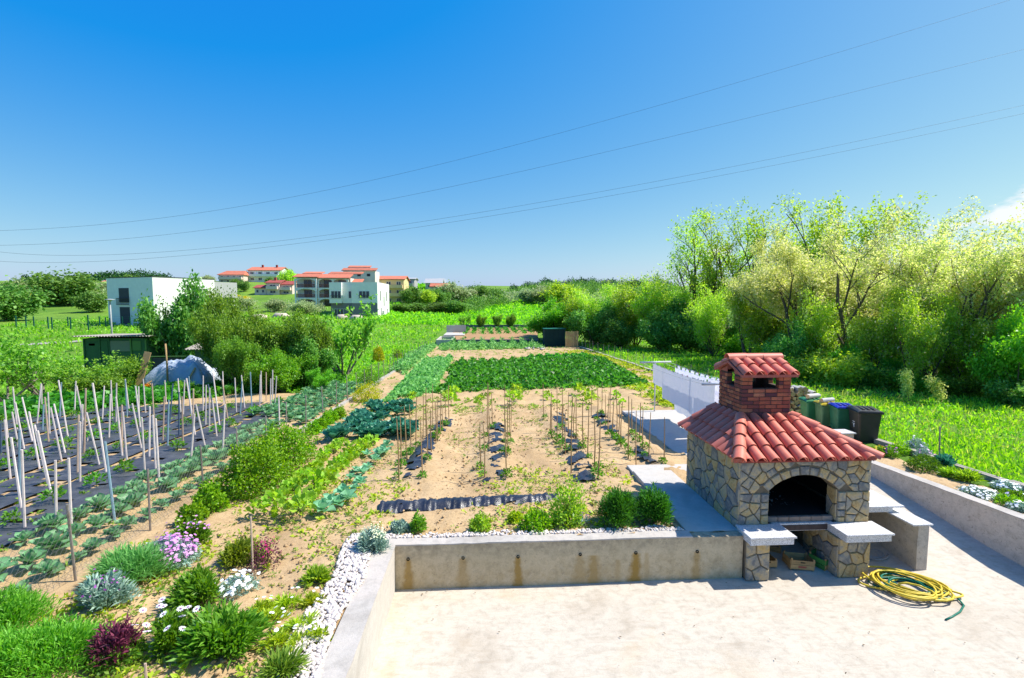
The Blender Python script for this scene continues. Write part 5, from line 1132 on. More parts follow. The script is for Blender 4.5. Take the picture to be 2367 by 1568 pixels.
for k, bed in enumerate(BS):
    pts = []
    for i_, (x, t_, b) in enumerate(sorted(bed, key=lambda q: -q[2])):
        p = G(718.6 + x / 2.667, 803.1 + b / 2.667); pts.append(p); h = (b - t_) / 2.667 * mpp(p) * 1.02; r = rp.uniform(.012, .017)
        bend = rp.uniform(-.03, .03); m = MB().tube([(0, 0, -.1), (bend, 0, h * .5), (bend * .3, bend, h)], [r * 1.15, r, r * .7], 6); o = m.build('bamboo_cane', 'bamboo'); o.location = p; o.rotation_euler = (rp.uniform(-.03, .03), rp.uniform(-.03, .03), 0)
        tag(o, 'thin bamboo cane in the %s staked bed, %s counted from the near end' % (bord[k], nth(i_ + 1)), 'cane', 'bamboo canes in the staked beds')
        if rp.random() < .75: rp.choice(tom_p).put(seat(p.x + rp.uniform(-.1, .1), p.y + rp.uniform(-.1, .1), .04), rp.uniform(0, 6.28), rp.uniform(.5, .95), 'small tomato plant by the %s cane of the %s staked bed' % (nth(i_ + 1), bord[k]), 'tomato plants in the staked beds')
    A = np.array([tuple(p) for p in pts]); co = np.polyfit(A[:, 1], A[:, 0], 1); y0, y1 = A[:, 1].min() - .15, A[:, 1].max() + .4
    us = np.linspace(-.3, .3, 11); ys_ = np.arange(y0, y1, .09); V = []; Fc = []
    for y in ys_:
        xc = np.polyval(co, y)
        for u in us:
            f_ = furrow(xc + u, y); V.append((xc + u + .02 * noise.noise((y * 5, u * 5, k)), y + .02 * noise.noise((y * 6, u * 6, k + 5)), float(zt(xc + u, y)) + .07 + f_ * .8 + .05 * noise.noise((u * 9, y * 7, k)) - .07 * (abs(u) / .3) ** 3))
    for j in range(len(ys_) - 1):
        for i in range(10):
            if noise.noise((us[i] * 2.2 + k * 9, ys_[j] * 2.1, 4)) < .07 - .1 * (k == 3): Fc.append((j * 11 + i, j * 11 + i + 1, (j + 1) * 11 + i + 1, (j + 1) * 11 + i))
    tag(link('mulch_film', npmesh('mulch_film', np.array(V), np.array(Fc)), 'black_film', None, True), 'torn black plastic film on the %s staked bed' % bord[k], 'mulch film')
# crumpled strip of film in front of the beds
A0, A1 = G(878, 1178), G(1290, 1158); us = np.linspace(0, 1, 120); vs_ = np.linspace(-1, 1, 13); V = []
for u in us:
    c = A0.lerp(A1, u)
    for v in vs_:
        wv = noise.noise((u * 60, v * .5, 0)) * .035 + noise.noise((u * 20, v * 1.5, 3)) * .03; V.append((c.x + .01 * math.sin(u * 90), c.y + .02 + v * (.2 + .06 * noise.noise((u * 8, 0, 0))), float(zt(c.x, c.y)) + .1 + furrow(c.x, c.y + v * .2) * .6 - .09 * v * v + wv))
Fc = [(i * 13 + j, i * 13 + j + 1, (i + 1) * 13 + j + 1, (i + 1) * 13 + j) for i in range(119) for j in range(12) if noise.noise((us[i] * 9, vs_[j] * 1.2, 8)) < .3]
tag(link('mulch_film', npmesh('mulch_film', np.array(V), np.array(Fc)), 'black_film', None, True), 'crumpled shiny black film lying across in front of the staked beds', 'mulch film')
# ============================================================ leafy blocks, weeds, pebbles (uncountable)
def stuff(name, V, Fq, mat, label=None): return tag(link(name, npmesh(name, V, Fq), mat), label, None, None, 'stuff')
def zt_arr(x, y): return zt(x, y)
def crop(poly_px, n, L, Wd, h, rowdir=.75, seed=0, rows=True):
    """leaf canopy over a ground quad given by four picture points"""
    c = [G(*p) for p in poly_px]; u, v = RNG.random(n), RNG.random(n)
    A = np.array([tuple(q) for q in c]); P = (A[0] * ((1 - u) * (1 - v))[:, None] + A[1] * (u * (1 - v))[:, None] + A[2] * (u * v)[:, None] + A[3] * ((1 - u) * v)[:, None])
    ht = np.array([.72 + .55 * noise.noise((x * .9 + seed, y * .9, 0)) for x, y in P[:, :2]]); 
    if rows: ht = ht * (.62 + .38 * np.cos(P[:, 0] * 2 * math.pi / rowdir))
    wob_ = np.array([noise.noise((x * .8, y * .8, seed + 3)) for x, y in P[:, :2]]); gone = np.minimum(np.minimum(u, 1 - u), np.minimum(v, 1 - v)) < .045 * (wob_ + .35)
    edge = np.minimum(np.minimum(u, 1 - u) * 14, np.minimum(v, 1 - v) * 14).clip(.15, 1)
    P[:, 2] = zt(P[:, 0], P[:, 1]) + h * ht * edge * RNG.random(n) ** .45; D = RNG.normal(size=(n, 3)) * .8 + np.array([0, -.15, .35]); s = RNG.uniform(.6, 1.5, n)
    P, D, s = P[~gone], D[~gone], s[~gone]
    return leaves(P, D, L * s, Wd * s, .1, .15)
stuff('potato_block', *crop([(1000, 910), (1512, 893), (1395, 828), (1045, 838)], 30000, .2, .12, .5, .8, 3), 'potato')
stuff('potato_block', *crop([(1180, 838), (1392, 832), (1360, 824), (1225, 828)], 5000, .2, .12, .45, .8, 5), 'potato')
stuff('pea_block', *crop([(880, 935), (1000, 912), (1048, 828), (985, 832)], 14000, .17, .1, .5, .9, 6), 'pea')
stuff('far_vegetables', *crop([(1010, 812), (1260, 806), (1250, 788), (1015, 790)], 9000, .3, .14, .75, 1.2, 7), 'pea')
stuff('terrace_vegetables', *crop([(1058, 781), (1242, 779), (1236, 760), (1060, 762)], 9000, .35, .2, .45, 1.2, 8), 'potato')
stuff('fence_vegetables', *crop([(900, 858), (935, 870), (1010, 800), (975, 812)], 5000, .2, .12, .6, 5, 9, False), 'pea')
stuff('left_vegetables', *crop([(420, 925), (800, 885), (790, 855), (440, 905)], 9000, .24, .16, .4, 1.1, 10), 'potato')
stuff('left_vegetables', *crop([(0, 975), (430, 925), (440, 895), (0, 935)], 9000, .24, .16, .4, 1.1, 11), 'potato')
# weeds on the bare soil
def weeds(n, region, lo, hi, mat, name):
    x = RNG.uniform(region[0], region[1], n * 3); y = region[2] + (region[3] - region[2]) * RNG.random(n * 3) ** 1.4
    m = np.array([noise.noise((a * .55, b * .55, 20)) > rp.uniform(-.4, .25) and not (a > -2.15 and b < 8.2) and not (a > 3.4 and b < 11.6) and not (a > 5.1 and b < 18.1) for a, b in zip(x, y)]); x, y = x[m][:n], y[m][:n]; k = 7
    C = np.repeat(np.stack([x, y, zt(x, y) + .03], 1), k, 0); s = np.repeat(RNG.uniform(lo, hi, len(x)), k); D = RNG.normal(size=(len(C), 3)) + np.array([0, 0, .5]); D[:, 2] = np.abs(D[:, 2]) * .8
    C[:, :2] += RNG.normal(size=(len(C), 2)) * (s * .5)[:, None]; stuff(name, *leaves(C, D, s, s * .42, .1, .2), mat)
weeds(2400, (-5.6, 3.3, 4.8, 20), .025, .065, 'weed', 'soil_weeds'); weeds(600, (-5.6, 3.3, 4.8, 20), .05, .1, 'weed', 'soil_weeds'); weeds(420, (-5.6, 3.4, 4.8, 12), .05, .13, 'yellow_weed', 'soil_weeds'); weeds(900, (-5.5, 10.6, 18.5, 56), .08, .2, 'weed', 'soil_weeds'); weeds(900, (-20, -6, 6, 24), .05, .12, 'weed', 'field_weeds'); weeds(600, (9.9, 11.5, 6, 13), .05, .14, 'weed', 'bed_weeds'); weeds(1200, (7.5, 11.2, 18.5, 50), .1, .24, 'yellow_weed', 'edge_weeds')
# clods
def lumps(P, r, name, mat, flat_=.7, sub=False):
    ph = (1 + 5 ** .5) / 2; B = unit(np.array([(-1, ph, 0), (1, ph, 0), (-1, -ph, 0), (1, -ph, 0), (0, -1, ph), (0, 1, ph), (0, -1, -ph), (0, 1, -ph), (ph, 0, -1), (ph, 0, 1), (-ph, 0, -1), (-ph, 0, 1)], float))
    T = np.array([(0, 11, 5), (0, 5, 1), (0, 1, 7), (0, 7, 10), (0, 10, 11), (1, 5, 9), (5, 11, 4), (11, 10, 2), (10, 7, 6), (7, 1, 8), (3, 9, 4), (3, 4, 2), (3, 2, 6), (3, 6, 8), (3, 8, 9), (4, 9, 5), (2, 4, 11), (6, 2, 10), (8, 6, 7), (9, 8, 1)])
    n = len(P); s = (RNG.uniform(.6, 1.3, (n, 3)) * np.array([1, 1, flat_]))[:, None, :] * r[:, None, None]; V = B[None] * s * RNG.uniform(.85, 1.15, (n, 12, 1)); a = RNG.random(n) * 6.28; c, sn = np.cos(a)[:, None], np.sin(a)[:, None]
    V = np.stack([V[..., 0] * c - V[..., 1] * sn, V[..., 0] * sn + V[..., 1] * c, V[..., 2]], -1) + P[:, None, :]
    o = stuff(name, V.reshape(-1, 3), (T[None] + (np.arange(n) * 12)[:, None, None]).reshape(-1, 3), mat); o.data.polygons.foreach_set('use_smooth', [True] * len(o.data.polygons)); return o
n = 4200; x = RNG.uniform(-5.6, 3.4, n); y = 5 + 15 * RNG.random(n) ** 1.3; ok = ~((x > -1.9) & (y < 8.2)); x, y = x[ok], y[ok]; lumps(np.stack([x, y, zt(x, y) + .02 + np.array([furrow(a, b) for a, b in zip(x, y)])], 1), RNG.uniform(.008, .04, len(x)), 'soil_clods', 'soil')
M['pebble'] = pmat('pebble', (.6, .54, .5), .2, 12, .7, .2, .3, 0, (.46, .4, .36))
n = 2300; y = RNG.uniform(4.0, 8.2, n); x = -1.75 - .46 * RNG.random(n) ** 1.2 + .05 * np.sin(y * 3); P1 = np.stack([x, y, zt(x, y) + .05 + RNG.random(n) * .02], 1)
n = 800; x = RNG.uniform(-1.7, 3.45, n); y = 7.99 + .2 * RNG.random(n) ** 1.5 * (.5 + .5 * np.array([abs(noise.noise((a * 1.5, 0, 3))) * 2 for a in x])).clip(.2, 1.2); P2 = np.stack([x, y, zt(x, y) + .04 + RNG.random(n) * .02], 1)
PB = np.concatenate([P1, P2]); lumps(PB, np.concatenate([RNG.uniform(.018, .038, len(P1)), RNG.uniform(.014, .034, len(P2))]), 'white_pebbles', 'pebble', .62)

# dry leaves and grit blown over the patio, thickest along the foot of the walls
n = 150; x = RNG.uniform(-1.3, 9.2, n); y = RNG.uniform(3.2, 7.5, n); k = RNG.random(n) < .4; y = np.where(k & (x < 4.3), 7.74 - RNG.random(n) ** 2 * .25, y); P = np.stack([x, y, np.full(n, .02)], 1); D = RNG.normal(size=(n, 3)); D[:, 2] *= .12; s_ = RNG.uniform(.015, .05, n); M['litter'] = pmat('litter', (.16, .1, .05), .3, 20, .9, 0)
stuff('leaf_litter', *leaves(P, D, s_, s_ * .4, .1, 0, np.tile(np.array([0, 0, 1.0]), (n, 1))), 'litter')
# ============================================================ trees
LM('locust', '93ac44', 'd4da8a', .5, .5); LM('locust_green', '7aa630', 'b4d456', .5, .5); LM('dark_leaf', '387c26', '84b85a', .4, .4); LM('bronze', '3f701a', '8ab044', .4, .45); LM('fig_leaf', '4c8a24', '94c050', .45, .4); LM('bright_leaf', '489826', '88c446', .45, .4)
LM('far_green', '3f6f2a', '7aa04a', .3, .6); LM('far_pale', '7f9a5f', 'aab886', .3, .6); LM('pine', '1c4a1e', '3a6a34', .15, .6); LM('broom', 'b8b010', 'e8d81a', .3, .5); LM('blossom', 'c4bf8e', 'e2dcb4', .35, .6)
mk_wood('tree_bark', (.075, .06, .048), (.15, .125, .1)); mk_wood('pale_bark', (.16, .14, .12), (.27, .24, .2))
def crown_from_tips(tips, per, spread, L, Wd, seed, zb=.2, frac=1.0):
    T = np.array([tuple(t[0]) for t in tips]); 
    if frac < 1: T = T[RNG.random(len(T)) < frac]
    P = np.repeat(T, per, 0) + RNG.normal(size=(len(T) * per, 3)) * spread; D = rdir(len(P), zb); s = RNG.uniform(.6, 1.3, len(P)); return leaves(P, D, L * s, Wd * s, .1, .15), P
def tree(name, cat, h, seed, mat, bark='tree_bark', stems=3, spread=.25, levels=3, r0=.14, up=.5, per=12, sp=.35, L=.2, Wd=.1, blossom=0, kids=(3, 4), start=.3, ratio=.6, wob=.2, zb=.2, frac=1.0, rmin=.012):
    br, tips = grow((0, 0, -.1), h * .5, stems, spread, levels, r0, up, seed, 4, (0, 0), kids, start, ratio, wob); t = empty(name); tag(t, 'x', cat)
    zmax = max(q[0].z for q in tips); k = h / zmax
    br = [([p * k for p in pts], rr) for pts, rr in br]; tips = [(p * k, d_, l) for p, d_, l in tips]
    w = link('trunk', wood_mesh('trunk', br, 5, rmin), bark, t); (V, Fq), P = crown_from_tips(tips, per, sp, L, Wd, seed, zb, frac); tag(link('crown', npmesh('crown', V, Fq), mat, t), kind='stuff')
    if blossom:
        (V, Fq), P = crown_from_tips(tips, blossom, sp * 1.05, .14, .08, seed + 1, -.5, frac); tag(link('blossoms', npmesh('blossoms', V, Fq), 'blossom', t), kind='stuff')
    return Proto(t), h
T1 = [tree('locust_tree', 'tree', 12, s, 'locust_green', stems=3, spread=.26, levels=4, r0=.17, up=.7, per=2, sp=.14, L=.2, Wd=.1, kids=(3, 4), start=.25, ratio=.58, wob=.2, rmin=.006) for s in (1, 2)]
T2 = [tree('locust_tree', 'tree', 12, s, 'locust', stems=4, spread=.42, levels=4, r0=.19, up=.45, per=6, sp=.2, L=.2, Wd=.09, blossom=3, kids=(3, 4), start=.25, ratio=.6, wob=.22) for s in (3, 4, 5)]
T3 = [tree('bushy_locust', 'tree', 7, s, 'locust_green', stems=6, spread=.65, levels=3, r0=.08, up=.3, per=17, sp=.28, L=.21, Wd=.1, blossom=2, kids=(3, 4), start=.1, ratio=.62) for s in (6, 7)]
T4 = [tree('leafy_tree', 'tree', 5, s, 'dark_leaf', stems=6, spread=.8, levels=3, r0=.07, up=.2, per=18, sp=.24, L=.24, Wd=.15, kids=(3, 4), start=.1, ratio=.62) for s in (8, 9)]
T5 = [tree('bushy_shrub', 'shrub', 4, s, 'bronze', stems=8, spread=.6, levels=3, r0=.05, up=.4, per=20, sp=.2, L=.16, Wd=.085, kids=(3, 4), start=.05, ratio=.6) for s in (10, 11)]
T6 = [tree('fig_tree', 'tree', 3.4, s, 'fig_leaf', 'pale_bark', stems=5, spread=.95, levels=2, r0=.07, up=.35, per=6, sp=.13, L=.2, Wd=.15, kids=(3, 4), start=.3, ratio=.6, wob=.35) for s in (12, 13)]
T8 = [tree('far_tree', 'tree', 7, s, m, stems=5, spread=.6, levels=2, r0=.1, up=.3, per=26, sp=.75, L=.6, Wd=.4, kids=(3, 4), start=.15, ratio=.65) for s, m in ((14, 'far_green'), (15, 'far_pale'), (16, 'locust_green'))]
T9 = [tree('bright_tree', 'tree', 5, s, 'bright_leaf', stems=6, spread=.7, levels=3, r0=.07, up=.3, per=18, sp=.24, L=.22, Wd=.13, kids=(3, 4), start=.1, ratio=.62) for s in (17,)]
TB = [tree('low_bush', 'bush', 1.4, s, m, stems=7, spread=1.0, levels=2, r0=.02, up=.3, per=16, sp=.16, L=.14, Wd=.08, kids=(3, 4), start=.05, ratio=.65) for s, m in ((18, 'dark_leaf'), (19, 'bright_leaf'), (20, 'bronze'), (21, 'locust_green'))]
TS = [tree('sapling', 'tree', 1.6, 23, 'locust', stems=1, spread=.05, levels=2, r0=.02, up=.6, per=9, sp=.1, L=.1, Wd=.055, kids=(4, 6), start=.2, ratio=.5)]
rt_ = random.Random(4)
def plant_tree(kinds, px, py, top, label, group=None, wid=1.0, i=None, dy=0):
    p = G(px, py); p = seat(p.x * (1 + dy / p.y), p.y + dy); pr, h = kinds[i] if i is not None else rt_.choice(kinds); s = max(.2, (py - top) * (p.y / F_PX) * (1.05 if kinds in (T1, T2) else 1) / h)
    return pr.put(p, rt_.uniform(0, 6.28), (s * wid, s * wid, s), label, group)
RG = 'trees along the right of the meadow'
for k, (x, b, t) in enumerate([(1597, 806, 486), (1690, 812, 470), (1790, 820, 446), (1915, 836, 436), (2005, 840, 448)]):
    plant_tree(T1, x, b, t, ['sparse leafing locust tree, leftmost of the tall trees', 'sparse tall locust tree second from the left', 'tall thin-leaved locust tree right of the second sparse one', 'tallest locust tree above the chimney', 'tall sparse locust tree right of the tallest'][k], RG, 1.1, k % 2)
for k, (x, b, t) in enumerate([(1735, 836, 560), (1850, 856, 512), (1955, 868, 478), (2060, 860, 545), (2150, 884, 520), (2255, 893, 480), (2345, 905, 484), (2440, 900, 500)]):
    plant_tree(T2, x, b, t, ['blossoming locust tree behind the drying laundry', 'cream-blossomed locust tree above the chimney roof', 'broad cream-blossomed locust tree right of the chimney', 'lower blossoming locust tree in the gap of the row', 'blossoming locust tree left of the white cloud', 'large blossoming locust tree in front of the white cloud', 'blossoming locust tree near the right edge', 'blossoming locust tree cut by the right edge'][k], RG, 1.0, k % 3)
for k, (x, b, t) in enumerate([(1470, 800, 632), (1530, 806, 640), (1400, 794, 655), (1650, 824, 650), (1780, 842, 630), (1900, 868, 660), (2020, 884, 650), (2120, 905, 660), (2230, 905, 660), (1590, 806, 645), (2330, 912, 690), (1330, 788, 672)]):
    plant_tree(T3, x, b, t, 'bushy yellow-green locust in the belt of trees, %s' % ['right of the compost shelter', 'left of the sparse tree', 'behind the compost shelter', 'behind the washing line', 'left of the chimney roof', 'right above the chimney', 'above the firewood', 'above the black bin', 'behind the two saplings', 'at the foot of the leftmost tall tree', 'beside the bright tree at the edge', 'left end of the belt'][k], 'bushy locusts', .95 if x < 1600 else .75, k % 2)
for k, (x, b, t) in enumerate([(1380, 800, 694), (1432, 804, 720), (1285, 786, 690), (1590, 812, 694), (1815, 872, 744), (1530, 812, 720), (1960, 884, 790), (1690, 822, 740), (2080, 893, 810), (2200, 900, 810), (2290, 908, 800)]):
    plant_tree(T4 if k in (0, 1, 3, 4, 5, 7) else (T3 if k % 2 else T9), x, b, t, '%s %s' % ('dark leafy tree or shrub' if k in (0, 1, 3, 4, 5, 7) else 'green leafy shrub', '%s') % ['right behind the compost shelter', 'with glossy leaves at the meadow edge right of the shelter', 'left behind the dark green shelter', 'standing before the leftmost tall locust', 'directly behind the chimney roof', 'between the shelter and the washing line', 'in shade above the firewood pile', 'behind the washing line', 'in the shade above the blue-lidded bin', 'in the shade right of the saplings', 'in the shade near the right edge'][k], 'dark leafy shrubs', 1.1 if x < 1600 else .8, 0)
plant_tree(T9, 2352, 930, 690, 'bright green leafy tree at the right edge of the meadow', None, .6)
for k, (x, b, t) in enumerate([(1640, 815, 770), (1720, 826, 772), (1880, 880, 810), (1930, 892, 820), (2010, 895, 846), (2130, 908, 862), (2210, 915, 868), (2310, 925, 870), (2360, 940, 880), (1850, 880, 830), (2060, 900, 852), (1780, 845, 790)]):
    plant_tree(TB, x, b, t, 'low bush at the foot of the tree belt, %s' % ['behind the far laundry', 'behind the middle sheet', 'right of the chimney', 'above the log pile', 'above the bins', 'behind the first sapling', 'behind the second sapling', 'left of the right edge', 'at the right edge', 'beside the chimney roof', 'above the black bin', 'behind the near sheet'][k], 'low bushes', 1.2, k % 4)
plant_tree(TS, 2103, 930, 852, 'slim sapling in the meadow, left one of two', 'saplings', .9); plant_tree(TS, 2178, 936, 868, 'slim sapling in the meadow, right one of two', 'saplings', 1.1)
# ---- left side
plant_tree(T4, 425, 878, 668, 'large walnut tree behind the green shed', None, .58, 0, 3); plant_tree(T5, 480, 872, 690, 'shrubby tree right of the walnut tree', None, .6, 0, 3)
for k, (x, b, t) in enumerate([(530, 895, 722), (600, 892, 716), (675, 892, 724), (735, 888, 745), (560, 905, 780)]):
    plant_tree(T5, x, b, t, 'bronze-tipped tall shrub %s' % ['beside the tarp-covered heap', 'second from the tarp-covered heap', 'behind the yellow-green bush', 'at the right end of the thicket', 'low at the front of the thicket'][k], 'bronze shrubs', .6, k % 2)
plant_tree(T4, 715, 892, 760, 'dark shrub at the right of the thicket', None, .7, 1); plant_tree(T9, 655, 905, 806, 'bright yellow-green bush before the thicket', None, .95); plant_tree(T9, 735, 905, 850, 'small bright bush at the right foot of the thicket', None, .9)
plant_tree(T6, 795, 880, 700, 'gnarled open fig tree right of the thicket', 'fig trees', .7, 1, 2); plant_tree(T6, 100, 915, 812, 'fig tree left of the green shed', 'fig trees', 1.1, 0); plant_tree(T6, 205, 912, 822, 'fig tree in front of the green shed', 'fig trees', 1.1, 1); plant_tree(T6, 18, 930, 770, 'fig tree at the left edge of the picture', 'fig trees', .8, 0)
plant_tree(TB, 285, 895, 835, 'small bush at the corner of the green shed', 'low bushes', .9, 2); plant_tree(TB, 240, 915, 870, 'bronze bush under the fig tree', 'low bushes', 1.3, 2); plant_tree(TB, 420, 910, 885, 'low bush before the tarp heap', 'low bushes', 1.1, 1)
# ---- far trees: left hill, between the houses, far field
FT = 'far trees'
for k, (x, b, t, i, w_, lab) in enumerate([(18, 742, 668, 0, 1.2, 'olive-brown tree at the far left edge'), (60, 700, 655, 1, 1.3, 'pale scrub tree on the far left'), (160, 705, 640, 0, 1.5, 'round dark green tree left of the white house'), (215, 722, 682, 0, 1.2, 'dark bush close to the lamp post'), (250, 690, 655, 1, 1.2, 'pale bush behind the lamp post'), (110, 690, 660, 1, 1.6, 'grey-green tree left of the round one'), (300, 665, 640, 0, 1.2, 'tree behind the white flat-roofed house'), (420, 650, 638, 1, 1.3, 'pale tree on the ridge behind the walnut'), (480, 660, 640, 1, 1.4, 'tree left of the pink house'), (545, 668, 648, 0, 1.0, 'small tree below the pink house'), (565, 672, 652, 0, 1.1, 'round bush below the two hill houses'), (625, 660, 644, 0, 1.0, 'tree right of the white hill house'), (663, 668, 630, 2, .9, 'light tree beside the balcony house'), (843, 660, 632, 0, .9, 'dark round tree above the boxy white house'), (820, 662, 638, 1, .8, 'pale tree beside the dark round one'), (955, 706, 668, 0, 1.2, 'tree right of the yellow house'), (985, 708, 675, 2, 1.1, 'light green tree below the grey gabled house'), (1010, 706, 672, 0, 1.3, 'tree in front of the red-roofed grey house'), (1045, 704, 660, 1, 1.4, 'pale tree right of the grey house'), (1075, 702, 668, 1, 1.3, 'pale scrub tree left of the wooded hill'), (1100, 700, 664, 0, 1.3, 'green tree at the foot of the wooded hill'), (1140, 700, 672, 0, 1.4, 'green tree left of the flat grey house'), (1225, 702, 672, 1, 1.5, 'pale tree right of the flat grey house'), (1260, 705, 665, 1, 1.6, 'pale tree at the left of the tree belt'), (1300, 712, 660, 2, 1.3, 'light tree behind the left end of the tree belt'), (930, 722, 704, 0, 2.4, 'dark hedge bush right of the boxy white house'), (965, 722, 703, 0, 2.4, 'dark hedge bush in the middle of the field hedge'), (1010, 724, 702, 0, 2.4, 'dark hedge bush beside the bright field'), (1048, 726, 698, 0, 1.8, 'big dark bush at the end of the field hedge'), (640, 720, 695, 1, 1.6, 'grey-green bush before the balcony house'), (700, 728, 700, 1, 1.6, 'grey-green bush in front of the arches'), (560, 718, 690, 1, 1.6, 'grey scrub above the thicket'), (520, 700, 668, 0, 1.2, 'bush beside the grey annex')]):
    plant_tree(T8, x, b, t, lab, FT, w_, i)
for k, (x, b, t) in enumerate([(78, 704, 684), (105, 704, 684), (135, 702, 688), (245, 688, 676), (545, 700, 684), (568, 702, 688), (530, 695, 686)]):
    p = G(x, b); s = (b - t) * mpp(p); me, P, d = bush_mesh('foliage', 900, s * 1.3, s * 1.3, s, s * .22, s * .12, k); plant('broom_bush', 'yellow flowering broom bush on the hillside, %s' % ['leftmost', 'second from the left', 'third from the left', 'beside the white house', 'below the pink house', 'right below the pink house', 'beside the grey annex'][k], 'bush', p, me, 'broom', None, None, 'broom bushes')
for k, (x, b, t) in enumerate([(1075, 757, 722), (1112, 757, 726), (1150, 757, 728), (1180, 757, 724), (1245, 770, 730)]):
    pr, h = T5[k % 2] if k else T6[1]; p = G(x, b); s = (b - t) * mpp(p) / h; pr.put(p, k, (s * .75, s * .75, s), 'little fruit tree in the far field, %s' % ['leftmost and greenest', 'second from the left', 'third from the left', 'fourth from the left', 'beside the dark green shelter'][k], 'little fruit trees')
box_shrub(873, 838, 26, 38, 'small cone-shaped conifer beyond the fence', 'golden', 1500, 'conifer', .1, None, .1); box_shrub(918, 830, 22, 20, 'brownish little bush beyond the fence right of the conifer', 'olive', 700, 'conifer', .1)
# umbrella pines on the left ridge
for k, (x, b, t, w_) in enumerate([(65, 664, 643, 16), (90, 662, 648, 30), (205, 656, 640, 26), (250, 652, 632, 40), (290, 652, 628, 50), (330, 652, 629, 50), (365, 654, 634, 36), (180, 660, 645, 20)]):
    p = aty(x, b, 330 + 12 * k); kk = p.y / F_PX; rx = w_ * kk; h = (b - t) * kk; zb = float(zt(p.x, p.y)); H_ = p.z + h - zb; t_ = empty('umbrella_pine', (p.x, p.y, zb)); tag(t_, 'dark umbrella pine on the left ridge, %s' % ['slim one at the far left', 'low one at the far left', 'left of the grove', 'in the left of the grove', 'left of the grove centre', 'at the grove centre', 'at the right end of the grove', 'small one between'][k], 'tree', 'umbrella pines')
    MB().tube([(0, 0, -1), (.3, 0, H_ - h * .5)], [.5, .3], 6).build('trunk', 'tree_bark', t_)
    P, d = blob(900, rx, rx * .8, h * .75, .4, .35, 2.5, k, H_ - h * .8); V, Fq = leaves(P, d + RNG.normal(size=d.shape) * .6, 1.5, .9, .1); tag(link('crown', npmesh('crown', V, Fq), 'pine', t_), kind='stuff')
# wooded hill in the distance and the scrub behind: masses
def wood(name, pts, mat, per, size):
    parts = []
    for x, b, t, d_ in pts:
        p = G(x, b); p = p if p.y < 700 else aty(x, b, d_); kk = p.y / F_PX; h = (b - t) * kk; P, d = blob(per, h * .75, h * .75, h, .45, .3, 2.3, x, 0); P += np.array([p.x, p.y, float(zt(p.x, p.y)) - .1 * h]); parts.append(leaves(P, d + RNG.normal(size=d.shape) * .7 + np.array([0, 0, .2]), h * size, h * size * .6, .1))
    stuff(name, *join(parts), mat)
def crest(x): return np.interp(x, [1060, 1100, 1180, 1260, 1320, 1380, 1460, 1560], [690, 676, 660, 645, 641, 643, 648, 650])
q = random.Random(6)
wood('hill_wood', [(x, crest(x) + 16 + q.uniform(-3, 3), crest(x) + q.uniform(-5, 4), 440) for x in [q.uniform(1095, 1560) for _ in range(60)]], 'pine', 320, .16)
wood('hill_wood', [(x, crest(x) + 34 + q.uniform(-8, 10), crest(x) + 14 + q.uniform(-6, 6), 400) for x in [q.uniform(1075, 1560) for _ in range(90)]], 'far_green', 220, .18)
wood('hill_wood', [(x, crest(x) + 26 + q.uniform(-6, 6), crest(x) + 8 + q.uniform(-6, 6), 420) for x in [q.uniform(1085, 1560) for _ in range(70)]], 'far_green', 220, .18)
wood('hill_scrub', [(x, 698 + q.uniform(-8, 6), 676 + q.uniform(-6, 8), 300) for x in [q.uniform(1040, 1500) for _ in range(70)]], 'far_pale', 200, .18)
wood('ridge_scrub', [(x, 690 + q.uniform(-10, 14), 668 + q.uniform(-8, 8), 260) for x in [q.uniform(-60, 320) for _ in range(60)]], 'far_pale', 200, .18)
wood('ridge_scrub', [(x, 672 + q.uniform(-8, 10), 654 + q.uniform(-6, 6), 300) for x in [q.uniform(-60, 460) for _ in range(60)]], 'far_green', 220, .18)
wood('slope_scrub', [(x, 716 + q.uniform(-6, 8), 702 + q.uniform(-6, 6), 150) for x in [q.uniform(380, 760) for _ in range(50)]], 'far_pale', 110, .2)
wood('back_wood', [(x, 700 + q.uniform(-6, 10), 650 + q.uniform(-16, 16), 120) for x in [q.uniform(1430, 2500) for _ in range(46)]], 'far_green', 260, .1)
# ============================================================ meadow grass
def meadow(name, n, s0, s1, y0, y1, L, Wd, mat, keep, seed, zb=1.2):
    u = RNG.random(n); y = y0 * (y1 / y0) ** u; x = y * RNG.uniform(s0, s1, n); cl = np.array([noise.noise((a * .35 + seed, b * .35, 0)) + .5 * noise.noise((a * 1.3, b * 1.3, seed)) for a, b in zip(x, y)]); m = keep(x, y) & (RNG.random(n) < .62 + .9 * cl); x, y, cl = x[m], y[m], cl[m]
    P = np.stack([x, y, zt(x, y) - .03], 1); D = RNG.normal(size=(len(x), 3)) * .45 + np.array([0, 0, zb]); s = (L[0] + L[1] * y) * RNG.uniform(.6, 1.3, len(x)) * (1 + .5 * cl); stuff(name, *leaves(P, D, s, (Wd[0] + Wd[1] * y) * RNG.uniform(.7, 1.3, len(x)), .06, .25, RNG.normal(size=(len(x), 3))), mat)
right = lambda x, y: (x > 11.7) & (x < 60)
meadow('meadow_grass', 60000, .2, 1.35, 8, 62, (.14, .006), (.012, .0022), 'grass', right, 1)
meadow('meadow_ferns', 26000, .2, 1.35, 8, 60, (.1, .007), (.02, .0026), 'fern', right, 2, .4)
meadow('meadow_straw', 9000, .2, 1.2, 8, 40, (.2, .008), (.006, .0012), 'grass_pale', right, 3)
left = lambda x, y: (x < -6.3) & ~((x > -21.5) & (y < 24.5)) & (x > -75)
meadow('left_meadow_grass', 46000, -1.05, -.06, 20, 110, (.1, .006), (.01, .0026), 'grass', left, 4)
meadow('left_meadow_weeds', 22000, -.7, -.06, 20, 80, (.1, .003), (.03, .0022), 'fern', left, 5, .4)
field = lambda x, y: (y > 86) | (x < -8)
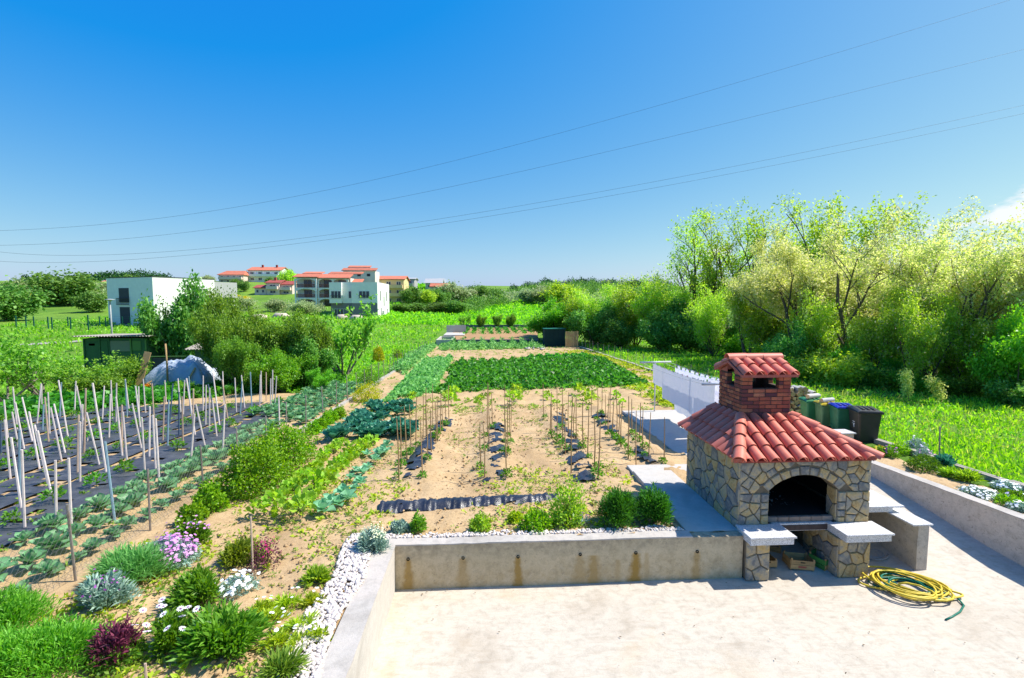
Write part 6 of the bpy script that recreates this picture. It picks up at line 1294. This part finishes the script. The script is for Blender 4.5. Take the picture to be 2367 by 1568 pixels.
meadow('field_grass', 40000, -.25, .22, 58, 240, (.1, .006), (.0, .0035), 'grass', lambda x, y: (y > 88) & (x > -30), 6)
# ============================================================ buildings
for nm, c in (('render_white', (.82, .82, .8)), ('render_grey', (.2, .195, .22)), ('render_lightgrey', (.42, .42, .43)), ('render_pink', (.76, .6, .53)), ('render_yellow', (.8, .62, .32)), ('render_cream', (.78, .72, .64)), ('door_dark', (.05, .055, .07)), ('rail_dark', (.06, .06, .065)), ('rail_brown', (.26, .1, .08)), ('pvc', (.7, .7, .7)), ('shed_green', (.035, .12, .05)), ('shed_green_light', (.09, .2, .06)), ('shed_panel', (.16, .2, .15))): M[nm] = pmat(nm, c, .03, 1.2, .75, .02, .3, 0, tuple(v * .88 for v in c))
M['house_roof'] = pmat('house_roof', (.62, .2, .12), .15, 1.5, .8, .5, .2, 0, None, 3); M['house_roof_dark'] = pmat('house_roof_dark', (.4, .1, .08), .15, 1.5, .8, .5, .2, 0, None, 3)
t = NT('house_glass'); t.bsdf((.03, .04, .055), .12, None, .6); M['house_glass'] = t.m
M['asbestos'] = pmat('asbestos', (.4, .36, .32), .25, 4, .9, .3)
class House:
    """local frame: x along the front, y backwards, z up; o = front-left ground corner"""
    def __init__(s, name, label, o, rz=0): s.e = empty(name, o, rz); tag(s.e, label, 'house')
    def box(s, nm, mat, *b, par=None, bev=0): return MB().box(*b).build(nm, mat, par or s.e, bev=bev)
    def window(s, x, z, w, h, n=1, y=0, mat='pvc', face='f', glass='house_glass', depth=.06):
        def tr(m):
            if face == 'r': m.v = [(y - b, a, c) for a, b, c in m.v]          # on the wall x = y, facing +x
            elif face == 'l': m.v = [(y + b, a, c) for a, b, c in m.v]
            else: m.v = [(a, y + b, c) for a, b, c in m.v]
            return m
        t_ = .07; m = MB(); m.box(x, x + w, -depth, -.01, z, z + t_); m.box(x, x + w, -depth, -.01, z + h - t_, z + h); m.box(x, x + t_, -depth, -.01, z + t_ + .002, z + h - t_ - .002); m.box(x + w - t_, x + w, -depth, -.01, z + t_ + .002, z + h - t_ - .002)
        for k in range(1, n): xx = x + w * k / n; m.box(xx - t_ / 2, xx + t_ / 2, -depth, -.01, z + t_ + .002, z + h - t_ - .002)
        f = tr(m).build('window', mat, s.e)
        for k in range(n): tr(MB().box(x + w * k / n + t_, x + w * (k + 1) / n - t_, -depth + .03, -.012, z + t_, z + h - t_)).build('pane', glass, f)
        return f
    def gable(s, x0, x1, y0, y1, z, rise, mat='house_roof', ov=.4, nm='roof', hip=0):
        ym = (y0 + y1) / 2; a, b, c, d = x0 - ov, x1 + ov, y0 - ov, y1 + ov; th = .18
        V = [(a, c, z), (b, c, z), (b, d, z), (a, d, z), (a + hip, ym, z + rise), (b - hip, ym, z + rise)]; V += [(p[0], p[1], p[2] + th) for p in V]
        F_ = [(6, 7, 11, 10), (8, 9, 10, 11), (0, 4, 5, 1), (2, 5, 4, 3), (0, 1, 7, 6), (2, 3, 9, 8), (1, 5, 11, 7), (5, 2, 8, 11), (0, 6, 10, 4), (3, 4, 10, 9)]
        if hip: F_ = [(6, 7, 11, 10), (8, 9, 10, 11), (7, 8, 11), (9, 6, 10), (3, 2, 1, 0), (0, 1, 7, 6), (1, 2, 8, 7), (2, 3, 9, 8), (3, 0, 6, 9)]
        r = MB().add(V, F_).build(nm, mat, s.e)
        if not hip: MB().add([(x0, y0, z), (x0, y1, z), (x0, ym, z + rise * (1 - ov / ((y1 - y0) / 2 + ov))), (x1, y0, z), (x1, y1, z), (x1, ym, z + rise * (1 - ov / ((y1 - y0) / 2 + ov)))], [(0, 2, 1), (3, 4, 5)]).build('gable_wall', s.wm, s.e)
        return r
# --- white flat-roofed house, left
c = aty(358, 753, 78); rz = math.atan2(-.44, .9); u = Vector((.9, -.44, 0)); o = c - u * 11.5
h = House('flat_roofed_house', 'white flat-roofed house with two dark doors, left of the walnut tree', (o.x, o.y, c.z - 1.2), rz); Hh = 8.6; h.wm = 'render_white'
h.box('wall', 'render_white', 0, 11.5, 0, 10, 0, Hh); rf = h.box('roof', 'render_white', .25, 11.25, .25, 9.75, Hh, Hh + .02); h.box('roof_edge', 'rail_dark', -.06, 11.56, -.06, 10.06, Hh + .025, Hh + .12, par=rf)
for z0, z1 in ((1.25, 4.0), (4.75, 7.0)):
    d_ = h.box('door', 'door_dark', 3.1, 5.6, -.05, .02, z0, z1)
rl_ = MB()
for k in range(15): rl_.box(2.75 + k * .22, 2.79 + k * .22, -.3, -.26, 4.4, 5.35)
rl_.box(2.7, 5.95, -.32, -.24, 5.35, 5.43); rl_.box(2.7, 5.95, -.32, -.24, 4.35, 4.42); rl_.build('balcony_rail', 'rail_dark', h.e)
h.window(6.5, 6.2, 1.0, .9, 1, 11.5, 'pvc', 'r'); h.window(7.8, 6.2, 1.0, .9, 1, 11.5, 'pvc', 'r')
h.box('annex', 'render_lightgrey', 3, 11.2, 10.02, 14.5, 5.6, Hh - .35); h.box('annex_wall', 'render_lightgrey', 5, 11, 11, 14.4, 0, 5.6); h.box('annex_window', 'door_dark', 10.9, 11.06, 11.3, 13.5, 3.4, 5.5)
# --- boxy white and grey house
c = aty(873, 735, 105); w = 9.9
h = House('two_tone_house', 'boxy white house with grey ground floor and flat roof', (c.x - w, c.y, c.z - .6), 0); h.wm = 'render_white'; z1 = 3.7; z2 = 8.1
h.box('wall', 'render_white', 4.6, w, 0, 13, z1, z2); h.box('lower_wall', 'render_grey', 4.6, w - .003, .003, 12.9, 0, z1); h.box('wall', 'render_white', 2.5, 4.6, .9, 12.8, z1, z2 - .02); h.box('wall', 'render_white', 0, 2.5, .05, 12.8, z1, z2 - .06); h.box('lower_wall', 'render_grey', .0, 4.597, .95, 12.7, 0, z1)
h.box('side_wall', 'render_white', w, w + .05, -.01, 13.01, 0, z2); h.box('roof', 'render_lightgrey', .2, w - .2, 1, 12.5, z2 + .005, z2 + .03)
h.window(.35, 4.7, 2.05, 1.55, 3, .05); h.window(3.7, 4.7, .65, 1.55, 1, .9); h.window(6.1, 4.75, 2.2, 1.5, 3, 0); h.window(.6, .6, 2.0, 1.9, 3, .95, 'pvc')
for x in (.3, 6.05):
    m = MB(); 
    for k in range(9): m.box(x + k * .26, x + k * .26 + .03, -.16, -.13, 4.55, 5.3)
    m.box(x - .05, x + 2.2, -.17, -.12, 5.3, 5.36); m.build('balcony_rail', 'rail_dark', h.e)
for y, z, hh in ((2.5, 4.2, 2.2), (9.2, 4.1, 2.2), (6.3, 3.0, 2.2), (3.0, .8, 1.9), (10, .8, 1.6)): h.window(y, z, .75, hh, 1, w + .05, 'pvc', 'r')
h.box('air_unit', 'pvc', w + .06, w + .5, 4.6, 5.6, 1.2, 2.0)
# --- balcony house with arches
def balcony_house():
    o = aty(682, 712, 130); k = 130 / F_PX; h = House('balcony_house', 'three-storey house with brown balconies and red roofs', (o.x, o.y, o.z - .5), 0); h.wm = 'render_white'; W1, W2 = 5.6, 13.6; fl = 2.6
    h.box('wall', 'render_cream', 0, W1, 1.8, 8, 0, 8.6); h.box('wall', 'render_cream', W1, W2, 2.6, 8, 0, 8.3)
    for j in range(3):
        z = .4 + j * fl
        for (xa, xb, y, n) in ((0, W1, 0, 1), (W1 + .02, W2 - .1, .7, 2)):
            h.box('floor_slab', 'render_white', xa, xb, y, y + 1.85, z - .12, z + .12)
            for i in range(n + 1):
                xx = xa + (xb - xa - .35) * i / n; h.box('column', 'render_white', xx, xx + .35, y + .02, y + .4, z + .12, z + fl - .13)
            for i in range(n):                                           # shallow arch over each bay
                x0 = xa + (xb - xa - .35) * i / n + .35; x1 = xa + (xb - xa - .35) * (i + 1) / n; m = MB(); pts = [(x0 + (x1 - x0) * q / 8, z + fl - .13 - .55 * (abs(q - 4) / 4) ** 2.2 - .06) for q in range(9)]
                for (ax, az), (bx, bz) in zip(pts[:-1], pts[1:]): m.add([(ax, y + .05, az), (bx, y + .05, bz), (bx, y + .05, z + fl - .1), (ax, y + .05, z + fl - .1), (ax, y + .35, az), (bx, y + .35, bz)], [(0, 1, 2, 3), (0, 4, 5, 1)])
                m.build('arch', 'render_white', h.e)
                h.window((x0 + x1) / 2 - 1.0, z + .2, 2.0, 1.95, 2, y + 1.8 + (.1 if n == 2 else 0), 'rail_brown')
                if j:
                    r_ = MB()
                    for q in range(int((x1 - x0) / .2)): r_.box(x0 + q * .2 + .03, x0 + q * .2 + .15, y + .1, y + .14, z + .18, z + .95)
                    r_.box(x0, x1, y + .06, y + .18, z + .95, z + 1.05); r_.build('balcony_rail', 'rail_brown', h.e)
    def mono(xa, xb, y0, y1, z0, z1, nm='roof'):
        th = .2; MB().add([(xa, y0, z0), (xb, y0, z0), (xb, y1, z1), (xa, y1, z1), (xa, y0, z0 + th), (xb, y0, z0 + th), (xb, y1, z1 + th), (xa, y1, z1 + th)], [(3, 2, 1, 0), (4, 5, 6, 7), (0, 1, 5, 4), (1, 2, 6, 5), (2, 3, 7, 6), (3, 0, 4, 7)]).build(nm, 'house_roof', h.e)
    mono(-.4, W1 + .3, -.3, 4, 8.3, 9.3); mono(.3, W1 - .2, 5.1, 8, 9.5, 10.1); mono(W1 + .32, W2 + .3, .3, 4.5, 8.1, 9.3); mono(W1 + 1, W2 + 2, 6.5, 9.5, 9.5, 10.2); mono(W2 + .32, W2 + 3, 2.5, 5, 7.0, 8.0)
    h.box('wall', 'render_cream', W2, W2 + 3.0, 3, 8, 0, 7.0); h.box('wall', 'render_white', .3, W1, 5.2, 7.6, 8.6, 9.5)
    h.box('upper_wall', 'render_cream', W1 + 3, W2 + 4, 14, 20, 6, 10.9); mono(W1 + 2.6, W2 + 4.4, 13.6, 16, 10.9, 11.7); mono(W1 + 3.5, W2 + 2, 17, 19, 12.0, 12.6)
    for q in range(3): h.window(W1 + 4.2 + q * 2.7, 9.3, 1.1, .9, 1, 14)
balcony_house()
def hill_house(name, label, px0, px1, pyb, pye, pyr, d, wall, roof, rows, cols, hip=0, chim=0, dep=9, side=False, arches=False):
    a = aty(px0, pyb, d); b = aty(px1, pyb, d); W_ = b.x - a.x; k = d / F_PX; zh = (pyb - pye) * k; rise = (pye - pyr) * k; h = House(name, label, (a.x, a.y, a.z - 1.5), 0); h.wm = wall; zh += 1.5
    h.box('wall', wall, 0, W_, 0, dep, 0, zh); r = h.gable(0, W_, 0, dep, zh + .003, rise, roof, .45, 'roof', hip)
    fh = (zh - 1.5) / rows; wd = W_ / cols
    for j in range(rows):
        for i in range(cols): h.window(i * wd + wd * .28, 1.5 + j * fh + fh * .28, wd * .44, fh * .48, 2 if wd > 2.6 else 1)
    for j in range(1, rows):
        if arches or rows > 2: h.box('balcony', wall, .3, W_ - .3, -1.1, -.01, 1.5 + j * fh - .1, 1.5 + j * fh + .9)
    for q in range(chim): xx = W_ * (.3 + .45 * q); MB().box(xx, xx + .7, dep * .4, dep * .4 + .7, zh + rise * .5, zh + rise + 1.0).build('chimney', 'house_roof_dark', r)
    return h
hill_house('hill_house', 'pink hill house with low red roof, leftmost of the upper houses', 506, 563, 655, 637, 627, 205, 'render_pink', 'house_roof', 2, 4, 1.5, 0, 9, False, True)
hill_house('hill_house', 'white hill house with four windows and two chimneys', 574, 648, 652, 627, 618, 210, 'render_white', 'house_roof', 2, 4, 0, 2, 10, False, True)
hill_house('hill_house', 'pink and red house on the slope, taller left wing', 616, 646, 682, 656, 649, 165, 'render_pink', 'house_roof_dark', 2, 1, 0, 1, 8, False, True)
hill_house('hill_house', 'lower right wing of the pink and red slope house', 647, 676, 682, 660, 651, 166, 'render_pink', 'house_roof_dark', 2, 1, 0, 0, 8, False, True)
hill_house('hill_house', 'low red-roofed left wing of the slope house', 589, 615, 681, 667, 660, 165, 'render_pink', 'house_roof_dark', 1, 2, 0, 0, 6)
hill_house('hill_house', 'yellow three-storey house with pale balconies', 864, 934, 704, 648, 639, 150, 'render_yellow', 'house_roof', 3, 3, 0, 0, 10, False, True)
hill_house('hill_house', 'narrow grey-white house right behind the yellow house', 938, 958, 690, 647, 643, 172, 'render_lightgrey', 'render_lightgrey', 3, 1, 0, 0, 9, False, True)
hill_house('hill_house', 'grey gabled house on the skyline right of the yellow house', 984, 1022, 682, 656, 645, 200, 'render_lightgrey', 'render_lightgrey', 2, 2, 0, 0, 8)
hill_house('hill_house', 'red-roofed low house in front of the grey gabled house', 996, 1040, 690, 664, 656, 185, 'render_lightgrey', 'house_roof', 1, 3, 0, 0, 7)
hill_house('hill_house', 'pale long house behind the balcony house', 806, 856, 655, 632, 625, 215, 'render_cream', 'render_cream', 2, 4, 0, 0, 9, False, True)
hill_house('hill_house', 'small red-roofed house far behind the white flat-roofed house', 228, 262, 668, 657, 650, 230, 'render_white', 'house_roof', 1, 2, 0, 1, 8)
hill_house('hill_house', 'grey flat house half hidden in scrub below the wooded hill', 1154, 1208, 694, 679, 676, 240, 'render_lightgrey', 'render_grey', 1, 3, 0, 0, 8)
# ============================================================ sheds, heap and tools on the left
def corr(x0, x1, y0, y1, z0, z1, par, mat='asbestos', amp=.03, pitch=.17):
    n = int((x1 - x0) / pitch * 6); V = []
    for y, z in ((y0, z0), (y1, z1)):
        for dz in (0, -.015):
            for i in range(n + 1): x = x0 + (x1 - x0) * i / n; V.append((x, y, z + dz + amp * math.sin(2 * math.pi * (x - x0) / pitch)))
    m = n + 1; F_ = []
    for i in range(n): F_ += [(i, i + 1, 2 * m + i + 1, 2 * m + i), (m + i, 3 * m + i, 3 * m + i + 1, m + i + 1), (i, m + i, m + i + 1, i + 1)]
    o = MB().add(V, F_).build('roof_sheet', mat, par); return o
a = G(200, 872); b = aty(345, 872, a.y); W_ = b.x - a.x; sh = empty('garden_shed', a); tag(sh, 'dark green garden shed with corrugated roof', 'shed')
MB().box(0, W_, 0, 2.6, -.3, 2.35).build('wall', 'shed_green', sh); corr(-.35, W_ + .45, -.4, 3.0, 2.5, 2.42, sh)
for x0, x1, z0, z1, mt in ((.25, .95, .2, 2.1, 'shed_green'), (1.05, 1.5, .9, 2.2, 'shed_green'), (1.65, 2.9, 1.55, 2.2, 'shed_panel'), (1.65, 2.9, .1, 1.5, 'shed_green'), (3.05, 3.6, 1.6, 2.2, 'shed_green_light'), (.3, .7, 1.9, 2.05, 'shed_panel')):
    MB().box(x0 * W_ / 4, x1 * W_ / 4, -.035, -.003, z0, z1).build('panel', mt, sh, bev=.008)
for x in (0, .245, .4, .74, .98): MB().box(x * W_ - .04, x * W_ + .04, -.06, -.004, -.2, 2.33).build('batten', 'shed_green_light' if x > .7 else 'shed_green', sh)
a2 = G(412, 890); a2 = Vector((a2.x, a2.y + 1.5, a2.z)); sh2 = empty('garden_shed', a2); tag(sh2, 'low green shed with weathered corrugated roof behind the tarp heap', 'shed')
MB().box(0.1, 4.2, 0, 2.2, -.3, 1.75).build('wall', 'shed_green', sh2); corr(-.2, 4.6, -.5, 2.6, 1.82, 2.35, sh2)
fr = empty('metal_frame', seat(a.x + W_ + .3, a.y - .2)); tag(fr, 'green metal rack between the two sheds', 'rack')
for x in (0, .9, 1.8): MB().tube([(x, 0, -.1), (x, 0, 1.25)], .025, 6).build('post', 'shed_green_light', fr)
MB().tube([(-.1, 0, 1.25), (2.0, 0, 1.25)], .03, 6).build('rail', 'shed_green_light', fr); MB().box(0.05, 1.75, .03, .06, .2, 1.15).build('panel', 'door_dark', fr)
# tarp-covered heap
t = NT('tarp'); t.bsdf(t.ramp(t.noise(2, 5, .6, t.obj()), [(.3, (.3, .36, .44)), (.7, (.42, .48, .56))]), .3, t.bump(t.noise(4, 7, .65, t.obj(), 1), .5, .08), .5); M['tarp'] = t.m
hp_ = G(398, 897); kx = 66 * mpp(hp_); n = 40; V = []
for j in range(n + 1):
    for i in range(n + 1):
        u, v = i / n * 2 - 1, j / n * 2 - 1; r = max(abs(u) ** 2.2, abs(v) ** 2.2); z = 1.55 * (1 - r) ** .5 * (.84 + .3 * noise.noise((u * 1.7, v * 2, 0))) + .22 * noise.noise((u * 4, v * 4, 2)) + .12 * abs(noise.noise((u * 8, v * 8, 5))); V.append((u * kx, v * .95, max(z, -.1)))
tag(link('tarp_heap', npmesh('tarp_heap', np.array(V), np.array([(j * (n + 1) + i, j * (n + 1) + i + 1, (j + 1) * (n + 1) + i + 1, (j + 1) * (n + 1) + i) for j in range(n) for i in range(n)])), 'tarp', None, False), 'heap covered with a crumpled silver-blue tarpaulin', 'tarp heap').location = hp_ + Vector((0, 1.0, 0))
M['old_wood'] = M['weathered_wood']
ld = empty('wooden_ladder', (hp_.x - 1.25, hp_.y - .05, hp_.z)); ld.rotation_euler = (R(-25), R(58), 0); tag(ld, 'old wooden ladder lying slanted on the tarp heap', 'ladder')
for x in (-.2, .2): MB().box(x - .03, x + .03, -.03, .03, .0, 2.5).build('side_rail', 'split_wood', ld)
for k in range(6): MB().tube([(-.2, 0, .25 + k * .38), (.2, 0, .25 + k * .38)], .02, 6).build('rung', 'split_wood', ld)
bd_ = MB().box(-.17, .17, -.02, .02, 0, 1.9).build('wooden_board', 'split_wood', None, bev=.005); bd_.location = G(318, 897); bd_.rotation_euler = (R(-12), R(11), 0); tag(bd_, 'broad wooden board leaning at the left of the tarp heap', 'board')
pp = MB().tube([(0, 0, -.2), (.02, 0, 1.2), (0, 0, 2.3)], [.05, .045, .04], 7).build('wooden_post', 'split_wood', None, True); pp.location = G(388, 898); tag(pp, 'wooden post standing in front of the tarp heap', 'post')
for k, (x, y, l) in enumerate(((440, 898, .9), (452, 896, .8))):
    o = MB().box(-.04, .04, -.02, .02, 0, l * 1.3).build('wooden_board', 'split_wood'); o.location = G(x - 16, y); o.rotation_euler = (R(-20), R(22 + 5 * k), 0); tag(o, 'narrow wooden slat leaning on the right of the tarp heap, %s' % ('left one', 'right one')[k], 'board')
p = G(335, 906); me, P, d = bush_mesh('foliage', 500, .32, .25, .3, .08, .04, 3); plant('marigold', 'bright orange flowers before the tarp heap', 'flower', p, me, 'daisy_leaf', None, [('flowers', top_flowers(P, d, 160, .06, .04, 1, .2), 'fl_orange')])
# ============================================================ end of the garden: terrace, shelter, pallets
ty = 59.5
tw_ = empty('terrace_wall', (1.5, ty, -.6)); tag(tw_, 'dark grey terrace wall at the far end of the garden', 'wall'); a = aty(1055, 795, ty); b = aty(1245, 795, ty)
mk_concrete('terrace_grey', (.16, .16, .18), (.11, .11, .125), (.2, .19, .2), None, .4)
for k in range(5): xa = a.x + (b.x - a.x) * k / 5; xb = a.x + (b.x - a.x) * (k + 1) / 5 - .02; child(MB().box(xa, xb, ty, ty + .25, -1, .12).build('wall_segment', 'terrace_grey', bev=.02), tw_)
tag(MB().add([(a.x, ty + .2, .08), (b.x, ty + .2, .08), (b.x + 2, 80, .5), (a.x - 2, 80, .5)], [(0, 1, 2, 3)]).build('terrace_soil', 'soil_red'), kind='structure')
a3, b3 = aty(1052, 757, 84), aty(1240, 757, 84); tag(MB().box(a3.x, b3.x, 84, 84.25, -.4, .75).build('terrace_wall', 'terrace_grey', bev=.02), 'low dark wall at the back of the terrace', 'wall')
a, b = aty(1008, 795, 59), aty(1046, 795, 59); cb = empty('concrete_tank', (a.x, 59, -.6)); tag(cb, 'pale open concrete tank left of the terrace wall', 'tank'); W_ = b.x - a.x
for x0, x1, y0, y1 in ((0, W_, 0, .18), (0, W_, 6, 6.18), (0, .18, .181, 5.999), (W_ - .18, W_, .181, 5.999)): MB().box(x0, x1, y0, y1, -.3, .75).build('side', 'slab_concrete', cb, bev=.015)
MB().box(W_ * .2, W_ + 1.2, 12, 12.2, -.2, 1.9).build('side', 'slab_concrete', cb); MB().box(W_ * .2, W_ + 1.2, 6.2, 12, -.2, .9).build('floor', 'slab_concrete', cb)
M['net_green'] = pmat('net_green', (.012, .05, .045), .15, 3, .8, .2); M['net_top'] = pmat('net_top', (.015, .2, .15), .1, 3, .7, .2)
a, b = aty(1259, 802, 56.5), aty(1306, 802, 56.5); W_ = b.x - a.x; sl = empty('compost_shelter', (a.x, 56.5, float(zt(a.x, 56.5)))); tag(sl, 'dark green net-covered shelter at the far end of the garden', 'shelter')
for x in (0.03, W_ - .03):
    for y in (.03, 1.8): MB().tube([(x, y, -.2), (x, y, 2.05)], .03, 6).build('post', 'rail_dark', sl)
m = MB(); nn = 14; V = []
for j in range(7):
    for i in range(nn + 1): V.append((W_ * i / nn, .03 * math.sin(i * 2.1) + .03 * noise.noise((i, j, 0)), .1 + 1.95 * j / 6))
m.add(V, [(j * (nn + 1) + i, j * (nn + 1) + i + 1, (j + 1) * (nn + 1) + i + 1, (j + 1) * (nn + 1) + i) for j in range(6) for i in range(nn)]); m.build('net', 'net_green', sl, True)
MB().box(0, .03, .05, 1.8, .1, 2.0).build('net', 'net_green', sl); MB().box(-.08, W_ + .08, -.1, 1.9, 2.06, 2.12).build('top_sheet', 'net_top', sl)
a, b = aty(1307, 804, 55), aty(1337, 804, 55); W_ = b.x - a.x; pl = empty('board_screen', (a.x, 55, float(zt(a.x, 55)))); tag(pl, 'upright screen of brown wooden boards right of the dark green shelter', 'screen')
for k in range(7): xa = W_ * k / 7; MB().box(xa, xa + W_ / 7 - .03, rp.uniform(-.03, .03), .05, -.1, 1.85 + rp.uniform(-.05, .04)).build('board', 'split_wood', pl, bev=.008)
for z in (.4, 1.4): MB().box(0, W_, .052, .09, z, z + .1).build('crosspiece', 'split_wood', pl)
# rubble by the shelter
n = 30; P = np.array([tuple(G(rp.uniform(1215, 1262), rp.uniform(803, 810))) for _ in range(n)]); P[:, 2] += .1; lumps(P, RNG.uniform(.1, .3, n), 'stone_rubble', 'stone_kerb')
# ============================================================ road, lamp and green posts on the left
rd_ = []
for px, py in ((-200, 812), (0, 803), (120, 796), (200, 790), (330, 783)): rd_.append(G(px, py))
V = []
for p in rd_: V += [tuple(p + Vector((0, 0, .05))), tuple(seat(p.x * 1.0, p.y + 3.4, .05))]
tag(MB().add(V, [(2 * i, 2 * i + 2, 2 * i + 3, 2 * i + 1) for i in range(len(rd_) - 1)]).build('road', 'road'), kind='structure')
b = aty(259, 775, 50); lp = empty('street_lamp', seat(b.x, 50)); tag(lp, 'grey street lamp behind the green shed', 'street lamp'); tz = aty(255, 694, 50).z - lp.location.z
M['lamp_grey'] = pmat('lamp_grey', (.42, .44, .46), .08, 5, .5, 0)
MB().tube([(0, 0, -.2), (0, 0, tz - .1)], [.09, .06], 8).build('pole', 'lamp_grey', lp, True); MB().lathe([(0, tz - .12), (.12, tz - .1), (.16, tz - .02), (.42, tz + .02), (.42, tz + .06), (.1, tz + .12), (0, tz + .12)], 16).build('lamp_head', 'lamp_grey', lp, True)
gf = empty('post_fence', G(38, 757)); tag(gf, 'dark green post fence in front of the white flat-roofed house', 'fence'); M['post_green'] = pmat('post_green', (.012, .12, .085), .08, 5, .5, 0); O = Vector(gf.location); pv = None; wm_ = MB()
for k, (x, y0, y1) in enumerate([(38, 732, 760), (61, 733, 758), (79, 733, 759), (112, 734, 760), (121, 735, 763), (158, 734, 758), (164, 735, 761), (205, 730, 764), (231, 733, 758), (245, 735, 757), (255, 736, 757), (284, 733, 756), (302, 734, 756), (398, 733, 755)]):
    p = G(x, y1); hh = (y1 - y0) * mpp(p); MB().box(-.06, .06, -.06, .06, -.2, hh).build('post', 'post_green', gf).location = p - O
    if k in (0, 2, 4, 6, 7, 8, 11, 13):
        if pv:
            for q in range(5): z = .2 + q * .35; wm_.tube([pv - O + Vector((0, 0, z)), p - O + Vector((0, 0, z))], .008, 3, False)
        pv = p
wm_.build('wire', 'post_green', gf)
# earth heaps on the building site
n = 1; P = np.array([tuple(G(825, 739)), tuple(G(790, 737)), tuple(G(650, 735)), tuple(G(600, 738))]); P[:, 2] += .2; M['site_earth'] = pmat('site_earth', (.55, .47, .38), .15, 3, .9, .4); lumps(P, np.array([1.5, 1.2, 2.2, 1.8]), 'earth_heaps', 'site_earth', .5)
